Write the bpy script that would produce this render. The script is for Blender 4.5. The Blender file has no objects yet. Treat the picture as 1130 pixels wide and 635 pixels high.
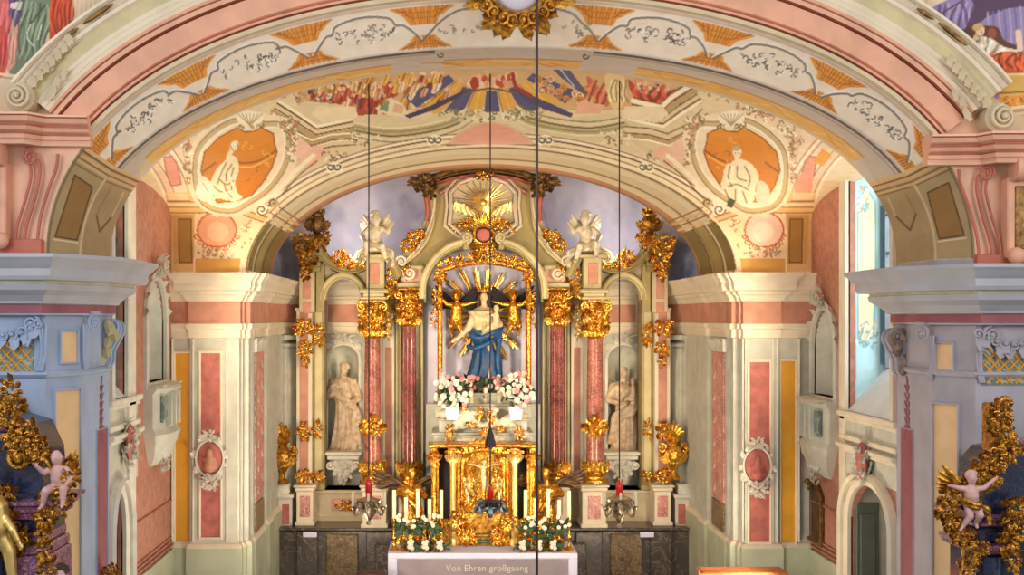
import bpy, math, random
import numpy as np
from mathutils import Vector, Matrix
PI = math.pi
C = bpy.context.scene.collection
F, VPX, VPY, CX, CZ = 1390.0, 490.0, 350.0, -0.75, 5.0

def P(px, py, Y):
    """a point of the photograph at depth Y, in metres"""
    return Vector((CX + (px - VPX) * Y / F, Y, CZ - (py - VPY) * Y / F))
def Xp(px, Y): return CX + (px - VPX) * Y / F
def Zp(py, Y): return CZ - (py - VPY) * Y / F

# ------------------------------------------------------------------ materials
def lin(c):
    c = c / 255.0
    return c / 12.92 if c <= 0.04045 else ((c + 0.055) / 1.055) ** 2.4
def col(rgb): return (lin(rgb[0]), lin(rgb[1]), lin(rgb[2]), 1.0)
MATS = {}
def mat(name, rgb, rough=0.6, metal=0.0, var=0.10, scale=3.0, bump=0.0, bscale=30.0, rgb2=None, emit=0.0, trans=0.0, alpha=1.0):
    m = bpy.data.materials.new(name); m.use_nodes = True
    nt = m.node_tree; b = nt.nodes['Principled BSDF']
    b.inputs['Roughness'].default_value = rough
    b.inputs['Metallic'].default_value = metal
    c1 = col(rgb)
    c2 = col(rgb2) if rgb2 else tuple([max(0, v * (1 - var * 2.2)) for v in c1[:3]] + [1])
    tc = nt.nodes.new('ShaderNodeTexCoord')
    n = nt.nodes.new('ShaderNodeTexNoise'); n.inputs['Scale'].default_value = scale; n.inputs['Detail'].default_value = 5
    nt.links.new(tc.outputs['Object'], n.inputs['Vector'])
    r = nt.nodes.new('ShaderNodeValToRGB')
    r.color_ramp.elements[0].position = 0.35; r.color_ramp.elements[1].position = 0.62
    r.color_ramp.elements[0].color = c2; r.color_ramp.elements[1].color = c1
    nt.links.new(n.outputs['Fac'], r.inputs['Fac'])
    nt.links.new(r.outputs['Color'], b.inputs['Base Color'])
    if bump > 0:
        n2 = nt.nodes.new('ShaderNodeTexNoise'); n2.inputs['Scale'].default_value = bscale; n2.inputs['Detail'].default_value = 3
        nt.links.new(tc.outputs['Object'], n2.inputs['Vector'])
        bp = nt.nodes.new('ShaderNodeBump'); bp.inputs['Strength'].default_value = bump; bp.inputs['Distance'].default_value = 0.02
        nt.links.new(n2.outputs['Fac'], bp.inputs['Height']); nt.links.new(bp.outputs['Normal'], b.inputs['Normal'])
    if emit > 0:
        b.inputs['Emission Color'].default_value = c1; b.inputs['Emission Strength'].default_value = emit
    if trans > 0: b.inputs['Transmission Weight'].default_value = trans
    MATS[name] = m
    return m
def marble(name, rgb, rgb2, vein, scale=2.5, rough=0.25):
    m = mat(name, rgb, rough, 0, 0, scale, rgb2=rgb2)
    nt = m.node_tree; b = nt.nodes['Principled BSDF']; r = [x for x in nt.nodes if x.type == 'VALTORGB'][0]
    tc = [x for x in nt.nodes if x.type == 'TEX_COORD'][0]
    n = nt.nodes.new('ShaderNodeTexNoise'); n.inputs['Scale'].default_value = scale * 2.2; n.inputs['Detail'].default_value = 8
    n.inputs['Distortion'].default_value = 2.0
    nt.links.new(tc.outputs['Object'], n.inputs['Vector'])
    r2 = nt.nodes.new('ShaderNodeValToRGB')
    for p, v in ((0.46, 0), (0.50, 1), (0.54, 0)):
        e = r2.color_ramp.elements.new(p); e.color = (v, v, v, 1)
    r2.color_ramp.elements[0].color = (0, 0, 0, 1); r2.color_ramp.elements[-1].color = (0, 0, 0, 1)
    nt.links.new(n.outputs['Fac'], r2.inputs['Fac'])
    mx = nt.nodes.new('ShaderNodeMixRGB'); mx.inputs['Color2'].default_value = col(vein)
    nt.links.new(r2.outputs['Color'], mx.inputs['Fac']); nt.links.new(r.outputs['Color'], mx.inputs['Color1'])
    nt.links.new(mx.outputs['Color'], b.inputs['Base Color'])
    return m
def paint_mat(name, rough=0.75):
    m = bpy.data.materials.new(name); m.use_nodes = True
    nt = m.node_tree; b = nt.nodes['Principled BSDF']; b.inputs['Roughness'].default_value = rough
    a = nt.nodes.new('ShaderNodeVertexColor'); a.layer_name = 'paint'
    tc = nt.nodes.new('ShaderNodeTexCoord')
    n = nt.nodes.new('ShaderNodeTexNoise'); n.inputs['Scale'].default_value = 6; n.inputs['Detail'].default_value = 6
    nt.links.new(tc.outputs['Object'], n.inputs['Vector'])
    r = nt.nodes.new('ShaderNodeValToRGB'); r.color_ramp.elements[0].color = (.90, .89, .87, 1); r.color_ramp.elements[0].position = .3
    r.color_ramp.elements[1].position = .65
    nt.links.new(n.outputs['Fac'], r.inputs['Fac'])
    mx = nt.nodes.new('ShaderNodeMixRGB'); mx.blend_type = 'MULTIPLY'; mx.inputs['Fac'].default_value = 1
    nt.links.new(a.outputs['Color'], mx.inputs['Color1']); nt.links.new(r.outputs['Color'], mx.inputs['Color2'])
    nt.links.new(mx.outputs['Color'], b.inputs['Base Color'])
    MATS[name] = m
    return m

mat('cream', (230, 216, 190), .6, var=.05); mat('cream_dark', (208, 190, 155), .6, var=.06)
mat('stone_white', (226, 220, 204), .55, var=.06, scale=5); mat('stone_grey', (202, 200, 184), .6, var=.08, scale=4)
mat('pale_blue', (160, 178, 206), .6, var=.07, scale=2); mat('blue_grey', (172, 180, 200), .6, var=.07)
mat('mauve_grey', (170, 166, 176), .6, var=.07); mat('pier_cornice', (174, 176, 184), .55, var=.06, scale=2)
mat('salmon', (206, 144, 118), .6, var=.10, scale=4); mat('salmon_dark', (186, 104, 82), .6, var=.1)
mat('salmon_field', (226, 168, 138), .6, var=.08, scale=3); mat('salmon_light', (236, 188, 158), .6, var=.07); mat('rose', (196, 112, 100), .6, var=.14, scale=7)
mat('plum', (150, 84, 94), .6, var=.10); mat('beige', (234, 196, 144), .6, var=.05); mat('ochre', (224, 160, 40), .6, var=.06)
mat('olive', (168, 150, 96), .55, var=.12); mat('olive_light', (206, 192, 144), .55, var=.08)
mat('brown_panel', (182, 146, 92), .65, var=.12, scale=1.5)
mat('wall_green', (196, 200, 170), .55, var=.1, scale=1.5)
mat('brick_rose', (186, 128, 106), .7, var=.12, scale=9)
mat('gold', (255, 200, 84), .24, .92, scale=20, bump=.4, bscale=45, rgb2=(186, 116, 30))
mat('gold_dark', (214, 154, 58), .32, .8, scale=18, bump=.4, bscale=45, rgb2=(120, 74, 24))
mat('gold_pale', (250, 214, 130), .3, .75, var=.10, scale=10)
mat('gold_brown', (150, 112, 60), .45, .6, var=.3, scale=10, bump=.3)
mat('silver_dark', (120, 125, 128), .3, .9, var=.3, scale=12)
mat('carved_brown', (158, 132, 118), .6, scale=12, rgb2=(110, 84, 72)); mat('lamp_metal', (206, 186, 150), .3, .75, scale=14, rgb2=(130, 104, 76)); mat('bronze', (110, 84, 58), .4, .7, var=.3, scale=9)
mat('statue_stone', (222, 200, 172), .5, scale=11, rgb2=(190, 160, 128)); mat('statue_white', (230, 222, 198), .45, scale=12, rgb2=(196, 180, 144))
mat('flesh', (216, 170, 165), .5, var=.10, scale=5); mat('flesh_warm', (236, 196, 150), .5, var=.08, scale=5)
mat('robe_blue', (34, 88, 140), .45, var=.2, scale=8); mat('hair_brown', (70, 48, 40), .6, var=.2)
mat('lavender', (206, 200, 214), .8, var=.05, scale=.9)
mat('white_cloth', (222, 220, 244), .7, var=.03); mat('grey_panel', (158, 146, 152), .6, var=.10, scale=2)
mat('candle_wax', (252, 238, 196), .4, var=.03); mat('wick', (50, 40, 30), .8); mat('white_pot', (222, 222, 228), .3, var=.02)
mat('leaf_green', (52, 84, 44), .5, var=.25, scale=20); mat('petal_white', (218, 214, 198), .5, var=.05)
mat('petal_pink', (226, 150, 150), .5, var=.1, scale=10); mat('red_glass', (196, 26, 20), .12, var=.05, emit=.15)
mat('iron', (40, 24, 22), .5, var=.1); mat('dark_void', (34, 28, 30), .8, var=.1); mat('door_green', (96, 104, 92), .6, var=.12)
mat('dark_wood', (66, 34, 28), .5, var=.2, scale=8); mat('orange_wood', (200, 116, 62), .5, var=.12, scale=6)
mat('pane_frame', (120, 130, 135), .5, .3); mat('picture_dark', (92, 62, 34), .5, var=.3, scale=6)
mat('reveal_white', (226, 232, 232), .6, var=.05)
marble('marble_red', (172, 98, 82), (126, 64, 56), (200, 146, 126), 5.0)
marble('marble_deep', (142, 70, 60), (98, 42, 40), (180, 112, 98), 5.0)
marble('marble_rose', (206, 130, 116), (170, 96, 92), (228, 190, 176), 4.0, .4)
marble('marble_grey', (94, 88, 82), (66, 62, 58), (124, 106, 90), 1.2)
marble('marble_green', (120, 136, 124), (90, 108, 104), (176, 176, 160), 1.2, .4)
marble('marble_navy', (38, 44, 72), (20, 24, 44), (52, 60, 88), 3.0, .2)
marble('marble_purple', (140, 84, 112), (104, 58, 88), (190, 150, 168), 4.0)
marble('marble_brown', (120, 96, 60), (86, 60, 40), (170, 150, 110), 4.0, .35)
paint_mat('painted_plaster')
# window glass: clear, faintly frosted
m = mat('pane_glass', (240, 246, 255), .1, var=0.0); nt = m.node_tree; pb = nt.nodes['Principled BSDF']
tr = nt.nodes.new('ShaderNodeBsdfTransparent'); tr.inputs['Color'].default_value = (.93, .96, .98, 1); ms_ = nt.nodes.new('ShaderNodeMixShader'); ms_.inputs['Fac'].default_value = .12
nt.links.new(tr.outputs[0], ms_.inputs[1]); nt.links.new(pb.outputs[0], ms_.inputs[2]); nt.links.new(ms_.outputs[0], nt.nodes['Material Output'].inputs['Surface'])

# ------------------------------------------------------------------ mesh builder
class MB:
    def __init__(s, M=None): s.v = []; s.f = []; s.m = []; s.M = M or Matrix.Identity(4); s.cur = 0
    def add(s, vs, fs, mi=None):
        b = len(s.v); s.v += [s.M @ Vector(v) for v in vs]; s.f += [tuple(b + i for i in f) for f in fs]
        s.m += [s.cur if mi is None else mi] * len(fs)
    def box(s, x0, x1, y0, y1, z0, z1, mi=None, bev=0.0):
        x0, x1 = min(x0, x1), max(x0, x1); y0, y1 = min(y0, y1), max(y0, y1); z0, z1 = min(z0, z1), max(z0, z1)
        if bev <= 0:
            vs = [(x, y, z) for z in (z0, z1) for y in (y0, y1) for x in (x0, x1)]
            s.add(vs, [(0, 2, 3, 1), (4, 5, 7, 6), (0, 1, 5, 4), (2, 6, 7, 3), (0, 4, 6, 2), (1, 3, 7, 5)], mi)
        else:
            b = min(bev, (x1 - x0) / 2.1, (y1 - y0) / 2.1, (z1 - z0) / 2.1)
            rings = []
            for z, i in ((z0, b), (z0 + b, 0), (z1 - b, 0), (z1, b)):
                rings.append([(x0 + i, y0 + b, z), (x0 + b, y0 + i, z), (x1 - b, y0 + i, z), (x1 - i, y0 + b, z), (x1 - i, y1 - b, z), (x1 - b, y1 - i, z), (x0 + b, y1 - i, z), (x0 + i, y1 - b, z)])
            s.rings(rings, True, True, mi)
    def rings(s, rings, closed=True, caps=True, mi=None):
        n = len(rings[0]); vs = [p for r in rings for p in r]; fs = []
        for i in range(len(rings) - 1):
            for j in range(n if closed else n - 1):
                k = (j + 1) % n
                fs.append((i * n + j, i * n + k, (i + 1) * n + k, (i + 1) * n + j))
        if caps and closed:
            fs.append(tuple(range(n - 1, -1, -1))); fs.append(tuple((len(rings) - 1) * n + j for j in range(n)))
        s.add(vs, fs, mi)
    def prism(s, poly, y0, y1, mi=None):
        """outline in (x, z) given thickness from y0 to y1"""
        s.rings([[(x, y0, z) for x, z in poly], [(x, y1, z) for x, z in poly]], True, True, mi)
    def plan(s, poly, z0, z1, mi=None):
        s.rings([[(x, y, z0) for x, y in poly], [(x, y, z1) for x, y in poly]], True, True, mi)
    def lathe(s, prof, c=(0, 0, 0), n=20, mi=None, flute=0, depth=0.0, sx=1, sy=1, a0=0, a1=2 * PI):
        rs = []; full = abs(a1 - a0 - 2 * PI) < 1e-6
        for r, z in prof:
            ring = []
            for k in range(n):
                a = a0 + (a1 - a0) * k / (n if full else n - 1)
                rr = r * (1 - depth * (0.5 + 0.5 * math.cos(flute * a))) if flute else r
                ring.append((c[0] + rr * math.cos(a) * sx, c[1] + rr * math.sin(a) * sy, c[2] + z))
            rs.append(ring)
        s.rings(rs, full, full, mi)
    def tube(s, pts, rad, n=8, mi=None, sq=1.0):
        pts = [Vector(p) for p in pts]
        rads = rad if isinstance(rad, (list, tuple)) else [rad] * len(pts)
        rs = []; up = Vector((0, 1, 0.01))
        for i, p in enumerate(pts):
            t = (pts[min(i + 1, len(pts) - 1)] - pts[max(i - 1, 0)])
            if t.length < 1e-9: t = Vector((0, 0, 1))
            t.normalize()
            a = t.cross(up)
            if a.length < 1e-3: a = t.cross(Vector((1, 0, 0)))
            a.normalize(); b = t.cross(a)
            rs.append([p + (a * math.cos(2 * PI * k / n) + b * math.sin(2 * PI * k / n) * sq) * rads[i] for k in range(n)])
        s.rings(rs, True, True, mi)
    def ell(s, c, r, n=10, mi=None, rot=None):
        if not isinstance(r, (list, tuple)): r = (r, r, r)
        c = Vector(c); rs = []; m = n // 2 + 1
        for i in range(m + 1):
            t = PI * (0.02 + 0.96 * i / m)
            ring = []
            for k in range(n):
                v = Vector((r[0] * math.sin(t) * math.cos(2 * PI * k / n), r[1] * math.sin(t) * math.sin(2 * PI * k / n), r[2] * math.cos(t)))
                ring.append(c + ((rot @ v) if rot else v))
            rs.append(ring)
        s.rings(rs, True, True, mi)
    def cap(s, p0, p1, r0, r1=None, n=9, mi=None):
        """a tapering limb with round ends"""
        r1 = r0 if r1 is None else r1
        p0, p1 = Vector(p0), Vector(p1); d = p1 - p0; L = d.length
        if L < 1e-6: return s.ell(p0, r0, n, mi)
        d /= L; pts = []; rr = []
        for a in (-80, -45, 0): pts.append(p0 + d * r0 * math.sin(math.radians(a))); rr.append(r0 * math.cos(math.radians(a)))
        for a in (0, 45, 80): pts.append(p1 + d * r1 * math.sin(math.radians(a))); rr.append(r1 * math.cos(math.radians(a)))
        s.tube(pts, rr, n, mi)
    # ornament
    def leaf(s, base, ang, L, W, curl=.35, fwd=0.0, mi=None, lobes=3, cup=.25):
        """acanthus leaf in the xz plane, tip curling towards the viewer (-y)"""
        base = Vector(base); n = 7; rows = []
        d = Vector((math.cos(ang), 0, math.sin(ang))); q = Vector((-d.z, 0, d.x))
        for i in range(n + 1):
            t = i / n
            w = W * .5 * (math.sin(PI * min(1, t * .92 + .12)) ** .7) * (1 + .28 * math.cos(t * lobes * 2 * PI))
            o = -(fwd * t + curl * L * t ** 2.2)
            c = base + d * (L * t * (1 - .22 * curl * t)) + Vector((0, o, 0))
            rows.append([c + q * (w * u) + Vector((0, cup * w * (abs(u)) - (.3 * cup * w if u == 0 else 0), 0)) for u in (-1, -.5, 0, .5, 1)])
        th = Vector((0, max(.012, W * .08), 0))
        fs = []; m = 5
        vs = [p for r in rows for p in r] + [p + th for r in rows for p in r]; N = (n + 1) * m
        for i in range(n):
            for j in range(m - 1):
                a = i * m + j; fs.append((a, a + 1, a + m + 1, a + m)); fs.append((N + a, N + a + m, N + a + m + 1, N + a + 1))
        per = [j for j in range(m)] + [i * m + m - 1 for i in range(1, n + 1)] + [n * m + j for j in range(m - 2, -1, -1)] + [i * m for i in range(n - 1, 0, -1)]
        for k in range(len(per)):
            a, b = per[k], per[(k + 1) % len(per)]; fs.append((b, a, N + a, N + b))
        s.add(vs, fs, mi)
    def scroll(s, c, R, a0=0.0, turns=1.4, hand=1, r=.03, mi=None, dy=.03, tail=None, n=6, stepn=None):
        """a volute: a tapering spiral in the xz plane; tail = points leading on from its outer end"""
        c = Vector(c); k = stepn or max(10, int(turns * 14)); pts = []; rr = []
        for i in range(k + 1):
            t = i / k; a = a0 + hand * turns * 2 * PI * (1 - t); R_ = R * (.12 + .88 * t)
            pts.append(c + Vector((math.cos(a) * R_, -dy * (1 - t), math.sin(a) * R_))); rr.append(r * (.55 + .45 * t))
        if tail:
            for j, q in enumerate(tail): pts.append(Vector(q)); rr.append(r * (1 - .6 * (j + 1) / len(tail)))
        s.tube(pts, rr, n, mi); s.ell(c + Vector((0, -dy, 0)), r * 1.3, 6, mi)
    def cluster(s, c, w, h, seed=0, n=9, mi=None, depth=.12, up=True):
        """a rocaille cluster: two rings of curling leaves round a heart of c-scrolls and beads"""
        R = random.Random(seed * 13 + 5); c = Vector(c); m_ = min(w, h)
        for ring, (q, sz) in enumerate(((.22, 1.0), (.10, .62))):
            nn = n + 3 if ring == 0 else n
            for i in range(nn):
                a = -PI / 2 + 2 * PI * (i + .5 * ring) / nn + R.uniform(-.3, .3)
                ex = 1 / math.sqrt((math.cos(a) / (w * .5)) ** 2 + (math.sin(a) / (h * .5)) ** 2)
                st = c + Vector((math.cos(a) * w * q, -depth * (.1 + .6 * ring) - R.uniform(0, depth * .3), math.sin(a) * h * q))
                L = ex * R.uniform(.62, .92) * sz; s.leaf(st, a + R.uniform(-.5, .5), L, min(L * .55, m_ * R.uniform(.18, .27)), R.uniform(.2, .75), 0, mi, lobes=4)
        for k in range(6):
            a = 2 * PI * (k + R.uniform(-.2, .2)) / 6; rad = m_ * R.uniform(.08, .15)
            s.scroll(c + Vector((math.cos(a) * w * .30, -depth * R.uniform(.6, 1.1), math.sin(a) * h * .30)), rad, R.uniform(0, 6), 1.25, R.choice((-1, 1)), rad * .30, mi, dy=depth * .3, n=5, stepn=12)
        for i in range(3):
            s.ell(c + Vector((R.uniform(-.1, .1) * w, -depth * 1.15, (i - 1) * h * .13)), m_ * .055, 6, mi)
    def sweep(s, path, prof, mats=None, closed=False, cap=True):
        """profile [(outward, z)] along a plan path; outward = to the right-hand side of travel"""
        n = len(path); off = []
        P2 = [Vector((p[0], p[1])) for p in path]
        for i in range(n):
            if i == 0 and not closed: d = (P2[1] - P2[0]).normalized(); nn = Vector((d.y, -d.x)); off.append(nn); continue
            if i == n - 1 and not closed: d = (P2[-1] - P2[-2]).normalized(); nn = Vector((d.y, -d.x)); off.append(nn); continue
            d0 = (P2[i] - P2[i - 1]).normalized(); d1 = (P2[(i + 1) % n] - P2[i]).normalized()
            n0 = Vector((d0.y, -d0.x)); n1 = Vector((d1.y, -d1.x)); b = n0 + n1
            if b.length < .2: b = n0.copy()
            b.normalize(); off.append(b / max(.35, b.dot(n0)))
        rs = []
        for i in range(n): rs.append([(P2[i].x + off[i].x * o, P2[i].y + off[i].y * o, z) for o, z in prof])
        m = len(prof)
        vs = [p for r in rs for p in r]
        for j in range(m - 1):
            mi = mats[j] if mats else None
            b = len(s.v)
            sub = []
            for r in rs: sub += [r[j], r[j + 1]]
            s.add(sub, [(2 * i, 2 * i + 1, 2 * i + 3, 2 * i + 2) for i in range(n - 1)], mi)
        if cap and not closed:
            s.add(rs[0], [tuple(range(m))], mats[0] if mats else None); s.add(rs[-1], [tuple(range(m - 1, -1, -1))], mats[0] if mats else None)
    def ring_sweep(s, curve, prof, mats=None, caps=False):
        """profile [(radial offset, y)] along an arch curve [(x, z, nx, nz)]; smooth moulding bands"""
        for j in range(len(prof) - 1):
            sub = []
            for x, z, nx, nz in curve:
                for o, y in (prof[j], prof[j + 1]): sub.append((x + nx * o, y, z + nz * o))
            s.add(sub, [(2 * i, 2 * i + 2, 2 * i + 3, 2 * i + 1) for i in range(len(curve) - 1)], mats[j] if mats else None)
        if caps:
            for e in (curve[0], curve[-1]):
                s.add([(e[0] + e[2] * o, y, e[1] + e[3] * o) for o, y in prof], [tuple(range(len(prof)))], mats[0] if mats else None)
    def build(s, name, mats, parent=None, smooth=True, label=None, remesh=0, loc=None, sub=0, norm=True):
        me = bpy.data.meshes.new(name); me.from_pydata([tuple(v) for v in s.v], [], s.f)
        ms = mats if isinstance(mats, (list, tuple)) else [mats]
        for x in ms: me.materials.append(MATS[x])
        for p, i in zip(me.polygons, s.m): p.material_index = min(i, len(ms) - 1)
        me.update()
        o = bpy.data.objects.new(name, me); C.objects.link(o)
        if smooth:
            me.polygons.foreach_set('use_smooth', [True] * len(me.polygons))
            try: me.set_sharp_from_angle(angle=math.radians(smooth if smooth is not True else 38))
            except Exception: pass
        if remesh:
            r = o.modifiers.new('Remesh', 'REMESH'); r.mode = 'VOXEL'; r.voxel_size = remesh; r.use_smooth_shade = True
            sm = o.modifiers.new('Smooth', 'SMOOTH'); sm.factor = .5; sm.iterations = 2
        if parent is not None:
            o.parent = parent; o.matrix_parent_inverse = Matrix.Identity(4)
            # geometry is written in world metres: shift it into the parent's frame
            if not getattr(s, 'local', False):
                inv = world_of(parent).inverted(); me.transform(inv)
        if label: o['label'] = label
        return o
def world_of(o):
    M = Matrix.Identity(4)
    while o is not None:
        M = (Matrix.Translation(o.location) @ o.rotation_euler.to_matrix().to_4x4() @ Matrix.Diagonal((*o.scale, 1))) @ M
        o = o.parent
    return M
def fixn(o):
    import bmesh
    bm = bmesh.new(); bm.from_mesh(o.data); bmesh.ops.recalc_face_normals(bm, faces=bm.faces); bm.to_mesh(o.data); bm.free(); return o
def thing(name, label, cat, loc=(0, 0, 0), rotz=0, group=None, scale=1):
    o = bpy.data.objects.new(name, None); C.objects.link(o); o.location = loc; o.rotation_euler = (0, 0, rotz); o.scale = (scale,) * 3
    o.empty_display_size = .1
    return tag(o, label, cat, group)
def tag(o, label, cat, group=None, kind=None):
    o['label'] = label; o['category'] = cat
    if group: o['group'] = group
    if kind: o['kind'] = kind
    return o
def struct(o): o['kind'] = 'structure'; return o
def dup(root, loc=None, rotz=None, label=None, scale=None, mirror=False):
    r = root.copy(); C.objects.link(r)
    if loc is not None: r.location = loc
    if rotz is not None: r.rotation_euler = (0, 0, rotz)
    if scale is not None: r.scale = (scale,) * 3
    if mirror: r.scale = (-r.scale[0], r.scale[1], r.scale[2])
    if label: r['label'] = label
    for ch in list(root.children):
        c = ch.copy(); C.objects.link(c); c.parent = r
        for g in list(ch.children):
            d = g.copy(); C.objects.link(d); d.parent = c
    return r
def local(M=None):
    b = MB(M); b.local = True; return b

def arch(a, h, zs, n=2.0, N=96, t0=0.0, t1=PI, xc=0.0):
    """superelliptic arch curve with outward normals"""
    pts = []
    for i in range(N + 1):
        t = t0 + (t1 - t0) * i / N; c, s_ = math.cos(t), math.sin(t)
        x = a * math.copysign(abs(c) ** (2 / n), c); z = h * max(0, s_) ** (2 / n)
        gx = math.copysign(abs(x / a) ** (n - 1), x) / a; gz = (z / h) ** (n - 1) / h
        L = math.hypot(gx, gz) or 1
        pts.append((xc + x, zs + z, gx / L, gz / L))
    return pts
def smooth_pts(pts, k=6, closed=False):
    out = []; n = len(pts)
    for i in range(n if closed else n - 1):
        if closed: p = [pts[(i + j) % n] for j in (-1, 0, 1, 2)]
        else: p = [pts[max(0, i - 1)], pts[i], pts[i + 1], pts[min(n - 1, i + 2)]]
        for s_ in range(k):
            t = s_ / k
            out.append(tuple(.5 * (2 * b + (c - a) * t + (2 * a - 5 * b + 4 * c - d) * t * t + (3 * b - a - 3 * c + d) * t ** 3) for a, b, c, d in zip(*p)))
    if not closed: out.append(tuple(pts[-1]))
    return out
# ------------------------------------------------------------------ wall painting (fresco colours laid onto real surfaces)
class Canvas:
    S = 2; M = 30
    def __init__(s, base, seed=1):
        s.W = (1130 + 2 * s.M) * s.S; s.H = (420 + 2 * s.M) * s.S
        s.a = np.empty((s.H, s.W, 3)); s.a[:] = base
        s.r = np.random.RandomState(seed); s.R = random.Random(seed)
    def _t(s, pts): return [((x + s.M) * s.S, (y + s.M) * s.S) for x, y in pts]
    def _box(s, P_, pad=2):
        xs = [p[0] for p in P_]; ys = [p[1] for p in P_]
        x0 = max(0, int(min(xs) - pad)); x1 = min(s.W, int(max(xs) + pad + 1)); y0 = max(0, int(min(ys) - pad)); y1 = min(s.H, int(max(ys) + pad + 1))
        return x0, x1, y0, y1
    def _mix(s, x0, x1, y0, y1, al, c):
        al = al[..., None]; s.a[y0:y1, x0:x1] = s.a[y0:y1, x0:x1] * (1 - al) + np.array(c, float) * al
    def poly(s, pts, c, alpha=1.0, smooth=False, c2=None, vert=True):
        if smooth: pts = smooth_pts(pts, 5, True)
        P_ = s._t(pts); x0, x1, y0, y1 = s._box(P_)
        if x1 <= x0 or y1 <= y0: return
        X, Y = np.meshgrid(np.arange(x0, x1) + .5, np.arange(y0, y1) + .5)
        ins = np.zeros(X.shape, bool); n = len(P_)
        for i in range(n):
            ax, ay = P_[i]; bx, by = P_[(i + 1) % n]
            if ay == by: continue
            cnd = ((ay > Y) != (by > Y)) & (X < (bx - ax) * (Y - ay) / (by - ay) + ax)
            ins ^= cnd
        if c2 is not None:
            t = ((Y - y0) / max(1, y1 - y0)) if vert else ((X - x0) / max(1, x1 - x0))
            cc = np.array(c, float) * (1 - t[..., None]) + np.array(c2, float) * t[..., None]
            al = (ins * alpha)[..., None]; s.a[y0:y1, x0:x1] = s.a[y0:y1, x0:x1] * (1 - al) + cc * al
        else: s._mix(x0, x1, y0, y1, ins * alpha, c)
    def line(s, pts, w, c, alpha=1.0, smooth=True, off=0.0):
        if smooth and len(pts) > 2: pts = smooth_pts(pts, 6)
        P_ = s._t(pts); hw = w * s.S / 2
        if off:
            q = []
            for i, p in enumerate(P_):
                a = P_[max(0, i - 1)]; b = P_[min(len(P_) - 1, i + 1)]; dx, dy = b[0] - a[0], b[1] - a[1]; L = math.hypot(dx, dy) or 1
                q.append((p[0] - dy / L * off * s.S, p[1] + dx / L * off * s.S))
            P_ = q
        for i in range(0, len(P_) - 1, 8):
            seg = P_[i:i + 9]; x0, x1, y0, y1 = s._box(seg, hw + 2)
            if x1 <= x0 or y1 <= y0: continue
            X, Y = np.meshgrid(np.arange(x0, x1) + .5, np.arange(y0, y1) + .5); D = np.full(X.shape, 1e9)
            for (ax, ay), (bx, by) in zip(seg[:-1], seg[1:]):
                dx, dy = bx - ax, by - ay; L2 = dx * dx + dy * dy or 1
                t = np.clip(((X - ax) * dx + (Y - ay) * dy) / L2, 0, 1)
                D = np.minimum(D, (X - ax - t * dx) ** 2 + (Y - ay - t * dy) ** 2)
            s._mix(x0, x1, y0, y1, np.clip(hw + .5 - np.sqrt(D), 0, 1) * alpha, c)
    def bands(s, pts, bands, smooth=True):
        """painted moulding: bands = [(offset, width, colour)]"""
        if smooth: pts = smooth_pts(pts, 8)
        for o, w, c in bands: s.line(pts, w, c, smooth=False, off=o)
    def blob(s, x, y, rx, ry, c, ang=0, alpha=1.0, lobes=0):
        pts = []
        for k in range(18):
            a = 2 * PI * k / 18; f = 1 + (.25 * math.sin(lobes * a) if lobes else 0)
            u, v = rx * math.cos(a) * f, ry * math.sin(a) * f
            pts.append((x + u * math.cos(ang) - v * math.sin(ang), y + u * math.sin(ang) + v * math.cos(ang)))
        s.poly(pts, c, alpha)
    def curl(s, x, y, r, a0, hand, w, c, turns=.9):
        pts = []
        for i in range(14):
            t = i / 13; a = a0 + hand * 2 * PI * turns * t; R_ = r * (1 - .8 * t); pts.append((x + R_ * math.cos(a), y + R_ * math.sin(a)))
        s.line(pts, w, c, smooth=False)
    def scribble(s, x, y, w, h, cols, n, lw=1.2, ang=0):
        for i in range(n):
            u, v = s.R.uniform(-.5, .5) * w, s.R.uniform(-.5, .5) * h
            px, py = x + u * math.cos(ang) - v * math.sin(ang), y + u * math.sin(ang) + v * math.cos(ang)
            s.curl(px, py, s.R.uniform(1.5, 4), s.R.uniform(0, 6.3), s.R.choice((-1, 1)), lw, s.R.choice(cols), s.R.uniform(.3, .7))
    def drape(s, pts, c, folds=6, ang=0.0, dark=.62, light=1.25, seed=0):
        """a fold of painted cloth: a coloured outline with long lighter and darker strokes"""
        s.poly(pts, c, smooth=True)
        xs = [p[0] for p in pts]; ys = [p[1] for p in pts]; cx, cy = sum(xs) / len(xs), sum(ys) / len(ys)
        R = random.Random(seed + int(cx * 7 + cy)); w, h = (max(xs) - min(xs)), (max(ys) - min(ys))
        for i in range(folds * 2):
            u = (i / (folds * 2 - 1) - .5); k = dark if i % 2 else light
            p = []
            for t in (-.42, -.15, .15, .42):
                lx, ly = u * w * .78 + R.uniform(-.05, .05) * w + t * t * 6 * R.uniform(-.05, .2) * w, t * h * .8
                p.append((cx + lx * math.cos(ang) - ly * math.sin(ang), cy + lx * math.sin(ang) + ly * math.cos(ang)))
            s.line(p, max(.9, w / folds / 3.0), tuple(min(255, v * k) for v in c), .75)
    def sample(s, px, py):
        u = np.clip((np.asarray(px) + s.M) * s.S, 0, s.W - 2.001); v = np.clip((np.asarray(py) + s.M) * s.S, 0, s.H - 2.001)
        i = u.astype(int); j = v.astype(int); fu = (u - i)[:, None]; fv = (v - j)[:, None]; a = s.a
        q = a[j, i] * (1 - fu) * (1 - fv) + a[j, i + 1] * fu * (1 - fv) + a[j + 1, i] * (1 - fu) * fv + a[j + 1, i + 1] * fu * fv
        q = np.clip(q, 0, 255) / 255
        return np.where(q <= .04045, q / 12.92, ((q + .055) / 1.055) ** 2.4)
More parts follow.
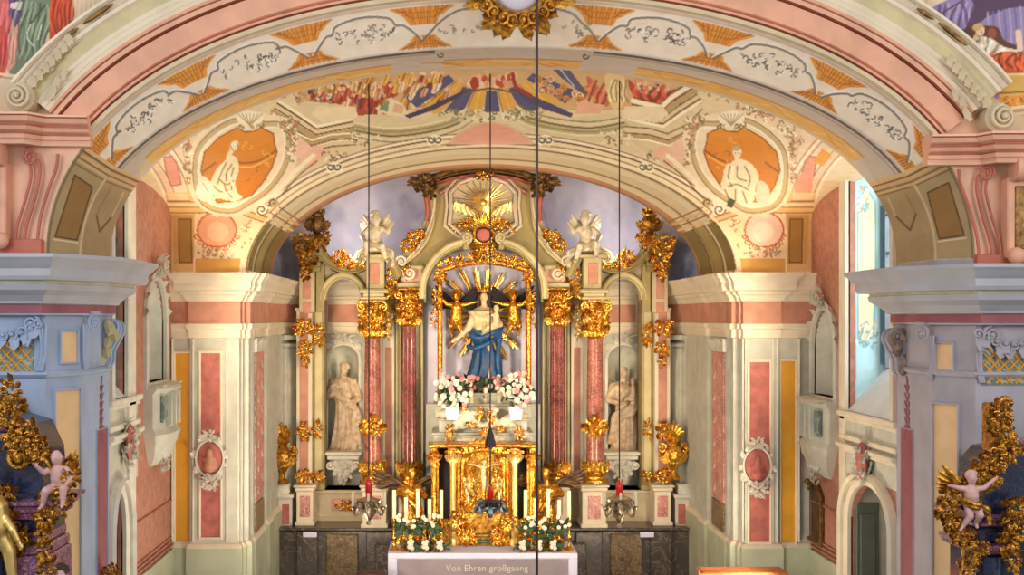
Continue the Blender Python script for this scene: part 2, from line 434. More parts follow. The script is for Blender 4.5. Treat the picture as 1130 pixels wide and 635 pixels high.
def surface(name, G, canvas, mask=None, flip=False, parent=None, matname='painted_plaster'):
    """a dense grid surface G[row, col, xyz] carrying the painting"""
    nr, nc = G.shape[:2]; V = G.reshape(-1, 3)
    idx = np.arange(nr * nc).reshape(nr, nc)
    q = np.stack([idx[:-1, :-1], idx[:-1, 1:], idx[1:, 1:], idx[1:, :-1]], -1).reshape(-1, 4)
    if mask is not None:
        mk = mask.reshape(-1); q = q[mk[q].all(1)]
        used = np.unique(q); remap = np.full(nr * nc, -1); remap[used] = np.arange(len(used)); V = V[used]; q = remap[q]
    if flip: q = q[:, ::-1]
    me = bpy.data.meshes.new(name); me.vertices.add(len(V)); me.vertices.foreach_set('co', V.astype(np.float32).ravel())
    me.loops.add(q.size); me.loops.foreach_set('vertex_index', q.astype(np.int32).ravel())
    me.polygons.add(len(q)); me.polygons.foreach_set('loop_start', np.arange(0, q.size, 4, dtype=np.int32)); me.polygons.foreach_set('loop_total', np.full(len(q), 4, np.int32))
    me.update(calc_edges=True); me.validate()
    px = VPX + (V[:, 0] - CX) * F / V[:, 1]; py = VPY - (V[:, 2] - CZ) * F / V[:, 1]
    c = canvas.sample(px, py); at = me.color_attributes.new('paint', 'FLOAT_COLOR', 'POINT')
    at.data.foreach_set('color', np.concatenate([c, np.ones((len(c), 1))], 1).astype(np.float32).ravel())
    me.polygons.foreach_set('use_smooth', [True] * len(me.polygons))
    me.materials.append(MATS[matname])
    o = bpy.data.objects.new(name, me); C.objects.link(o)
    if parent: o.parent = parent
    return o
def loft(curves, rows):
    """curves: list of arrays [N,3]; linear rows between each"""
    out = []
    for i in range(len(curves) - 1):
        for k in range(rows): out.append(curves[i] * (1 - k / rows) + curves[i + 1] * (k / rows))
    out.append(curves[-1]); return np.array(out)

# the chancel arch: three nested curves
A_ = dict(a=5.24, h=2.94, zs=5.66, n=2.15); B_ = dict(a=5.0, h=2.49, zs=5.67, n=2.15); YA, YB, YC = 14.2, 14.75, 16.0
D_ = dict(a=3.9, h=2.02, zs=5.69, n=2.0); YD0, YD1 = 19.9, 23.0
def c3(cfg, Y, N=96, **k): return np.array([(x, Y, z) for x, z, _, _ in arch(N=N, **cfg, **k)])
def pxy(x, Y, z): return (VPX + (x - CX) * F / Y, VPY - (z - CZ) * F / Y)
def arch_px(cfg, Y, dr=0.0, N=60, t0=0, t1=PI):
    return [pxy(x + nx * dr, Y, z + nz * dr) for x, z, nx, nz in arch(N=N, t0=t0, t1=t1, **cfg)]
def mixpt(fA, fB, s, t):
    """a point on the splay: s 0..1 between the curves fA and fB, t angle fraction 0 (right) .. 1 (left)"""
    i = t * 600; k = int(min(599, max(0, i))); f = i - k
    a = [fA[k][j] * (1 - f) + fA[k + 1][j] * f for j in (0, 1)]; b = [fB[k][j] * (1 - f) + fB[k + 1][j] * f for j in (0, 1)]
    return (a[0] * (1 - s) + b[0] * s, a[1] * (1 - s) + b[1] * s)

# ---- painting of the arch soffit
def paint_soffit():
    c = Canvas((232, 216, 196), 3)
    fA = arch_px(A_, YA, 0, 600); fB = arch_px(B_, YB, 0, 600); fC = arch_px(B_, YC, 0, 600)
    # parametrise by arc length in the picture along the middle line
    mid = [((a[0] + b[0]) / 2, (a[1] + b[1]) / 2) for a, b in zip(fA, fB)]
    L = [0]
    for p, q in zip(mid[:-1], mid[1:]): L.append(L[-1] + math.hypot(q[0] - p[0], q[1] - p[1]))
    LT = L[-1]
    def tof(l):
        l = min(max(l, 0), LT); lo = np.searchsorted(L, l); return min(1.0, lo / 600)
    def Q(s_, l): return mixpt(fA, fB, s_, tof(l))
    def Q2(s_, l): return mixpt(fB, fC, s_, tof(l))
    apex = LT * .497
    line_d = (104, 98, 92)
    # white field, edge fillets
    lo = 118; hi = LT - 118
    c.poly([Q(0, l) for l in np.linspace(0, LT, 200)] + [Q(1, l) for l in np.linspace(LT, 0, 200)], (236, 222, 202))
    c.line([Q(.05, l) for l in np.linspace(0, LT, 200)], 3.0, (206, 186, 172), smooth=False)
    # grey and ochre outer soffit
    c.poly([Q2(-.0, l) for l in np.linspace(0, LT, 200)] + [Q2(1.3, l) for l in np.linspace(LT, 0, 200)], (202, 188, 174))
    pitch = 131.0
    for sgn in (-1, 1):
        for k in range(0, 6):
            l0 = apex + sgn * pitch * (k + .74 if k else .74)
            if not (lo - 30 < l0 < hi + 30): continue
            # orange lattice scallops, upper and lower
            for (sa, sb, hw, dr) in ((.11, .54, 36, 1), (.96, .66, 32, -1)):
                n = 15; out = []; back = []
                for i in range(n):
                    u = -1 + 2 * i / (n - 1); out.append(Q(sa, l0 + u * hw))
                    dd = (1 - abs(u) ** .9) ** 1.0; step = .86 if abs(u) < .45 else .55 * (1 - abs(u)) / .55 + .08
                    back.append(Q(sa + (sb - sa) * step, l0 + u * hw * .92))
                c.poly(out + back[::-1], (228, 154, 62))
                for i in range(1, 17):
                    u = -1 + 2 * i / 17; step = (.86 if abs(u) < .45 else .55 * (1 - abs(u)) / .55 + .05)
                    c.line([Q(sa, l0 + u * hw), Q(sa + (sb - sa) * step * .95, l0 + u * hw * .75)], .9, (150, 84, 34), .8, smooth=False)
                for q_ in (.3, .6):
                    c.line([Q(sa + (sb - sa) * .86 * q_ * (1 if abs(u) < .5 else .7), l0 + u * hw * (1 - .3 * q_)) for u in np.linspace(-.75, .75, 9)], .8, (160, 92, 40), .8, smooth=False)
        for k in range(0, 6):
            l1 = apex + sgn * pitch * (k + 1.24 if k else 1.24) if True else 0
            if not (lo - 20 < l1 < hi + 40): continue
            # white cartouche with a dark brace line on its outer side
            hw = 62
            pts = [(.80, -1.0), (.62, -.86), (.46, -.70), (.44, -.58), (.30, -.50), (.22, -.25), (.20, 0), (.22, .25), (.30, .50), (.44, .58), (.46, .70), (.62, .86), (.80, 1.0)]
            cp = [Q(s_, l1 + u * hw) for s_, u in pts]
            c.line(cp, 2.4, (120, 112, 104), .9); c.line(cp, 1.2, (246, 242, 236), 1, off=(2.0 if sgn > 0 else 2.0))
            for i in range(28):
                u = c.R.uniform(-.55, .55); s_ = .56 + c.R.uniform(-.2, .2) * (1 - abs(u))
                x, y = Q(s_, l1 + u * hw); c.curl(x, y, c.R.uniform(2.2, 4.8), c.R.uniform(0, 6), c.R.choice((-1, 1)), 1.5, c.R.choice([(104, 94, 86), (130, 120, 110), (84, 76, 70)]), c.R.uniform(.3, .6))
                c.curl(x + 1, y + 1.4, 2.4, c.R.uniform(0, 6), 1, 1.0, (250, 246, 240), .4)
    # half cartouches by the keystone
    for sgn in (-1, 1):
        l1 = apex + sgn * 58
        cp = [Q(s_, l1 + sgn * u * 40) for s_, u in [(.2, -1), (.22, -.2), (.3, .2), (.46, .5), (.6, .75), (.82, 1.05)]]
        c.line(cp, 2.2, (120, 112, 104), .9)
        for i in range(12):
            x, y = Q(.58 + c.R.uniform(-.16, .16), l1 + c.R.uniform(-30, 24)); c.curl(x, y, c.R.uniform(2.2, 4), c.R.uniform(0, 6), 1, 1.1, (126, 118, 110), .6)
    c.line([Q(1.0, l) for l in np.linspace(0, LT, 200)], 2.2, (214, 204, 194), smooth=False)
    # black line ending in small volutes, and the ochre band
    gap = 118
    for sgn, (e0, e1) in ((-1, (60, apex - gap + 18)), (1, (apex + gap - 30, LT - 60))):
        c.line([Q2(.10, l) for l in np.linspace(e0, e1, 90)], 2.4, (84, 76, 74), .95, smooth=False)
        c.line([Q2(.22, l) for l in np.linspace(e0, e1, 90)], 1.2, (150, 140, 136), .8, smooth=False)
    x, y = Q2(.16, apex - gap + 24); c.curl(x - 4, y + 3, 4, 0, 1, 1.6, (84, 76, 74)); x, y = Q2(.16, apex + gap - 34); c.curl(x + 5, y + 2, 4, PI, -1, 1.6, (84, 76, 74))
    for e0, e1 in ((150, apex - 158), (apex - 90, apex + 75), (apex + 140, LT - 150)):
        c.poly([Q2(.56, l) for l in np.linspace(e0, e1, 60)] + [Q2(.93, l) for l in np.linspace(e1, e0, 60)], (226, 176, 98))
        c.line([Q2(.56, l) for l in np.linspace(e0, e1, 60)], 1.0, (168, 120, 64), .8, smooth=False)
        for i in range(26):
            l = c.R.uniform(e0, e1); c.line([Q2(c.R.uniform(.6, .9), l), Q2(c.R.uniform(.6, .9), l + c.R.uniform(10, 34))], 1.2, c.R.choice([(198, 140, 66), (236, 200, 140), (232, 184, 90)]), .7)
    # lower parts of both jambs: brown panel with impost mouldings
    for sd in (0, 1):
        f = (lambda l: LT - l) if sd else (lambda l: l)
        zi = 122 if sd else 112           # impost position along the curve
        for QQ in (Q, Q2):
            c.poly([QQ(0, f(l)) for l in np.linspace(-5, zi, 20)] + [QQ(1.3, f(l)) for l in np.linspace(zi, -5, 20)], (174, 150, 108))
            for o, w, cc in ((0, 5, (214, 180, 128)), (-4, 2.2, (120, 84, 52)), (-8, 4, (206, 168, 118)), (-12, 1.6, (128, 94, 60)), (-15, 3, (204, 172, 122)), (-18.5, 1.5, (128, 94, 60))):
                c.line([QQ(s_, f(zi + o)) for s_ in np.linspace(0, 1, 8)], w, cc, smooth=False)
        p = [Q(.24, f(24)), Q(.24, f(zi - 30)), Q(.80, f(zi - 32)), Q(.86, f(24))]
        c.poly(p, (150, 112, 62)); c.line(p + [p[0]], 1.6, (92, 62, 40), smooth=False); c.line([Q(.2, f(20)), Q(.9, f(20))], 1.6, (226, 206, 170), smooth=False)
        c.line([Q(.985, f(l)) for l in np.linspace(0, zi - 18, 20)], 2.6, (206, 186, 146), smooth=False)
        c.line([Q(.07, f(l)) for l in np.linspace(0, zi + 10, 20)], 2.4, (130, 110, 88), smooth=False)
        # tongue ornament ending in a point
        p = [Q2(.30, f(zi - 24)), Q2(.28, f(60)), Q2(.55, f(40)), Q2(.80, f(62)), Q2(.78, f(zi - 24))]
        c.line(p[1:4], 2, (104, 78, 50), smooth=False); c.line(p[:2], 1.2, (150, 120, 84), smooth=False); c.line(p[3:], 1.2, (214, 190, 150), smooth=False)
    return c

# ---- painting of the chancel vault
def paint_vault():
    c = Canvas((232, 212, 174), 5)
    cream, lt, dk, md = (228, 208, 170), (252, 242, 214), (112, 84, 50), (188, 160, 112)
    pink = (232, 176, 150)
    K = 541
    MX = lambda pts: [(2 * K - x, y) for x, y in pts]
    # top: the company of saints and angels
    c.poly([(300, 60), (330, 118), (400, 120), (470, 122), (541, 116), (620, 122), (700, 122), (760, 118), (800, 60)], (214, 176, 128), smooth=False)
    reds = [(166, 60, 44), (190, 84, 60), (206, 120, 90), (140, 52, 46)]; gl = [(214, 150, 52), (196, 128, 44), (232, 180, 90), (170, 110, 50)]
    bl = [(72, 66, 104), (92, 92, 128), (56, 52, 84)]; fl = [(232, 190, 150), (240, 208, 172), (214, 160, 124)]
    for i in range(7):   # row of gold-robed angels
        x = 444 + i * 15; y = 116 - i * 4.2
        c.blob(x, y, 5, 10, (206, 150, 60), .5); c.line([(x - 3, y + 8), (x + 1, y - 2), (x + 4, y - 8)], 1.6, (240, 206, 140), .9); c.blob(x - 2, y + 4, 4, 5, (238, 204, 168), .3); c.blob(x + 4, y - 10, 2.6, 2.8, (232, 186, 140))
        c.line([(x + 5, y + 6), (x + 7, y - 4)], 2, (120, 66, 40), .8)
    c.drape([(392, 128), (402, 104), (430, 94), (440, 104), (418, 116), (404, 132)], (168, 74, 56), 4, .8)
    c.poly([(418, 112), (432, 108), (446, 116), (452, 128), (430, 128), (414, 120)], (236, 220, 190)); c.poly([(421, 112), (430, 111), (428, 124), (419, 121)], (128, 148, 112)); c.poly([(436, 114), (446, 117), (444, 126), (433, 124)], (226, 180, 150))
    # rays of blue and gold about the centre
    o = (541, 62)
    for i, a in enumerate(np.linspace(-1.0, .86, 9)):
        a2 = a + 1.86 / 9 * .98; cc = ((84, 84, 122) if i % 2 == 0 else (222, 172, 78)); r0, r1 = 40, (62 + 26 * abs(math.sin(a)))
        if abs(a) > 1.1: r0 = 50; r1 = 112; 
        def rp(a_, r): return (o[0] + math.sin(a_) * r * 1.35, o[1] + math.cos(a_) * r * .98)
        c.poly([rp(a, r0), rp(a, r1), rp(a2, r1), rp(a2, r0)], cc); c.line([rp(a, r0), rp(a, r1)], .9, (70, 60, 70), .7, smooth=False)
        c.line([rp((a + a2) / 2, r0), rp((a + a2) / 2, r1)], 1.2, tuple(min(255, v * 1.2) for v in cc), .6, smooth=False)
    for i in range(90):
        x = 346 + (i % 60) * 2.5 + c.R.uniform(-2, 2); y = 112 - (x - 352) * .06 - c.R.uniform(-6, 22)
        pal = c.R.choice([reds, reds, gl, fl, reds, gl, bl] if x < 440 else [gl, gl, fl, gl, fl, reds, bl])
        cc = c.R.choice(pal); w = c.R.uniform(4, 7)
        c.blob(x, y, w * .5, w * 1.3, cc, c.R.uniform(.3, .9)); c.line([(x - 2, y + 5), (x + 1, y - 4)], 1.2, tuple(v * .6 for v in cc), .8); c.line([(x, y + 5), (x + 3, y - 4)], 1.0, tuple(min(255, v * 1.35) for v in cc), .8)
        c.blob(x + 2, y - w * 1.3, 2.0, 2.3, c.R.choice(fl))
    c.poly([(446, 128), (475, 117), (508, 102), (520, 99), (500, 111), (478, 122), (452, 131)], (66, 58, 92)); c.poly(MX([(449, 126), (475, 114), (508, 100), (520, 97), (500, 113), (478, 122), (452, 130)]), (78, 74, 116))
    for i in range(26):
        x = 516 + i * 2.1; c.blob(x, 92 + c.R.uniform(-8, 5), 3, 4, c.R.choice(fl + [(196, 80, 50)]))
    c.blob(524, 92, 5, 7, (170, 60, 44)); c.line([(566, 82), (570, 96), (586, 106)], 4, (164, 50, 38)); c.line([(512, 104), (541, 98), (572, 104)], 2, (120, 88, 60))
    for i in range(34):
        x = 592 + c.R.uniform(0, 70); y = 92 + (x - 592) * .2 + c.R.uniform(-9, 14); cc = c.R.choice(gl + fl)
        c.blob(x, y, c.R.uniform(2.5, 5), c.R.uniform(2.5, 5), cc, c.R.uniform(0, 3)); c.curl(x, y, 2.5, c.R.uniform(0, 6), 1, 1, (150, 96, 44))
    c.poly([(608, 74), (628, 76), (640, 92), (650, 104), (640, 102), (622, 88)], (92, 92, 124)); c.line([(618, 76), (634, 96)], 1.5, (196, 196, 206))
    c.drape([(648, 84), (660, 96), (672, 112), (668, 118), (652, 104)], (204, 108, 84), 3, .4); c.drape([(668, 84), (690, 86), (690, 112), (676, 120)], (236, 204, 150), 4)
    c.drape([(694, 88), (712, 104), (736, 104), (752, 96), (756, 106), (740, 116), (716, 116), (698, 104)], (190, 78, 60), 5, .2); c.scribble(724, 94, 50, 12, fl + [(206, 160, 120)], 22, 2)
    c.poly([(640, 112), (668, 116), (662, 126), (634, 126)], (234, 180, 150)); c.scribble(776, 106, 60, 14, [(150, 140, 100), (210, 180, 140), (240, 220, 190)], 40, 1.6)
    c.scribble(340, 104, 60, 16, [(150, 130, 100), (200, 150, 110), (120, 120, 110), (240, 214, 180)], 40, 1.8)
    # painted architrave sweeping under the figures, with brackets
    base = [(300, 150), (322, 132), (356, 128)]
    top = [(392, 140), (430, 146), (470, 142), (500, 134), (516, 124)]
    for side, f in ((0, lambda p: p), (1, MX)):
        c.poly(f([(392, 128), (420, 126), (456, 131), (500, 122), (522, 124), (500, 144), (470, 152), (430, 156), (392, 152), (360, 176), (320, 190), (300, 160), (300, 130), (340, 112), (380, 116)]), (222, 206, 166))
        c.bands(f(top), [(0, 9, (196, 182, 138)), (-4, 2.0, (236, 226, 190)), (4.5, 2.0, (118, 104, 70)), (0, 2, (160, 146, 104)), (8, 3, (226, 214, 178)), (11, 1.2, (136, 120, 86))])
        # heavy broken cornice to the side
        c.bands(f([(308, 112), (330, 126), (350, 140), (388, 132)]), [(o_, w_, cc) for o_, w_, cc in ((0, 3, lt), (3, 2, dk), (6, 4, cream), (9, 1.5, dk), (13, 5, md), (17, 1.6, dk), (21, 5, lt), (25, 1.3, dk))], smooth=False)
        c.poly(f([(350, 118), (392, 118), (396, 130), (356, 136), (344, 126)]), (238, 220, 184))
        c.bands(f([(300, 128), (318, 146), (344, 158), (366, 152), (392, 150)]), [(0, 4, md), (3, 1.4, dk), (-3, 2, lt), (7, 4, cream), (10, 1.3, dk)], smooth=False)
        c.poly(f([(330, 168), (350, 160), (362, 168), (346, 184), (330, 184)]), (238, 190, 164))
        c.scribble(*(f([(402, 152)])[0]), 34, 16, [(120, 108, 80), (246, 238, 214), (160, 146, 110)], 16, 1.4)
        c.scribble(*(f([(372, 174)])[0]), 30, 14, [(120, 108, 80), (246, 238, 214), (180, 160, 120)], 18, 1.5)
    # archivolt bands round the apse opening
    for dr, w, cc in ((.01, 2.5, (236, 220, 180)), (.045, 1.2, (150, 118, 84)), (.09, 4, (244, 226, 192)), (.13, 1.8, (128, 98, 68)), (.165, 2.2, (252, 242, 218)), (.195, 1.1, (150, 118, 84))):
        c.line(arch_px(D_, YD0, dr, 80, .12, PI - .12), w, cc, smooth=False)
    for side, f in ((0, lambda p: p), (1, MX)):
        # brackets on the archivolt
        for bx, by in ((480, 156), (369, 186)):
            x, y = f([(bx, by)])[0]; c.blob(x, y, 9, 7, lt); c.curl(x - 4, y - 2, 5, 0, 1, 1.6, (96, 88, 70)); c.curl(x + 4, y - 2, 5, PI, -1, 1.6, (96, 88, 70)); c.blob(x, y + 10, 7, 6.5, (224, 200, 150)); c.line([(x - 7, y + 9), (x - 3, y + 16), (x + 4, y + 16), (x + 7, y + 9)], 1.4, (140, 116, 78)); c.blob(x, y - 1, 2.2, 3, (130, 120, 96))
    # pink field above the keystone
    c.poly([(494, 162), (500, 152), (512, 146), (520, 138), (541, 134), (562, 138), (570, 146), (584, 152), (590, 162)], (232, 158, 134), c2=(240, 186, 164))
    c.line([(494, 161), (590, 161)], 2, (150, 120, 90), smooth=False); c.line([(496, 158), (504, 150), (516, 142), (541, 135), (566, 142), (580, 150), (588, 158)], 2.2, (214, 200, 160))
    c.scribble(541, 128, 110, 10, [(112, 124, 92), (226, 216, 180), (150, 150, 110), (246, 238, 210)], 70, 1.7)
    c.scribble(541, 168, 28, 6, [(140, 116, 80), (240, 226, 190)], 10, 1.4)
    # side spandrels
    for side, f in ((0, lambda p: p), (1, lambda pts: [(2 * 541.5 - x, y) for x, y in pts])):
        og = (228, 148, 46)
        # pink-and-cream rib at the outer side
        c.poly(f([(176, 150), (196, 138), (212, 200), (216, 232), (188, 232), (180, 190)]), (240, 216, 190)); c.line(f([(206, 140), (212, 180), (218, 228)]), 2.2, (196, 156, 128)); c.line(f([(199, 150), (206, 186), (210, 226)]), 1.2, (210, 176, 150))
        c.poly(f([(181, 174), (193, 172), (199, 196), (200, 204), (189, 206), (184, 192)]), (232, 158, 140)); c.line(f([(181, 174), (193, 172), (199, 196), (200, 204), (189, 206), (184, 192), (181, 174)]), 1.1, (170, 96, 80), smooth=False)
        lun = f([(189, 300), (187, 262), (183, 232), (174, 205), (160, 184), (146, 170)])
        for o_, w_, cc in ((3, 3, (250, 236, 208)), (6, 1.2, (170, 126, 92)), (10, 4, (236, 206, 176)), (14, 1.2, (176, 132, 98)), (30, 1.4, (176, 132, 98)), (33, 3, (250, 236, 208)), (36, 1.2, (160, 122, 84))): c.line(lun[:6], w_, cc, .85, off=(-o_ if side == 0 else o_) * (-1))
        if side: c.poly([(897, 178), (908, 164), (918, 172), (908, 184)], (226, 160, 70)); c.poly([(878, 222), (876, 204), (886, 190), (898, 194), (896, 210), (888, 224)], (234, 164, 140))
        # entablature line under the niche
        ent = f([(186, 232), (228, 232), (248, 228), (262, 232), (284, 240), (322, 252)])
        c.poly(f([(183, 213), (214, 213), (216, 300), (187, 300)]), (226, 190, 130))
        c.bands(ent, [(0, 5, (236, 196, 134)), (3, 1.3, (164, 110, 60)), (-3, 1.3, (172, 118, 68)), (-6, 3.6, (246, 222, 180)), (-9, 1.2, (180, 128, 80))], smooth=True) if side == 0 else c.bands(ent[::-1], [(0, 5, (236, 196, 134)), (3, 1.3, (164, 110, 60)), (-3, 1.3, (172, 118, 68)), (-6, 3.6, (246, 222, 180)), (-9, 1.2, (180, 128, 80))], smooth=True)
        c.poly(f([(185, 214), (208, 214), (208, 222), (186, 222)]), (240, 210, 170)); c.line(f([(185, 222), (210, 222)]), 1.2, (160, 116, 76), smooth=False)
        c.poly(f([(190, 238), (213, 238), (214, 292), (192, 292)]), (214, 168, 100)); c.poly(f([(197, 242), (211, 242), (212, 290), (198, 290)]), (176, 136, 70)); c.line(f([(197, 242), (211, 242), (212, 290), (198, 290), (197, 242)]), 1.2, (112, 80, 44), smooth=False)
        # lower cartouche
        c.poly(f([(215, 238), (250, 232), (290, 246), (276, 272), (266, 300), (214, 300)]), (248, 226, 186)); c.poly(f([(216, 286), (266, 286), (264, 302), (216, 302)]), (222, 172, 92))
        cx = 239.5
        c.blob(*(f([(cx, 254)])[0]), 22.5, 20.5, (206, 120, 84), lobes=0); c.blob(*(f([(cx, 254)])[0]), 20.3, 18.5, ((240, 176, 140) if side == 0 else (244, 214, 196)), lobes=0)
        c.blob(*(f([(cx + 1, 256)])[0]), 12, 11, ((246, 204, 172) if side == 0 else (250, 236, 222)), alpha=.8); c.blob(*(f([(cx, 236)])[0]), 5, 3.5, (244, 232, 200))
        for k in range(9):
            a = .3 + k * .32; x, y = f([(cx + 23 * math.cos(a), 255 + 21 * math.sin(a))])[0]; c.curl(x, y, 3.4, k, 1, 1.3, (190, 96, 66)); 
        c.scribble(*(f([(cx, 280)])[0]), 44, 8, [(150, 140, 110), (250, 240, 214), (196, 150, 110)], 22, 1.4); c.scribble(*(f([(272, 258)])[0]), 12, 30, [(210, 140, 100), (250, 240, 214), (180, 140, 110)], 12, 1.3)
        # orange niche with frame
        fr = [(216, 190), (220, 166), (238, 146), (262, 134), (290, 138), (312, 140), (318, 160), (312, 186), (296, 208), (276, 222), (256, 232), (232, 228), (220, 214)]
        c.poly(f([(206, 200), (212, 160), (236, 136), (262, 122), (296, 126), (322, 134), (330, 158), (324, 190), (306, 214), (284, 230), (256, 240), (222, 230)]), (244, 226, 194), smooth=True)
        c.line(f(fr + [fr[0]]), 5.5, (204, 182, 138)); c.line(f(fr + [fr[0]]), 2.2, (250, 242, 220), off=3.0 if side == 0 else -3.0); c.line(f(fr + [fr[0]]), 1.2, (150, 120, 80), off=-3.4 if side == 0 else 3.4)
        nin = [(222, 188), (226, 168), (242, 152), (262, 141), (270, 146), (282, 145), (288, 141), (302, 148), (303, 158), (306, 168), (300, 186), (290, 202), (278, 216), (262, 222), (240, 224), (228, 206)]
        c.poly(f(nin), og, c2=(206, 124, 40)); c.line(f(nin + [nin[0]]), 1.6, (160, 96, 40), smooth=False)
        c.line(f([(262, 180), (276, 180), (290, 176), (304, 167)]), 2, (160, 92, 30)); c.line(f([(262, 184), (280, 184), (302, 172)]), 1.6, (244, 190, 100)); c.line(f([(224, 190), (238, 180)]), 2, (160, 92, 30))
        for k in range(10):
            x, y = c.R.uniform(266, 298), c.R.uniform(152, 206); x, y = f([(x, y)])[0]; c.curl(x, y, c.R.uniform(2, 5), c.R.uniform(0, 6), 1, 1.3, c.R.choice([(240, 176, 84), (180, 106, 34)]), .5)
        # scalloped shell over the niche, garlands, scroll
        x, y = f([(276, 131)])[0]; c.blob(x, y, 15, 8, (250, 242, 218), lobes=0)
        for k in range(7): c.line([(x, y + 8), (x - 13 + k * 4.4, y - 5)], 1.1, (180, 160, 120), smooth=False)
        c.scribble(x, y + 9, 30, 4, [(110, 90, 60), (200, 170, 120)], 12, 1.3)
        for gx, gy, w_, h_, an in ((222, 140, 60, 9, -.6), (322, 160, 10, 44, -.1), (250, 124, 44, 6, -.3), (208, 180, 6, 44, .05), (318, 136, 20, 14, .5)):
            x, y = f([(gx, gy)])[0]; c.scribble(x, y, w_, h_, [(204, 140, 110), (160, 128, 92), (252, 244, 222), (226, 180, 150), (140, 130, 90)], 30, 1.5, an if side == 0 else -an)
        c.line(f([(284, 226), (304, 214), (326, 190), (346, 172)]), 5, (250, 238, 208)); c.line(f([(288, 232), (308, 218), (330, 194), (350, 178)]), 1.6, (140, 108, 72))
        x, y = f([(289, 232)])[0]; c.blob(x, y, 8, 7, (250, 240, 214)); c.curl(x, y, 7, 0, 1, 1.6, (120, 96, 64), 1.3)
        x, y = f([(302, 224)])[0]; c.blob(x, y, 6, 5, (200, 178, 136)); c.curl(x, y, 5, 2, 1, 1.4, (96, 78, 54), 1.0)
        c.poly(f([(330, 150), (346, 164), (334, 178), (326, 172)]), (240, 200, 176))
    # painted figure, left: seated, draped, looking up
    wh, sh, sd = (244, 230, 198), (196, 172, 128), (146, 116, 76)
    c.poly([(256, 172), (248, 178), (240, 186), (234, 198), (231, 208), (226, 214), (232, 220), (244, 220), (252, 222), (262, 222), (268, 218), (262, 212), (260, 200), (264, 188), (262, 176)], wh, smooth=True)
    c.blob(259, 161, 4.6, 6, wh, .5); c.line([(256, 166), (252, 174)], 5, wh); c.line([(262, 157), (263, 163)], 1.2, sd); c.line([(254, 160), (257, 166)], 1.5, sh)
    for p in ([(250, 180), (244, 192), (240, 204)], [(256, 182), (250, 192), (250, 200)], [(242, 198), (250, 204), (258, 200)], [(236, 206), (244, 212), (252, 210)], [(258, 186), (255, 198), (256, 210)], [(248, 204), (250, 212), (256, 218)], [(232, 210), (236, 216)]): c.line(p, 1.8, sd, .75)
    for p in ([(246, 182), (240, 196)], [(253, 190), (256, 204)], [(244, 208), (252, 216)]): c.line(p, 2.2, (254, 246, 224), .9)
    c.poly([(222, 196), (230, 198), (236, 208), (234, 220), (224, 222), (216, 214)], (250, 238, 212), smooth=True); c.line([(224, 202), (230, 212)], 1.2, sh)
    # right: seated, frontal
    c.poly([(806, 180), (800, 186), (798, 196), (796, 204), (800, 214), (808, 222), (822, 226), (832, 222), (834, 208), (838, 196), (832, 184), (824, 178), (816, 176)], wh, smooth=True)
    c.blob(813.5, 168, 5, 6.5, wh); c.line([(813, 174), (814, 180)], 5, wh); c.blob(813, 164, 4.5, 3, sh); c.line([(811, 169), (812, 169)], 1, sd); c.line([(815, 169), (816.5, 169)], 1, sd)
    for p in ([(806, 184), (804, 196), (808, 206)], [(814, 184), (814, 196), (824, 200)], [(822, 184), (828, 196), (826, 206)], [(804, 206), (814, 204), (826, 210)], [(812, 210), (812, 222)], [(820, 212), (824, 224)], [(800, 210), (804, 218)]): c.line(p, 1.8, sd, .75)
    for p in ([(809, 184), (808, 196)], [(817, 208), (816, 220)], [(803, 200), (812, 201)]): c.line(p, 2.2, (254, 248, 228), .9)
    c.poly([(804, 218), (812, 222), (808, 230), (802, 228)], (84, 84, 60)); c.poly([(838, 200), (848, 206), (850, 222), (840, 228), (834, 218)], (240, 214, 190), smooth=True)
    return c

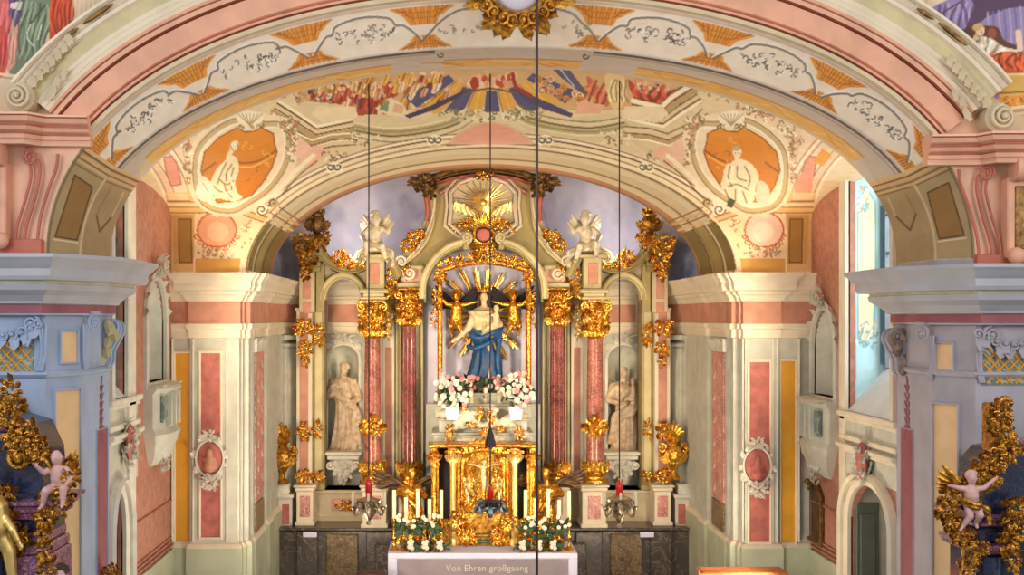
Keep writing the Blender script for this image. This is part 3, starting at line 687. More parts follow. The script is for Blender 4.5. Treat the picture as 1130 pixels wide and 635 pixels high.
# ---- paintings on the nave vault corners
def paint_nave():
    c = Canvas((226, 196, 158), 9)
    # left: draped standing figures
    c.poly([(-30, -30), (150, -30), (90, 30), (14, 100), (-30, 100)], (222, 196, 166))
    c.drape([(-6, -10), (14, -10), (18, 10), (10, 60), (4, 84), (-10, 84)], (206, 104, 100), 4, .12)
    c.drape([(10, -8), (28, -8), (26, 12), (16, 30)], (92, 74, 120), 3, .1)
    c.poly([(12, 4), (30, 2), (28, 10), (14, 10)], (232, 206, 196), smooth=True)
    c.drape([(28, -12), (58, -14), (56, 20), (46, 52), (30, 78), (10, 80), (14, 50), (24, 20)], (120, 132, 106), 6, .2, light=1.35)
    c.line([(36, 22), (30, 40), (38, 52)], 1.3, (220, 224, 200)); c.line([(46, 28), (42, 44)], 1.3, (220, 224, 200)); c.line([(50, 6), (34, 26)], 2.0, (70, 84, 66))
    c.drape([(58, -12), (78, -10), (82, 22), (70, 38), (56, 46), (56, 20)], (196, 72, 36), 5, .05, light=1.4)
    c.drape([(8, 60), (16, 34), (20, 30), (16, 70), (8, 78)], (222, 150, 130), 3, .1)
    c.drape([(-8, 40), (6, 30), (8, 74), (-8, 80)], (200, 80, 70), 3, .1)
    for x in range(82, 130, 5): c.line([(x, -10), (x - 3, 22)], 1.4, (206, 168, 120), .8)
    c.bands([(-20, 78), (16, 84), (40, 80)], [(0, 3, (240, 214, 170)), (3, 1.2, (180, 140, 100)), (6, 3, (232, 200, 160))])
    # right: seated woman on orange cloth before a violet curtain
    c.poly([(980, -20), (1160, -20), (1160, 110), (1100, 110), (1040, 50)], (150, 132, 170))
    c.poly([(985, -20), (1070, -20), (1040, 14), (1018, 20)], (226, 202, 168)); c.line([(1010, -6), (1016, 14)], 2, (206, 164, 110)); c.line([(1024, -6), (1020, 16)], 1.4, (206, 164, 110))
    c.drape([(1018, 16), (1068, -8), (1076, 6), (1064, 40), (1052, 44), (1036, 34)], (150, 130, 172), 6, -.1)
    c.line([(1028, 22), (1070, -4)], 1.6, (100, 60, 60), smooth=False)
    c.poly([(1068, -10), (1140, -10), (1140, 6), (1110, 10), (1088, 20), (1072, 34), (1062, 60), (1066, 30), (1076, 8)], (92, 66, 92))
    for k in range(8):
        x = 1090 + k * 6; c.line([(x, 14 - k), (x + 2, 34), (x + 6 - k, 54)], 2.2, (124, 108, 158) if k % 2 else (176, 160, 196), .9)
    c.poly([(1060, 40), (1070, 30), (1100, 30), (1108, 44), (1128, 56), (1128, 84), (1084, 84), (1068, 62)], (96, 62, 44), smooth=True)
    c.drape([(1076, 48), (1092, 42), (1108, 52), (1126, 56), (1112, 60), (1096, 64), (1088, 72), (1078, 66), (1070, 58)], (240, 216, 190), 5, .5)
    c.drape([(1086, 82), (1090, 66), (1104, 58), (1124, 58), (1140, 62), (1140, 82)], (204, 92, 48), 6, .1)
    c.drape([(1082, 82), (1086, 70), (1096, 64), (1094, 76)], (250, 224, 190), 3, .2)
    c.blob(1082, 34, 5, 6, (238, 196, 160), .3); c.line([(1077, 40), (1073, 50), (1074, 56)], 4, (222, 186, 130)); c.blob(1079, 30, 6, 4, (206, 166, 112), -.4); c.blob(1095, 37, 5, 6, (150, 80, 54)); c.line([(1084, 42), (1086, 48)], 4, (238, 196, 160))
    c.line([(1124, 36), (1126, 54)], 7, (236, 200, 170)); c.line([(1083, 35), (1084, 36)], 1, (110, 60, 50))
    c.poly([(1088, 82), (1150, 80), (1150, 140), (1110, 118)], (222, 176, 92)); c.line([(1086, 84), (1150, 81)], 2, (246, 214, 150), smooth=False); c.line([(1094, 104), (1150, 100)], 2, (160, 104, 50), smooth=False)
    c.poly([(1100, 108), (1150, 104), (1150, 118), (1110, 120)], (230, 150, 50)); c.scribble(1125, 112, 40, 8, [(170, 100, 40), (250, 190, 100)], 20, 1.4)
    c.bands([(1104, 122), (1130, 118), (1160, 118)], [(0, 3, (246, 224, 190)), (4, 2, (196, 150, 110)), (7, 3, (240, 206, 170))])
    return c
from mathutils.geometry import tessellate_polygon
# ------------------------------------------------------------------ planes in plan view; outward = right hand of travel
class Plane:
    def __init__(s, p0, p1):
        s.p0 = Vector(p0); d = Vector(p1) - s.p0; s.L = d.length; s.d = d / s.L; s.inw = Vector((-s.d.y, s.d.x))
        s.M = Matrix(((s.d.x, s.inw.x, 0, p0[0]), (s.d.y, s.inw.y, 0, p0[1]), (0, 0, 1, 0), (0, 0, 0, 1)))
    def u(s, px):
        k = (px - VPX) / F   # CX + k*Y = x ; Y = y
        # p0.x + u d.x = CX + k (p0.y + u d.y)
        return (CX + k * s.p0.y - s.p0.x) / (s.d.x - k * s.d.y)
    def Y(s, px): return s.p0.y + s.u(px) * s.d.y
    def z(s, px, py): return CZ - (py - VPY) * s.Y(px) / F
def wall_sheet(b, pl_M, outer, holes, th, mi=0):
    """a wall of thickness th in the local (x,z) plane with holes; front at local y=0, body behind it"""
    old = b.M; b.M = pl_M
    loops = [[Vector((x, z, 0)) for x, z in outer]] + [[Vector((x, z, 0)) for x, z in h] for h in holes]
    tris = tessellate_polygon(loops); pts = [p for l in loops for p in l]
    for y, fl in ((0, 1), (th, -1)):
        b.add([(p.x, y, p.y) for p in pts], [tuple(t[::fl]) for t in tris], mi)
    for l in loops:
        n = len(l); b.add([(p.x, 0, p.y) for p in l] + [(p.x, th, p.y) for p in l], [(i, (i + 1) % n, n + (i + 1) % n, n + i) for i in range(n)], mi)
    b.M = old
def arched(x0, x1, z0, zs, rise=None, n=14):
    """opening outline with a round head: springing at zs"""
    cx, r = (x0 + x1) / 2, (x1 - x0) / 2; rise = rise or r
    return [(x0, z0), (x1, z0)] + [(cx + r * math.cos(PI * i / n), zs + rise * math.sin(PI * i / n)) for i in range(n + 1)]
def rect(x0, x1, z0, z1): return [(x0, z0), (x1, z0), (x1, z1), (x0, z1)]
def frame_ring(b, outline, w, y0, y1, mi=None, closed=True):
    """a moulding of width w following an outline in local (x,z)"""
    n = len(outline); rs = []
    for i in range(n):
        a = Vector(outline[i - 1]) if (closed or i) else Vector(outline[0]); p = Vector(outline[i]); c = Vector(outline[(i + 1) % n]) if (closed or i < n - 1) else p
        d0 = (p - a) if (p - a).length > 1e-6 else (c - p); d1 = (c - p) if (c - p).length > 1e-6 else d0
        d0 = d0.normalized(); d1 = d1.normalized(); n0 = Vector((d0.y, -d0.x)); n1 = Vector((d1.y, -d1.x)); bb = (n0 + n1)
        bb = bb.normalized() if bb.length > .1 else n0; k = w / max(.4, bb.dot(n0))
        rs.append([(p.x, y1, p.y), (p.x, y0, p.y), (p.x + bb.x * k * .5, y0 - abs(y1 - y0) * .35, p.y + bb.y * k * .5), (p.x + bb.x * k, y0, p.y + bb.y * k), (p.x + bb.x * k, y1, p.y + bb.y * k)])
    if closed: rs.append(rs[0])
    b.rings(rs, False, False, mi)
def panel(b, pl, px0, px1, py0, py1, fw=.035, mf=1, mm=0, proud=.03, fmargin=0):
    """framed wall panel placed where the photograph shows it on plane pl; mm field, mf frame"""
    old = b.M; b.M = pl.M; pm = (px0 + px1) / 2
    u0, u1 = pl.u(px0), pl.u(px1); z1, z0 = pl.z(pm, py0), pl.z(pm, py1)
    b.box(u0, u1, -.008, .02, z0, z1, mm)
    frame_ring(b, [(u0, z0), (u0, z1), (u1, z1), (u1, z0)][::-1], fw, -proud, .0, mf)
    b.M = old

ZF = -0.1
# ---- floor
b = MB(); b.box(-12, 12, -4, 27, ZF - .2, ZF, 0); struct(b.build('floor', 'marble_grey', smooth=False))

# ---- chancel arch soffit (painted)
cvS = paint_soffit()
soff = surface('trim_arch_soffit', loft([c3(A_, YA, 1300), c3(B_, YB, 1300), c3(B_, YC, 1300)], 46), cvS); struct(soff)
# back face of the arch and closing walls
b = MB(); cur = arch(N=80, **B_); b.ring_sweep(cur, [(0, 16.0), (1.9, 16.0), (1.9, 15.9)], [0, 0]); struct(b.build('wall_arch_back', 'cream'))
# ---- front wall round the arch
b = MB(); cur = arch(N=120, **A_)
b.ring_sweep(cur, [(0, 14.2), (2.2, 14.2), (4.4, 14.2)], [0, 0])
b.box(-9.6, -8.2, 14.2, 14.5, 5.6, 12, 0); b.box(8.2, 9.6, 14.2, 14.5, 5.6, 12, 0)
struct(b.build('wall_front', 'salmon_light'))
cvN = paint_nave(); GX, GZ = np.meshgrid(np.linspace(-9.4, 9.4, 1500), np.linspace(6.98, 10.0, 260))
struct(surface('ceiling_nave_fresco', np.stack([GX, np.full_like(GX, 14.17), GZ], -1), cvN, (np.abs(GX) / 6.0) ** 2.1 + (np.maximum(0, GZ - 5.66) / 3.7) ** 2.1 > 1))
# moulded archivolt
t0 = .44
cur = arch(N=220, t0=t0, t1=PI - t0, **A_)
pr = [(0, 14.2, 0), (0, 14.09, 0), (.045, 14.09, 1), (.055, 14.14, 1), (.07, 14.08, 3), (.095, 14.07, 2), (.11, 14.12, 1), (.12, 14.15, 3), (.14, 14.10, 3), (.36, 14.07, 1), (.375, 14.13, 1), (.39, 14.04, 2), (.42, 14.02, 2), (.44, 14.04, 1), (.455, 14.10, 3), (.47, 14.06, 3), (.50, 14.05, 4),
      (.54, 14.03, 5), (.55, 14.05, 4), (.60, 14.03, 5), (.61, 14.06, 4), (.66, 14.04, 6), (.78, 14.02, 4), (.80, 14.05, 4), (.82, 14.00, 4), (.86, 13.99, 5), (.868, 14.03, 4), (.93, 13.97, 5), (.945, 14.02, 4), (.97, 13.96, 4), (1.0, 13.96, 4), (1.0, 14.2, 4)]
b = MB(); b.ring_sweep(cur, [(o, y) for o, y, _ in pr], [m_ for _, _, m_ in pr[:-1]])
av = struct(b.build('trim_archivolt', ['cream_dark', 'salmon_dark', 'salmon_light', 'salmon_field', 'cream', 'cream_dark', 'olive_light'], smooth=30))
# long slots cut in the cream fillet, and carved ends of the archivolt
b = MB()
for t in (.62, .70, .86, 1.02, 1.18, PI - .62, PI - .70, PI - .86, PI - 1.02, PI - 1.18):
    x, z, nx, nz = arch(N=1, t0=t, t1=t + .001, **A_)[0]
    tx, tz = -nz, nx; L_ = .11 if .6 < abs((t if t < 1.5 else PI - t) - .78) or int(t * 10) % 2 else .2
    c0 = Vector((x + nx * .905, 13.97, z + nz * .905))
    b.tube([c0 + Vector((tx, 0, tz)) * k for k in (-L_, -L_ * .5, 0, L_ * .5, L_)], [.008, .026, .03, .026, .008], 6, 0)
b.build('trim_slot', 'gold_brown', av)
b = MB()
for sgn, (vx, vy) in ((-1, (19, 106)), (1, (1107, 129))):
    c0 = P(vx, vy, 13.85)
    b.scroll(c0, .135, PI / 2, 2.2, sgn, .024, dy=.05); b.lathe([(.001, -.1), (.2, -.1), (.23, 0), (.2, .08)], (0, 0, 0), 20) if False else None
    b.rings([[(c0.x + math.cos(a) * r, y, c0.z + math.sin(a) * r) for a in [2 * PI * k / 24 for k in range(24)]] for r, y in ((.03, 13.90), (.13, 13.90), (.165, 13.93), (.165, 14.2))], True, True)
    for k in range(7):
        a = (.95 + k * .06) if sgn < 0 else (PI - .95 - k * .06)
        b.leaf(c0 + Vector((-sgn * (.10 + k * .07), .08, .12 + k * .075)), a + PI * 0 - sgn * .0, .15, .12, .3)
    for k in range(6):
        q = c0 + Vector((-sgn * (.30 + .06 * (k % 3)), .12, -.02 + .1 * k)); b.leaf(q, (1.0 + .2 * (k % 2)) if sgn < 0 else PI - 1.0 - .2 * (k % 2), .2, .08, .2)
b.build('trim_volute', 'cream_dark', av)

# ---- piers of the chancel arch
def mirror_path(p): return [(-x, y) for x, y in p[::-1]]
PLB = [(-9.2, 14.2), (-5.24, 14.2), (-5.0, 14.75), (-5.0, 16.0)]
CORN = lambda dz: [(.0, 5.02 + dz), (.05, 5.02 + dz), (.06, 5.04 + dz), (.06, 5.14 + dz), (.10, 5.15 + dz), (.11, 5.18 + dz), (.17, 5.24 + dz), (.26, 5.30 + dz), (.28, 5.36 + dz), (.26, 5.375 + dz), (.26, 5.40 + dz), (.38, 5.41 + dz), (.40, 5.45 + dz), (.40, 5.53 + dz), (.43, 5.56 + dz), (.48, 5.62 + dz), (.51, 5.65 + dz), (.51, 5.69 + dz), (.0, 5.70 + dz)]
CMAT = [1, 1, 2, 1, 0, 0, 0, 0, 3, 3, 3, 0, 0, 0, 0, 0, 0, 0]
for side in (-1, 1):
    dz = 0.0 if side < 0 else -0.11; nm = 'left' if side < 0 else 'right'; base = 'pale_blue' if side < 0 else 'mauve_grey'
    path = PLB if side < 0 else mirror_path(PLB)
    b = MB(); poly = path + ([(-5.4, 16.0), (-5.4, 16.3), (-9.2, 16.3)] if side < 0 else [(9.2, 16.3), (5.4, 16.3), (5.4, 16.0)])
    b.plan(poly, ZF, 5.69, 0); pier = struct(b.build('wall_pier_' + nm, base, smooth=False))
    # pilasters: chamfer and reveal
    b = MB()
    prof = [(.0, 4.31), (.03, 4.32), (.055, 4.35), (.03, 4.38), (.0, 4.39)]
    b.sweep(path if side < 0 else path, prof, [0] * 4); b.build('trim_astragal', base, pier)
    ext = [(path[-1][0] - .0, path[-1][1])] if side < 0 else []
    cp = (path + [(-5.8, 16.0)]) if side < 0 else ([(5.8, 16.0)] + path)
    # a ressaut over the pilaster
    cp = [(-9.2, 14.2), (-6.55, 14.2), (-6.55, 14.12), (-5.28, 14.12), (-4.97, 14.70), (-4.97, 15.25), (-5.0, 15.25), (-5.0, 16.0), (-5.8, 16.0)]
    if side > 0: cp = mirror_path(cp)
    b = MB(); b.sweep(cp, CORN(dz), CMAT); corn = struct(fixn(b.build('trim_cornice_' + nm, ['pier_cornice', base, 'plum', 'stone_grey'], smooth=25)))
    b = MB(); b.plan(path + ([(-6, 16)] if side < 0 else [(6, 16)]), 5.66 + dz, 5.69 + dz); 
    # faces
    if side < 0: fr, ch, rv = Plane(PLB[0], PLB[1]), Plane(PLB[1], PLB[2]), Plane(PLB[2], PLB[3])
    else:
        q = mirror_path(PLB); rv, ch, fr = Plane(q[0], q[1]), Plane(q[1], q[2]), Plane(q[2], q[3])
    b = MB()
    if side < 0:
        panel(b, ch, 66, 84, 366, 400, .02); panel(b, ch, 60, 87, 431, 700, .025)
    else:
        panel(b, ch, 1035, 1053, 380, 412, .02); panel(b, ch, 1031.5, 1058, 447, 700, .025)
    fixn(b.build('trim_beige_panel', ['beige', base], pier, smooth=False))
    b = MB()
    if side < 0: panel(b, rv, 106, 118, 474, 700, .012, 1, 0, .012)
    else: panel(b, rv, 995, 1008, 474, 700, .012, 1, 0, .012)
    b.M = rv.M; um = rv.u(111.5 if side < 0 else 1001.5)
    for k in range(7):
        z = 4.10 - k * .10; w = .03 + .09 * (k / 6)
        for s_ in (-1, 1): b.leaf((um, -.01, z - .05), PI / 2 + s_ * .6, .13, w, .05)
    b.leaf((um, -.01, 4.05), PI / 2, .22, .06, .05)
    fixn(b.build('trim_plum_strip', ['plum', base], pier, smooth=False))
    # ionic volutes of the capital
    b = MB()
    for pl, pxs in ((fr, (36, -20) if side < 0 else (1092, 1150)), (ch, (99, 100) if side < 0 else (1022, 1022)))[:2]:
        b.M = pl.M
        for i, px in enumerate(pxs[:2] if pl is fr else pxs[:1]):
            u = pl.u(px); zt = 4.93 if side < 0 else 4.80; hd = (1 if i == 0 else -1) * (-1 if side < 0 else 1)
            if pl is ch: hd = -hd
            c0 = Vector((u, -.05, zt)); b.scroll(c0, .10, PI / 2, 2.0, hd, .022, dy=.03)
            for j in (0, 1, 2):
                o = hd * (.02 + .045 * j)
                b.tube(smooth_pts([(u - o - hd * .06, -.05, zt - .02), (u - hd * .1 - o * .6, -.055, zt - .18), (u - hd * .10 - o * .5, -.04, zt - .36), (u - hd * .06 - o * .5, -.03, zt - .54)], 4), .016, 6)
            b.box(u - .14, u + .14, -.05, 0, zt + .10, zt + .14, bev=.01)
    b.M = Matrix.Identity(4)
    # corner console with carved leaf at the back edge of the reveal
    xk = -5.0 if side < 0 else 5.0; s2 = -side
    pts = [(xk, 15.85, 4.95 + dz), (xk + s2 * .14, 15.85, 4.93 + dz), (xk + s2 * .19, 15.85, 4.84 + dz), (xk + s2 * .15, 15.85, 4.74 + dz), (xk + s2 * .07, 15.85, 4.58 + dz), (xk + s2 * .06, 15.85, 4.45 + dz), (xk + s2 * .02, 15.85, 4.38 + dz)]
    sp = smooth_pts(pts, 4)
    b.rings([[(p[0], 15.70, p[2]), (p[0], 15.98, p[2]), (xk - s2 * .02, 15.98, p[2]), (xk - s2 * .02, 15.70, p[2])] for p in sp])
    b.tube([(p[0] + s2 * .01, 15.76, p[2]) for p in sp], .028, 6); b.tube([(p[0] + s2 * .01, 15.93, p[2]) for p in sp], .028, 6)
    b.scroll((xk + s2 * .11, 15.70, 4.87 + dz), .085, PI / 2, 1.8, -s2, .02)
    fixn(b.build('trim_capital_volute', base, pier))
    b = MB()
    for k in range(6):
        p = sp[min(len(sp) - 1, 3 + k * 3)]; b.leaf((p[0] - s2 * .05, 15.66, p[2] + .02), -PI / 2 + .3 * (-1) ** k, .17, .12, .25)
    b.build('trim_carved_leaf', 'carved_brown' if side > 0 else 'olive_light', pier)
    # swag of white ribbon and lattice field on the front face
    b = MB(); b.M = fr.M; uc = fr.u(8 if side < 0 else 1118); zc = (4.58 if side < 0 else 4.47)
    b.box(uc - .36, uc + .30, -.012, .01, zc - .24, zc + .22, 0)
    lat = []
    for k in range(-3, 4):
        for s_ in (-1, 1):
            x0, z0_, x1, z1_ = uc + k * .11 - .2 * s_, zc - .22, uc + k * .11 + .2 * s_, zc + .2
            def clip(x, z, X, Z):
                lo, hi = uc - .35, uc + .29
                t = 1.0 if lo <= x <= hi else ((hi if x > hi else lo) - X) / (x - X)
                return X + (x - X) * t, Z + (z - Z) * t
            if not (uc - .35 < uc + k * .11 < uc + .29): continue
            mx_, mz_ = uc + k * .11, zc - .01
            (x0, z0_), (x1, z1_) = clip(x0, z0_, mx_, mz_), clip(x1, z1_, mx_, mz_)
            b.tube([(x0, -.018, z0_), (x1, -.018, z1_)], .010, 5, 1)
    b.build('trim_lattice', ['marble_green', 'ochre'], pier)
    b = MB(); b.M = fr.M
    for k in range(9):
        t = k / 8; q = Vector((uc - .42 + .8 * t, -.06, zc + .34 - .12 * math.sin(PI * t))); b.leaf(q, -PI / 2 + random.Random(k).uniform(-.9, .9), .22, .12, .4); b.scroll(q, .06, k, 1.2, 1, .018)
    b.build('trim_swag', base, pier)
    # salmon attic: plinth, impost cornice, volute ribs, console
    if side < 0: X_ = lambda p: Xp(p, 14.1)
    else: X_ = lambda p: Xp(p, 14.1)
    b = MB(); 
    if side < 0: b.box(-9.2, X_(46), 14.08, 14.2, 5.6, Zp(264, 14.1), 0, .01)
    else: b.box(X_(1078), 9.2, 14.08, 14.2, 5.5, Zp(281, 14.1), 0, .01)
    struct(b.build('trim_plinth_' + nm, 'salmon_dark', smooth=False))
    zt = Zp(127, 13.9) if side < 0 else Zp(148, 13.9); x1 = X_(101) if side < 0 else X_(1020)
    ip = [(-9.2, 13.86), (Xp(26, 13.86), 13.86), (Xp(46, 14.08), 14.06), (Xp(100, 14.1), 14.1)]
    if side > 0: ip = [(Xp(1023, 14.1), 14.1), (Xp(1082, 14.08), 14.06), (Xp(1100, 13.86), 13.86), (9.2, 13.86)]
    prf = [(-.14, -.40), (.01, -.40), (.02, -.37), (.02, -.33), (.05, -.325), (.05, -.27), (.03, -.26), (.03, -.245), (.10, -.22), (.12, -.17), (.10, -.16), (.10, -.135), (.17, -.11), (.19, -.05), (.17, -.04), (.2, -.03), (.2, .0), (-.2, .005)]
    b = MB(); b.sweep(ip, [(o, zt + z * .80) for o, z in prf], [0, 1, 0, 1, 0, 2, 2, 1, 0, 2, 2, 1, 0, 2, 0, 1, 1]); struct(fixn(b.build('trim_impost_' + nm, ['salmon_field', 'salmon_light', 'salmon_dark'], smooth=25)))
    mx = (lambda p: p) if side < 0 else (lambda p: 1122 - p)
    dy_ = 0 if side < 0 else 17
    b = MB()
    for line, r_, k_ in (([(42, 176), (44, 192), (38, 220), (29, 250), (25, 281)], .022, 1), ([(33, 182), (34, 196), (27, 224), (19, 250), (16, 281)], .018, 1), ([(64, 170), (62, 186), (52, 214), (44, 244), (40, 281)], .020, 1)):
        b.tube(smooth_pts([tuple(P(mx(x), y + dy_, 14.12)) for x, y in line], 5), r_, 6, k_)
    b.scroll(P(mx(34), 173 + dy_, 14.10), .10, PI / 2, 1.8, 1 if side < 0 else -1, .02, 1, dy=.03)
    # console and its panel at the edge of the frame
    cc = P(mx(-17), 168 + dy_, 13.95); b.scroll(cc + Vector((0, -.15, 0)), .13, PI / 2, 1.9, 1 if side > 0 else -1, .028, 0, dy=.05)
    b.lathe([(.001, -.2), (.14, -.2), (.16, -.1), (.15, .1), (.16, .2)], (0, 0, 0), 12) if False else None
    b.tube([cc + Vector((k * .07, 0, 0)) for k in (-3, -2, -1, 0, 1, 2, 3)], [.15, .16, .135, .14, .135, .16, .15], 14, 0)
    b.box(cc.x - .25, cc.x + .22, 14.0, 14.2, cc.z - 1.0, cc.z - .1, 0, .02); b.box(cc.x - .17, cc.x + .15, 13.985, 14.1, cc.z - .9, cc.z - .2, 2, .01)
    b.ell((cc.x + (.16 if side < 0 else -.16), 13.98, cc.z - .98), (.10, .1, .1), 10, 0)
    struct(b.build('trim_attic_ribs_' + nm, ['salmon_field', 'salmon_dark', 'gold_brown']))

# ---- gilt cartouche at the crown of the arch (a keystone ornament)
kt = thing('keystone_cartouche', 'gilded rocaille cartouche with pale lilac centre at the crown of the near arch', 'ornament', P(571, -14, 14.0))
c0 = P(571, -14, 14.0); b = MB(); Rr = random.Random(4)
b.rings([[c0 + Vector((math.cos(a) * (rx), y, math.sin(a) * rx * 1.0)) for a in [2 * PI * k / 40 for k in range(40)]] for rx, y in ((.27, -.06), (.30, -.14), (.34, -.15), (.37, -.1), (.38, .12))], True, False)
for k in range(26):
    a = -PI + PI * 2 * k / 26 + Rr.uniform(-.05, .05); st = c0 + Vector((math.cos(a) * .33, -.1, math.sin(a) * .33)); L_ = .27 + (.10 if abs(a + PI / 2) < .7 else 0) + (.1 if abs(abs(a + PI / 2) - 1.25) < .35 else 0)
    b.leaf(st, a + Rr.uniform(-.3, .3), L_, .15, .35)
for k in range(12):
    a = -PI * .98 + PI * .96 * k / 11; st = c0 + Vector((math.cos(a) * .42, -.14, math.sin(a) * .40)); b.scroll(st, .075, a, 1.3, (-1) ** k, .022, dy=.04)
fixn(b.build('gilt_frame', 'gold_dark', kt)); b = MB()
b.rings([[c0 + Vector((math.cos(a) * r, y, math.sin(a) * r)) for a in [2 * PI * k / 32 for k in range(32)]] for r, y in ((.02, -.10), (.15, -.09), (.24, -.06), (.29, .0))], True, True)
fixn(b.build('oval_field', 'lavender', kt))

# ---- chancel vault
cvV = paint_vault()
# soffit of the apse arch: cream bands and olive panels
for k, (Y, w, cc) in enumerate(((19.95, 3, (236, 220, 184)), (20.2, 2.0, (150, 124, 88)), (20.6, 6, (240, 226, 194)), (21.2, 6, (232, 214, 176)), (21.65, 1.4, (150, 124, 84)), (22.1, 5, (240, 224, 190)), (22.6, 4, (206, 150, 110)), (22.95, 3, (170, 120, 84)))):
    cvV.line(arch_px(D_, Y, 0, 80), w, cc, smooth=False)
for sg in (1, -1):
    for (Ya, Yb, cc) in ((20.05, 20.7, (150, 132, 78)), (20.9, 21.6, (176, 156, 100)), (21.8, 22.8, (140, 122, 76))):
        ta, tb = .03, .42
        f = lambda t, Y: arch_px(D_, Y, 0, 1, t if sg > 0 else PI - t, (t if sg > 0 else PI - t) + .001)[0]
        cvV.poly([f(t, Y) for t, Y in [(ta, Ya)] + [(ta + (tb - ta) * i / 8, Ya) for i in range(9)] + [(tb - (tb - ta) * i / 8, Yb) for i in range(9)]], cc)
        cvV.line([f(ta + (tb - ta) * i / 8, Ya) for i in range(9)], 1.2, (96, 80, 46), smooth=False)
    for dt_, w, cc in ((.45, 2.5, (240, 214, 160)), (.48, 1.3, (140, 96, 56)), (.51, 2.5, (234, 196, 140)), (.54, 1.2, (140, 96, 56))):
        cvV.line([arch_px(D_, Y, 0, 1, dt_ if sg > 0 else PI - dt_, (dt_ if sg > 0 else PI - dt_) + .001)[0] for Y in (19.9, 20.5, 21, 22, 23)], w, cc, smooth=False)
struct(surface('ceiling_apse_arch', loft([c3(D_, YD0, 900), c3(D_, YD1, 900)], 40), cvV))
px = np.arange(140, 985, 1.0); py = np.arange(70, 306, 1.0); PX, PY = np.meshgrid(px, py)
def ssel(x, y, cx, hw, zy, hh, n):
    u = np.abs(x - cx) / hw; v = np.maximum(0, (zy - y) / hh); return (u ** n + v ** n) ** (1 / n)
rC = ssel(PX, PY, 555.2, 434.4, 291.8, 216.3, 2.15); rD = ssel(PX, PY, 542.4, 272.4, 301.8, 141.1, 2.0)
def vault_depth(PX, PY, rC, rD):
    s_ = np.clip((rD - 1) / np.maximum(.02, (rD - 1) + np.maximum(0.0, 1.05 - rC)), 0, 1); h_ = np.clip((244 - PY) / 80, 0, 1); h_ = h_ * h_ * (3 - 2 * h_)
    return 19.88 - 3.75 * (s_ ** 1.25) * h_
YV = vault_depth(PX, PY, rC, rD)
G = np.stack([CX + (PX - VPX) * YV / F, YV, CZ - (PY - VPY) * YV / F], -1)
mask = (rC < 1.10) & (rD > .985) & (np.abs(G[..., 0]) < 5.16)
struct(surface('ceiling_vault', G, cvV, mask))
# carved brackets on the crown of the apse arch stand out of the painting
# ---- lunette wall behind the altar
cvL = Canvas((212, 206, 218), 7)
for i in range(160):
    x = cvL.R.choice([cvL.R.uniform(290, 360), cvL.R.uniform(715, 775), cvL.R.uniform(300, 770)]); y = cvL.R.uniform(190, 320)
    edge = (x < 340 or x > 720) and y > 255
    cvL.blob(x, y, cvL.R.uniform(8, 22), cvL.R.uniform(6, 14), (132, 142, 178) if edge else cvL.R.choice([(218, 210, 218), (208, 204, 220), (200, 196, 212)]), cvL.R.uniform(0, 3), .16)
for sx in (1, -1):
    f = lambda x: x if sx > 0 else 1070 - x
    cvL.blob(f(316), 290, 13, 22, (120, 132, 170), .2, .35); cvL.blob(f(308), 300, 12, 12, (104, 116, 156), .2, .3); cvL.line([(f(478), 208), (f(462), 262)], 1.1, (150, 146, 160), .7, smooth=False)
gx = np.linspace(-4.3, 4.3, 420); gz = np.linspace(4.9, 8.2, 160); GX, GZ = np.meshgrid(gx, gz)
struct(surface('wall_lunette', np.stack([GX, np.full_like(GX, 25.35) - .25 * (GX / 4.3) ** 4 * 6, GZ], -1), cvL))

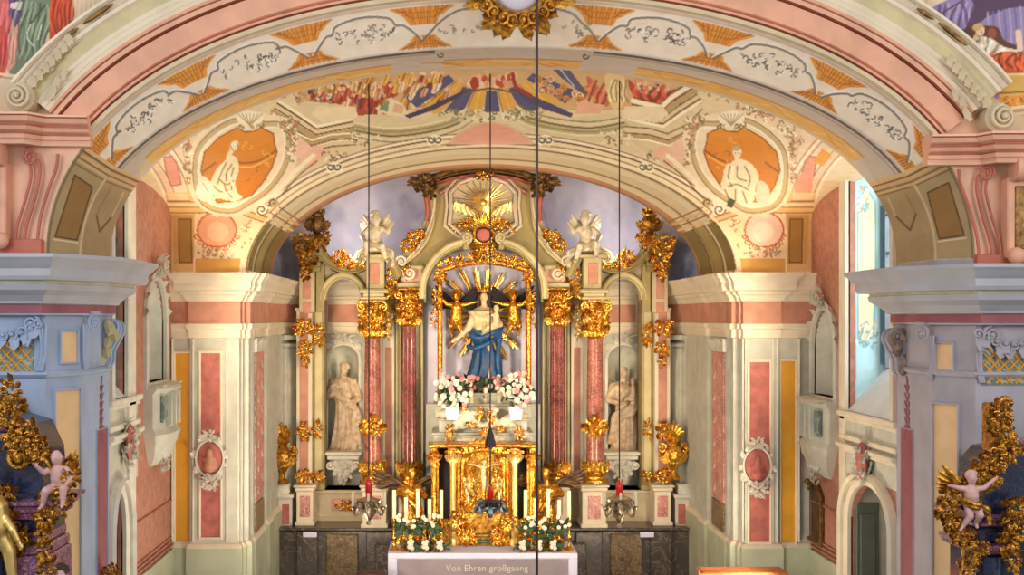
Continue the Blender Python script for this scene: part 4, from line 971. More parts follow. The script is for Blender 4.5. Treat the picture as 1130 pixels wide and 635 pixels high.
# ---- chancel side walls with windows, doors and niches
def side_wall(side):
    nm = 'left' if side < 0 else 'right'
    pl = Plane((-5.05, 16.0), (-5.05, 19.95)) if side < 0 else Plane((5.05, 19.95), (5.05, 16.0))
    U = lambda Y: (Y - 16.0) if side < 0 else (19.95 - Y)
    def seg(a, b_): return (min(U(a), U(b_)), max(U(a), U(b_)))
    if side < 0: wY, dY, nY, sill, nz0, nzs, dzs = (16.0 + .25, 16.95), (16.2, 16.85), (18.1, 19.3), 3.93, 4.05, 4.95, 2.15
    else: wY, dY, nY, sill, nz0, nzs, dzs = (16.25, 18.06), (16.3, 17.95), (18.6, 19.72), 3.66, 3.80, 4.55, 2.15
    w0, w1 = seg(*wY); d0, d1 = seg(*dY); n0, n1 = seg(*nY)
    holes = [arched(w0, w1, sill, 7.1, .5), arched(d0, d1, ZF + .02, dzs, .55), arched(n0, n1, nz0, nzs)]
    b = MB(); wall_sheet(b, pl.M, rect(-.2, 3.95, ZF, 9.2), holes, .10, 0)
    wall = struct(b.build('wall_' + nm, 'brick_rose', smooth=False))
    # niche shell
    b = MB(); b.M = pl.M; nc, nr = (n0 + n1) / 2, (n1 - n0) / 2
    b.rings([[(nc + nr * math.cos(a), .02 + .55 * nr * math.sin(a), z) for a in [PI * k / 14 for k in range(15)]] for z in (nz0, nzs)], False, False, 0)
    b.rings([[(nc + nr * math.cos(a) * math.cos(e), .02 + .55 * nr * math.sin(a) * math.cos(e), nzs + nr * math.sin(e)) for a in [PI * k / 14 for k in range(15)]] for e in [PI / 2 * j / 8 for j in range(9)]], False, False, 0)
    frame_ring(b, arched(n0, n1, nz0, nzs)[::-1], -.09, -.05, .02, 0)
    for k in range(9):
        a = PI * (k + .5) / 9; b.leaf((nc + math.cos(a) * nr, -.05, nzs + math.sin(a) * nr), a, .2, .13, .3)
    b.cluster((nc, -.06, nzs + nr + .2), .4, .36, 5, 7)
    b.box(n0 - .08, n1 + .08, -.10, .3, nz0 - .06, nz0, 0, .02)
    fixn(b.build('trim_niche', 'stone_grey', wall))
    # balcony-like corbel under the niche
    b = MB(); b.M = pl.M
    prof = [(.30, 0), (.34, -.04), (.30, -.08), (.24, -.12), (.24, -.60), (.28, -.64), (.32, -.70), (.28, -.78), (.28, -.84), (.24, -.90), (.22, -.98), (.16, -1.08), (.06, -1.18)]
    rings = []
    for o, z in prof:
        w_ = (n1 - n0) / 2 + .08 - (.0 if z > -.7 else (-.7 - z) * .62); w_ = max(.06, w_)
        rings.append([(nc - w_, .02, nz0 - .05 + z), (nc - w_, -o * .55, nz0 - .05 + z), (nc - w_ * .55, -o, nz0 - .05 + z), (nc + w_ * .55, -o, nz0 - .05 + z), (nc + w_, -o * .55, nz0 - .05 + z), (nc + w_, .02, nz0 - .05 + z)])
    b.rings(rings, False, False, 0); b.box(n0 - .04, n1 + .04, -.28, .02, nz0 - .06, nz0 - .03, 0)
    for x_ in (-.28, 0, .28): b.box(nc + x_ - .02, nc + x_ + .02, -.33, -.2, nz0 - .64, nz0 - .14, 0, .01)
    for k in range(5): b.leaf((nc + (k - 2) * .14, -.2, nz0 - .92), -PI / 2 - (k - 2) * .12, .24, .14, .1)
    b.cluster((nc, -.08, nz0 - 1.24), .26, .24, 9, 6)
    fixn(b.build('trim_corbel', 'stone_grey', wall))
    b = MB(); b.M = pl.M
    for x_ in (-.30, .30): b.box(nc + x_ - .2, nc + x_ + .2, -.262, -.2, nz0 - .58, nz0 - .2, 0, .01)
    b.build('trim_corbel_panel', 'marble_green', wall)
    # sill course with mouldings, door surround, window surround
    b = MB(); b.M = pl.M
    wa, wb = seg(16.0, 18.3 if side > 0 else 17.6)
    for (z0_, z1_, o) in ((sill - .08, sill - .0, .10), (sill - .14, sill - .08, .06), (sill - .42, sill - .34, .07), (sill - .52, sill - .46, .12), (sill - .58, sill - .52, .07)):
        b.box(wa, wb, -o, .02, z0_, z1_, 0, .012)
    frame_ring(b, arched(w0, w1, sill, 7.1, .5)[::-1], -.10, -.05, .02, 0); frame_ring(b, arched(d0, d1, ZF, dzs, .55)[::-1], -.14, -.05, .02, 0); frame_ring(b, arched(d0 - .17, d1 + .17, ZF, dzs + .02, .66)[::-1], -.06, -.10, .02, 0)
    a_, b_ = seg(17.0, 17.35) if side < 0 else seg(18.08, 18.32); b.box(a_, b_, -.06, .02, sill - .5, 8.5, 0, .01); b.box(a_, b_, -.06, .02, ZF, sill - .5, 0, .01)
    fixn(b.build('trim_surround', 'stone_white' if side < 0 else 'cream', wall, smooth=30))
    # strip of wall between door and sill, cartouche above the door, rose dado panels
    b = MB(); b.M = pl.M; b.box(wa, wb, -.02, .0, dzs + .62, sill - .0, 0); b.box(wa + .0, w0 if side < 0 else w0, -.02, 0, ZF, dzs + .6, 0); 
    b.build('trim_grey_field', 'stone_grey', wall, smooth=False)
    b = MB(); b.M = pl.M; dc = (d0 + d1) / 2 if side > 0 else d1 - .05
    b.ell((dc, -.12, sill - .62), (.17, .07, .26), 12, 0); b.cluster((dc, -.05, sill - .62), .55, .62, 3, 10, 1)
    b.build('trim_cartouche', ['rose', 'stone_grey'], wall)
    b = MB(); a_, b_ = seg(18.4 if side > 0 else 17.5, 19.85)
    b.M = pl.M; frame_ring(b, [(a_ + .05, 1.55), (a_ + .05, 2.1), (b_ - .05, 2.1), (b_ - .05, 1.55)][::-1], .03, -.025, 0, 0); b.box(a_, b_, -.05, 0, ZF, 1.35, 1, .01); frame_ring(b, [(a_ + .05, 1.42), (a_ + .05, 1.46), (b_, 1.46), (b_, 1.42)][::-1], .03, -.03, 0, 0)
    fixn(b.build('trim_dado', ['brick_rose', 'wall_green'], wall, smooth=False))
    # window: painted reveal, sloping sill, frame and glazing
    win = bpy.data.objects.new('window_%d' % (1 if side < 0 else 2), None); C.objects.link(win); struct(win)
    xo = 5.05 + .08; xi = 5.60; s_ = side
    far = wY[1]
    cv = Canvas((206, 232, 230), 11)
    if side > 0:
        cv.poly([(940, 180), (986, 240), (986, 420), (936, 440)], (190, 226, 228)); cv.line([(938, 190), (938, 430)], 5, (236, 244, 244)); cv.line([(943, 200), (944, 420)], 1.4, (110, 160, 180)); cv.line([(974, 230), (974, 400)], 6, (110, 150, 172))
        cv.poly([(947, 224), (956, 206), (966, 224), (967, 300), (964, 372), (952, 378), (947, 372)], (238, 222, 176)); cv.line([(947, 224), (956, 206), (966, 224), (967, 300), (964, 372), (952, 378), (947, 372), (947, 224)], 1.6, (110, 170, 180), smooth=False)
        cv.scribble(953, 222, 14, 30, [(120, 180, 190), (240, 250, 250), (180, 160, 120)], 26, 1.5); cv.scribble(956, 370, 22, 26, [(110, 170, 184), (230, 200, 150), (230, 244, 246), (150, 150, 130)], 34, 1.5)
    else:
        cv.poly([(100, 200), (137, 210), (137, 430), (100, 430)], (134, 170, 172)); cv.poly([(126, 224), (133, 214), (134, 268), (129, 262)], (220, 180, 80)); cv.line([(124, 250), (132, 276)], 1.5, (60, 90, 90)); cv.line([(136, 200), (136, 430)], 3, (226, 230, 222))
    g = []
    for z in np.linspace(sill, 7.6, 160): g.append([(s_ * x, far + .02, z) for x in np.linspace(xo - .09, xi + .1, 40)])
    o = surface('window_reveal', np.array(g), cv, parent=win)
    b = MB(); ya, yb = wY
    b.add([(s_ * (xo - .09), ya, sill), (s_ * (xo - .09), yb + .02, sill), (s_ * xi, yb + .02, sill + .62), (s_ * xi, ya, sill + .62)], [(0, 1, 2, 3) if s_ < 0 else (3, 2, 1, 0)])
    b.add([(s_ * (xo - .1), ya, sill), (s_ * (xi + .1), ya, sill), (s_ * (xi + .1), ya, 7.7), (s_ * (xo - .1), ya, 7.7)], [(0, 1, 2, 3)])
    b.add([(s_ * (xo - .1), ya, 7.62), (s_ * (xi + .1), ya, 7.62), (s_ * (xi + .1), yb, 7.62), (s_ * (xo - .1), yb, 7.62)], [(0, 1, 2, 3)])
    b.build('window_sill', 'reveal_white', win, smooth=False)
    b = MB(); zb = sill + .58
    for yy in np.linspace(ya, yb, 4): b.box(s_ * (xi - .02), s_ * (xi + .03), yy - .022, yy + .022, zb, 7.6, 0)
    for zz in [zb + .02 + k * .55 for k in range(7)]: b.box(s_ * (xi - .02), s_ * (xi + .03), ya, yb, zz - .015, zz + .015, 0)
    b.box(s_ * (xi - .05), s_ * (xi + .05), yb - .07, yb, zb, 7.6, 0)
    b.build('window_frame', 'pane_frame', win, smooth=False)
    b = MB(); b.box(s_ * (xi + .005), s_ * (xi + .012), ya, yb, zb, 7.6, 0); b.build('window_pane', 'pane_glass', win, smooth=False)
    # door in its deep opening
    door = bpy.data.objects.new('door_%d' % (1 if side < 0 else 2), None); C.objects.link(door); struct(door)
    ya, yb = dY; b = MB()
    b.box(s_ * 5.15, s_ * 5.75, yb, yb + .05, ZF, 2.9, 0); b.box(s_ * 5.15, s_ * 5.75, ya - .05, ya, ZF, 2.9, 0); b.box(s_ * 5.15, s_ * 5.8, ya, yb, 2.72, 2.8, 0); b.box(s_ * 5.72, s_ * 5.8, ya - .1, yb + .1, ZF, 2.9, 0)
    b.build('door_reveal', 'stone_grey' if side > 0 else 'dark_wood', door, smooth=False)
    xa, xb = 5.11, (5.43 if side > 0 else 5.5); b = MB(); yl = yb - .06
    b.box(s_ * xa, s_ * xb, yl, yl + .05, ZF, 2.36, 0, .01); b.box(s_ * (xa + .05), s_ * (xb - .05), yl - .02, yl, .3, 1.05, 0, .01); b.box(s_ * (xa + .05), s_ * (xb - .05), yl - .02, yl, 1.2, 2.2, 0, .01)
    b.build('door_leaf', 'door_green' if side > 0 else 'dark_void', door, smooth=False)  # left one is a dark sheet standing in for the dark opening
    b = MB(); b.ell((s_ * (xb - .04), yl - .04, 1.32), .022, 8, 0); b.cap((s_ * (xb - .04), yl - .05, 1.32), (s_ * (xb - .12), yl - .05, 1.32), .010)
    b.build('door_handle', 'silver_dark', door)
    if side > 0:
        b = MB(); b.box(5.52, 5.66, yl - .3, yl - .24, ZF, 1.95, 0, .01); b.build('door_panel', 'dark_wood', door, smooth=False)
        pf = thing('framed_picture', 'small dark framed picture on the rose wall below the right wall niche', 'picture', (5.04, 19.3, 1.7)); yc0, yc1 = (905.5 - 490), (0)
        Ya, Yb = 5.8 * F / (909 - VPX), 5.8 * F / (894 - VPX); z0_, z1_ = Zp(596, (Ya + Yb) / 2), Zp(540, (Ya + Yb) / 2)
        b = MB(pl.M); ua, ub = sorted((U(Ya), U(Yb))); ol = [(ua, z0_), (ub, z0_), (ub, z1_ - .1), ((ua + ub) / 2 + .12, z1_ + .06), ((ua + ub) / 2 - .12, z1_ + .06), (ua, z1_ - .1)]
        frame_ring(b, ol[::-1], -.05, -.06, -.02, 0); b.cluster(((ua + ub) / 2, -.06, z1_ + .12), .3, .16, 3, 7); fixn(b.build('frame', 'gold_brown', pf))
        b = MB(pl.M); b.prism(ol, -.03, -.022, 0); fixn(b.build('canvas', 'picture_dark', pf, smooth=False))
    return pl, wall
plL, wallL = side_wall(-1); plR, wallR = side_wall(1)

# ---- piers at the back of the chancel and the apse wall
AP = [(-5.05, 19.9), (-4.74, 19.9), (-4.74, 19.82), (-3.98, 19.82), (-3.98, 19.95), (-3.94, 19.95), (-3.94, 20.1), (-3.87, 20.12), (-3.87, 20.3), (-3.92, 20.3), (-3.92, 20.5), (-3.86, 20.5), (-3.86, 21.7), (-3.92, 21.7), (-3.92, 22.1), (-3.86, 22.1), (-3.86, 22.6), (-3.9, 22.6), (-3.9, 23.4), (-3.86, 23.95), (-3.74, 24.4), (-3.5, 24.8), (-3.2, 25.0)]
APR = [((-4.52 if abs(x + 4.74) < 1e-6 else x), y) for x, y in AP]
APATH = AP + mirror_path(APR)
b = MB()
for k in range(len(APATH) - 1):
    p, q = APATH[k], APATH[k + 1]
    if p[0] < -2 and q[0] > 2: continue
    b.add([(p[0], p[1], ZF), (q[0], q[1], ZF), (q[0], q[1], 5.7), (p[0], p[1], 5.7)], [(0, 1, 2, 3)])
b.plan([(-9, 19.98), (-5.05, 19.98), (-3.98, 20.02), (-3.96, 23.5), (-9, 23.5)], 5.66, 5.69, 0); b.plan([(9, 19.98), (5.05, 19.98), (3.98, 20.02), (3.96, 23.5), (9, 23.5)], 5.66, 5.69, 0)
bk = Plane((-3.2, 25.0), (3.2, 25.0)); nw = .30; nU = [bk.u(379), bk.u(687.5)]
wall_sheet(b, bk.M, rect(0, 6.4, ZF, 5.7), [arched(u - nw, u + nw, 2.36, 4.14) for u in nU], .06, 0)
b.M = bk.M
for u in nU:
    b.rings([[(u + nw * math.cos(a), .05 + .8 * nw * math.sin(a), z) for a in [PI * k / 14 for k in range(15)]] for z in (2.36, 4.14)], False, False, 0)
    b.rings([[(u + nw * math.cos(a) * math.cos(e), .05 + .8 * nw * math.sin(a) * math.cos(e), 4.14 + nw * math.sin(e)) for a in [PI * k / 14 for k in range(15)]] for e in [PI / 2 * j / 8 for j in range(9)]], False, False, 0)
    b.plan([(u - nw, 0), (u + nw, 0), (u + nw, .4), (u - nw, .4)], 2.30, 2.36, 0)
b.M = Matrix.Identity(4)
wallB = struct(b.build('wall_apse', 'stone_grey', smooth=30))
b = MB(); b.M = bk.M
for u in nU:
    frame_ring(b, arched(u - nw, u + nw, 2.36, 4.14)[::-1], -.06, -.04, 0, 0)
    for k in range(8):
        a = PI * (.2 + .6 * k / 7); b.leaf((u + math.cos(a) * (nw + .03), -.03, 4.14 + math.sin(a) * (nw + .03)), a + .5 * (-1) ** k, .17, .10, .3)
    b.cluster((u, -.05, 4.60), .5, .2, 8, 7)
fixn(b.build('trim_niche_frame', 'stone_white', wallB))
# entablature running round piers and apse
EPR = [(.0, 4.66), (.03, 4.67), (.03, 4.80), (.06, 4.82), (.06, 4.89), (.03, 4.90), (.03, 5.24), (.06, 5.25), (.08, 5.29), (.10, 5.33), (.14, 5.36), (.14, 5.40), (.20, 5.42), (.22, 5.47), (.22, 5.54), (.26, 5.60), (.30, 5.64), (.31, 5.69), (-.05, 5.70)]
b = MB(); b.sweep(APATH, EPR, [0, 0, 0, 0, 0, 1, 0, 0, 0, 0, 0, 0, 0, 0, 0, 0, 0, 0]); struct(fixn(b.build('trim_entablature', ['cream', 'salmon'], smooth=25)))
b = MB(); b.sweep(APATH, [(0, ZF), (.06, ZF), (.06, 1.36), (.03, 1.42), (0, 1.44)], [0, 0, 1, 1]); struct(fixn(b.build('baseboard_apse', ['wall_green', 'cream'], smooth=25)))
# pier panels
b1 = MB(); b2 = MB(); b3 = MB(); b4 = MB()
for sd in (-1, 1):
    o, i_ = ((AP[0], AP[1]), (AP[2], AP[3])) if sd < 0 else (mirror_path([APR[0], APR[1]]), mirror_path([APR[2], APR[3]]))
    po, pi_ = Plane(*o), Plane(*i_)
    if sd < 0: panel(b1, po, 194, 209, 390, 598, .03); panel(b2, pi_, 222, 243, 390, 593, .04)
    else: panel(b1, po, 862, 877, 399, 601, .03); panel(b2, pi_, 827, 849, 400, 598, .04)
    rp = ((-3.86, 20.5), (-3.86, 21.7)) if sd < 0 else ((3.86, 21.7), (3.86, 20.5)); pr_ = Plane(*rp)
    b3.M = pr_.M; b3.box(.15, 1.05, -.03, .0, 1.95, 4.42, 0, .01); b3.box(.15, 1.05, -.035, .0, 1.46, 1.92, 2, .01)
    b3.box(.0, 1.2, -.07, .02, 4.42, 4.66, 1, .02)
    for k in range(5): b3.leaf((.2 + k * .2, -.07, 4.44), PI / 2, .22, .2, .3, mi=1)
    for k in range(12): b3.leaf((.6 + .12 * (-1) ** k, -.03, 4.3 - k * .19), -PI / 2 + .7 * (-1) ** k, .2, .12, .1, mi=1)
    # pilaster columns in the apse corners
    for px_, w_ in ((312, .22),) if sd < 0 else ((756, .22),):
        x = Xp(px_, 24.1) ; pl_ = Plane((-3.88, 23.95), (-3.6, 24.6)) if sd < 0 else Plane((3.6, 24.6), (3.88, 23.95))
        b4.M = pl_.M; b4.box(.1, .6, -.08, .05, 1.4, 4.42, 0, .02); b4.box(.05, .65, -.12, .05, 4.42, 4.5, 0, .02); b4.box(.02, .68, -.14, .05, 4.56, 4.66, 0, .02)
for bb, nm_, ms in ((b1, 'trim_ochre_panel', ['ochre', 'cream']), (b2, 'trim_salmon_panel', ['rose', 'cream']), (b3, 'trim_marble_pilaster', ['marble_rose', 'stone_grey', 'marble_brown']), (b4, 'trim_corner_pilaster', ['stone_grey'])):
    fixn(bb.build(nm_, ms, wallB, smooth=30))
# thin white strips framing the pier pilasters, and portrait medallions
b = MB()
for px_ in (190, 213, 250, 263): b.box(Xp(px_, 19.8) - .012, Xp(px_, 19.8) + .012, 19.79, 19.9, 1.45, 4.66, bev=.005)
for px_ in (820, 853, 858, 882): b.box(Xp(px_, 19.8) - .012, Xp(px_, 19.8) + .012, 19.79, 19.9, 1.45, 4.66, bev=.005)
b.build('trim_fillet', 'stone_white', wallB, smooth=False)
for (mx_, my_, lab) in ((232, 506, 'oval rose relief medallion with white scrolls on the left back pier'), (835, 514, 'oval rose relief medallion with white scrolls on the right back pier')):
    c0 = P(mx_, my_, 19.80); md_ = thing('wall_medallion', lab, 'medallion', c0, group='oval medallions on the back piers'); b = MB()
    b.rings([[c0 + Vector((math.cos(a) * rx, y, math.sin(a) * rx * 1.32)) for a in [2 * PI * k / 28 for k in range(28)]] for rx, y in ((.02, -.05), (.15, -.05), (.19, -.03), (.205, .01))], True, True); fixn(b.build('oval_field', 'rose', md_))
    b = MB(); b.ell(c0 + Vector((.0, -.06, .10)), (.05, .045, .065), 10); b.cap(c0 + Vector((0, -.04, .04)), c0 + Vector((0, -.04, -.12)), .06, .11); b.cap(c0 + Vector((-.08, -.05, -.02)), c0 + Vector((.06, -.08, -.1)), .035, .025); b.cap(c0 + Vector((.07, -.05, 0)), c0 + Vector((.1, -.07, -.14)), .035, .025)
    b.cap(c0 + Vector((0, -.05, .1)), c0 + Vector((0, -.05, .02)), .03); b.build('relief_bust', 'salmon' if mx_ < 500 else 'rose', md_, remesh=.012)
    b = MB(); R_ = random.Random(mx_)
    b.rings([[c0 + Vector((math.cos(a) * (rx), y, math.sin(a) * rx * 1.3)) for a in [2 * PI * k / 28 for k in range(28)]] for rx, y in ((.20, 0), (.205, -.06), (.23, -.06), (.235, 0))], True, False)
    for k in range(16):
        a = 2 * PI * k / 16; q = c0 + Vector((math.cos(a) * .23, -.04, math.sin(a) * .30)); b.leaf(q, a + R_.choice((-1, 1)) * .9, R_.uniform(.09, .15), .07, .3)
    b.cluster(c0 + Vector((0, -.05, -.38)), .3, .26, 4, 7); b.cluster(c0 + Vector((0, -.05, .36)), .26, .2, 5, 7)
    fixn(b.build('scroll_frame', 'stone_white', md_))
# unseen outer shell, added to keep stray daylight out
b = MB()
b.box(-12, 12, 14.6, 30, 10.3, 10.5); b.box(9.2, 9.4, 14.4, 30, ZF, 10.4) if False else None
struct(b.build('ceiling_light_shell', 'cream_dark', smooth=False))
b = MB(); b.box(-8, 8, 27.2, 27.4, ZF, 10.4); b.box(-4.4, -4.2, 20.3, 27.3, 5.6, 10.4); b.box(4.2, 4.4, 20.3, 27.3, 5.6, 10.4); b.box(-4.3, 4.3, 23.05, 23.2, 7.75, 10.4)
b.box(-9.2, -5.6, 19.98, 20.2, ZF, 10.4); b.box(5.6, 9.2, 19.98, 20.2, ZF, 10.4); b.box(-4.3, -3.95, 20.1, 25.4, ZF, 5.6); b.box(3.95, 4.3, 20.1, 25.4, ZF, 5.6); b.box(-4.3, 4.3, 25.4, 25.6, ZF, 5.6)
struct(b.build('wall_outer', 'cream_dark', smooth=False))
# closing wall round the apse arch above the pier fronts, behind the painted vault
b = MB(); b.ring_sweep(arch(N=80, **D_), [(0, 19.93), (1.3, 19.93), (5, 19.93)], [0, 0]); b.ring_sweep(arch(N=80, **D_), [(0, 23.0), (.2, 23.0), (1.2, 23.1)], [0, 0]); struct(b.build('wall_apse_arch', 'cream'))
# ------------------------------------------------------------------ figures (local frame: base at z = 0, facing -y)
def hand(b, wrist, d, size=.10, mi=None, curl=.5, side=1):
    """palm, four unequal bent fingers and a thumb from the side of the palm"""
    w = Vector(wrist); d = Vector(d).normalized(); q = d.cross(Vector((0, 1, 0.2)));
    q = q.normalized() if q.length > .1 else Vector((1, 0, 0)); n = d.cross(q)
    palm = w + d * size * .45; b.cap(w, palm, size * .17, size * .22, 7, mi)
    for k, L in enumerate((.42, .5, .47, .36)):
        r = palm + q * (size * .13 * (k - 1.5)); m_ = r + d * size * L * .5 + n * size * .05; e = m_ + d * size * L * .45 * (1 - curl * .4) + n * size * curl * .3
        b.cap(r, m_, size * .075, size * .07, 6, mi); b.cap(m_, e, size * .07, size * .055, 6, mi)
    t = w + d * size * .15 - q * side * size * .18; b.cap(t, t - q * side * size * .18 + d * size * .22, size * .08, size * .06, 6, mi)
def head(b, c, r, look=(0, -1, 0), mi=None, beard=False, hair=False):
    """skull, jaw, nose, brow, ears"""
    c = Vector(c); l = Vector(look).normalized(); s_ = l.cross(Vector((0, 0, 1))).normalized(); u = s_.cross(l)
    R3 = Matrix((s_, -l, u)).transposed()
    T = lambda x, y, z: c + s_ * x * r - (-l) * 0 + l * y * r + u * z * r
    b.ell(c, (r * .80, r * .92, r * 1.08), 12, mi, R3); b.ell(T(0, .28, -.55), (r * .5, r * .5, r * .5), 10, mi, R3)
    b.cap(T(0, .82, .12), T(0, 1.02, -.18), r * .11, r * .17, 6, mi); b.ell(T(0, .80, -.5), (r * .26, r * .14, r * .09), 7, mi, R3)
    for k in (-1, 1):
        b.ell(T(.33 * k, .78, .12), (r * .2, r * .12, r * .09), 6, mi, R3); b.ell(T(.8 * k, 0, 0), (r * .12, r * .18, r * .25), 6, mi, R3)
    if beard:
        for k in (-.3, 0, .3): b.cap(T(k, .62, -.7), T(k * .6, .6, -1.35), r * .28, r * .12, 7, mi)
    if hair:
        R_ = random.Random(int(c.x * 100))
        for k in range(16):
            a = R_.uniform(0, 2 * PI); e = R_.uniform(.1, 1.4); v = (math.cos(a) * math.cos(e), -abs(.5 + .5 * math.sin(a)) * math.cos(e) + .1, math.sin(e)); b.ell(T(v[0] * .88, v[1] * .88, v[2] * 1.0 + .1), r * .34, 7, mi)
    return T
def robe(b, H, top, wid=.26, dep=.2, folds=7, sway=.03, seed=0, z0=0.0, flare=1.0, mi=None, ph=0):
    R_ = random.Random(seed); rings = []; n = 48; ps = [R_.uniform(0, 6) for _ in range(3)]
    for i in range(30):
        t = i / 29; z = z0 + (top - z0) * t
        f = 1 + .32 * flare * (1 - t) ** 2.2 - .18 * math.exp(-((t - .66) / .14) ** 2) + .10 * math.exp(-((t - .86) / .1) ** 2); f *= (1 if t < .93 else 1 - ((t - .93) / .07) ** 2 * .45)
        am = .20 * (1 - t * .65)
        rg = []
        for k in range(n):
            a = 2 * PI * k / n
            g = f * (1 + am * (math.sin(folds * a + ps[0] + 2.2 * t) * .6 + math.sin((folds * 2 - 3) * a + ps[1] - 3 * t) * .4))
            rg.append((wid * .5 * H * g * math.cos(a) + sway * H * math.sin(PI * t * 1.3 + ph), dep * .5 * H * g * math.sin(a), z))
        rings.append(rg)
    b.rings(rings, True, True, mi)
def saint(name, label, loc, H, colr, kind, rotz=0, group=None):
    o = thing(name, label, 'statue', loc, rotz, group); b = local(); h = H
    robe(b, h, .83 * h, .245, .20, 9, .035, seed=kind * 7 + 1)
    b.cap((.0 * h, 0, .80 * h), (.0, -.01, .875 * h), .045 * h, .034 * h)
    sh = .80 * h
    for s_ in (-1, 1): b.cap((s_ * .05 * h, 0, sh), (s_ * .095 * h, 0, sh - .015 * h), .045 * h, .045 * h)
    head(b, (0.005 * h, -.015 * h, .93 * h), .062 * h, (-.35 if kind == 0 else .3, -1, -.15), beard=kind == 0, hair=True)
    if kind == 0:     # right hand across the breast, left hand holding a fold and a book
        b.cap((-.12 * h, -.0 * h, .78 * h), (-.17 * h, -.07 * h, .62 * h), .048 * h, .04 * h); b.cap((-.17 * h, -.07 * h, .62 * h), (-.04 * h, -.14 * h, .68 * h), .04 * h, .027 * h); hand(b, (-.04 * h, -.14 * h, .68 * h), (.8, -.1, .4), .085 * h)
        b.cap((.12 * h, 0, .78 * h), (.18 * h, -.05 * h, .60 * h), .048 * h, .042 * h); b.cap((.18 * h, -.05 * h, .60 * h), (.09 * h, -.15 * h, .54 * h), .042 * h, .028 * h); hand(b, (.09 * h, -.15 * h, .54 * h), (-.7, -.3, -.2), .085 * h)
        sash = [(-.14 * h, -.06 * h, .74 * h), (.0, -.14 * h, .60 * h), (.14 * h, -.10 * h, .48 * h), (.13 * h, -.12 * h, .30 * h), (.15 * h, -.08 * h, .12 * h)]
    else:             # holding a child on the left arm
        b.cap((.12 * h, 0, .78 * h), (.18 * h, -.05 * h, .64 * h), .048 * h, .042 * h); b.cap((.18 * h, -.05 * h, .64 * h), (.07 * h, -.15 * h, .63 * h), .042 * h, .028 * h); hand(b, (.07 * h, -.15 * h, .63 * h), (-.8, -.2, .2), .08 * h)
        b.cap((-.12 * h, 0, .78 * h), (-.18 * h, -.05 * h, .62 * h), .048 * h, .04 * h); b.cap((-.18 * h, -.05 * h, .62 * h), (-.06 * h, -.15 * h, .58 * h), .04 * h, .027 * h); hand(b, (-.06 * h, -.15 * h, .58 * h), (.9, -.1, .3), .08 * h)
        b.cap((.10 * h, -.11 * h, .68 * h), (.10 * h, -.10 * h, .77 * h), .045 * h, .036 * h); head(b, (.10 * h, -.11 * h, .84 * h), .04 * h, (-.5, -1, 0), hair=True)
        b.cap((.08 * h, -.13 * h, .68 * h), (.0 * h, -.17 * h, .62 * h), .026 * h, .018 * h); b.cap((.06 * h, -.12 * h, .76 * h), (-.02 * h, -.15 * h, .78 * h), .018 * h, .013 * h)
        sash = [(.16 * h, -.04 * h, .70 * h), (.06 * h, -.14 * h, .52 * h), (-.10 * h, -.12 * h, .44 * h), (-.13 * h, -.12 * h, .28 * h), (-.16 * h, -.06 * h, .10 * h)]
    sp = smooth_pts(sash, 5); b.tube(sp, [.045 * h] * len(sp), 8, sq=.7); b.tube([(p[0] + .04 * h, p[1], p[2] - .05 * h) for p in sp], [.03 * h] * len(sp), 8, sq=.7)
    for s_ in (-1, 1): b.cap((s_ * .06 * h, -.13 * h, .015 * h), (s_ * .07 * h, -.19 * h, .012 * h), .025 * h, .02 * h)
    b.build('body', colr, o, remesh=.0085 * h)
    p = local(); p.lathe([(.21 * h, -.03), (.22 * h, -.02), (.20 * h, .0), (.19 * h, .012)], n=16, sy=.8); p.build('plinth', colr, o)
    return o
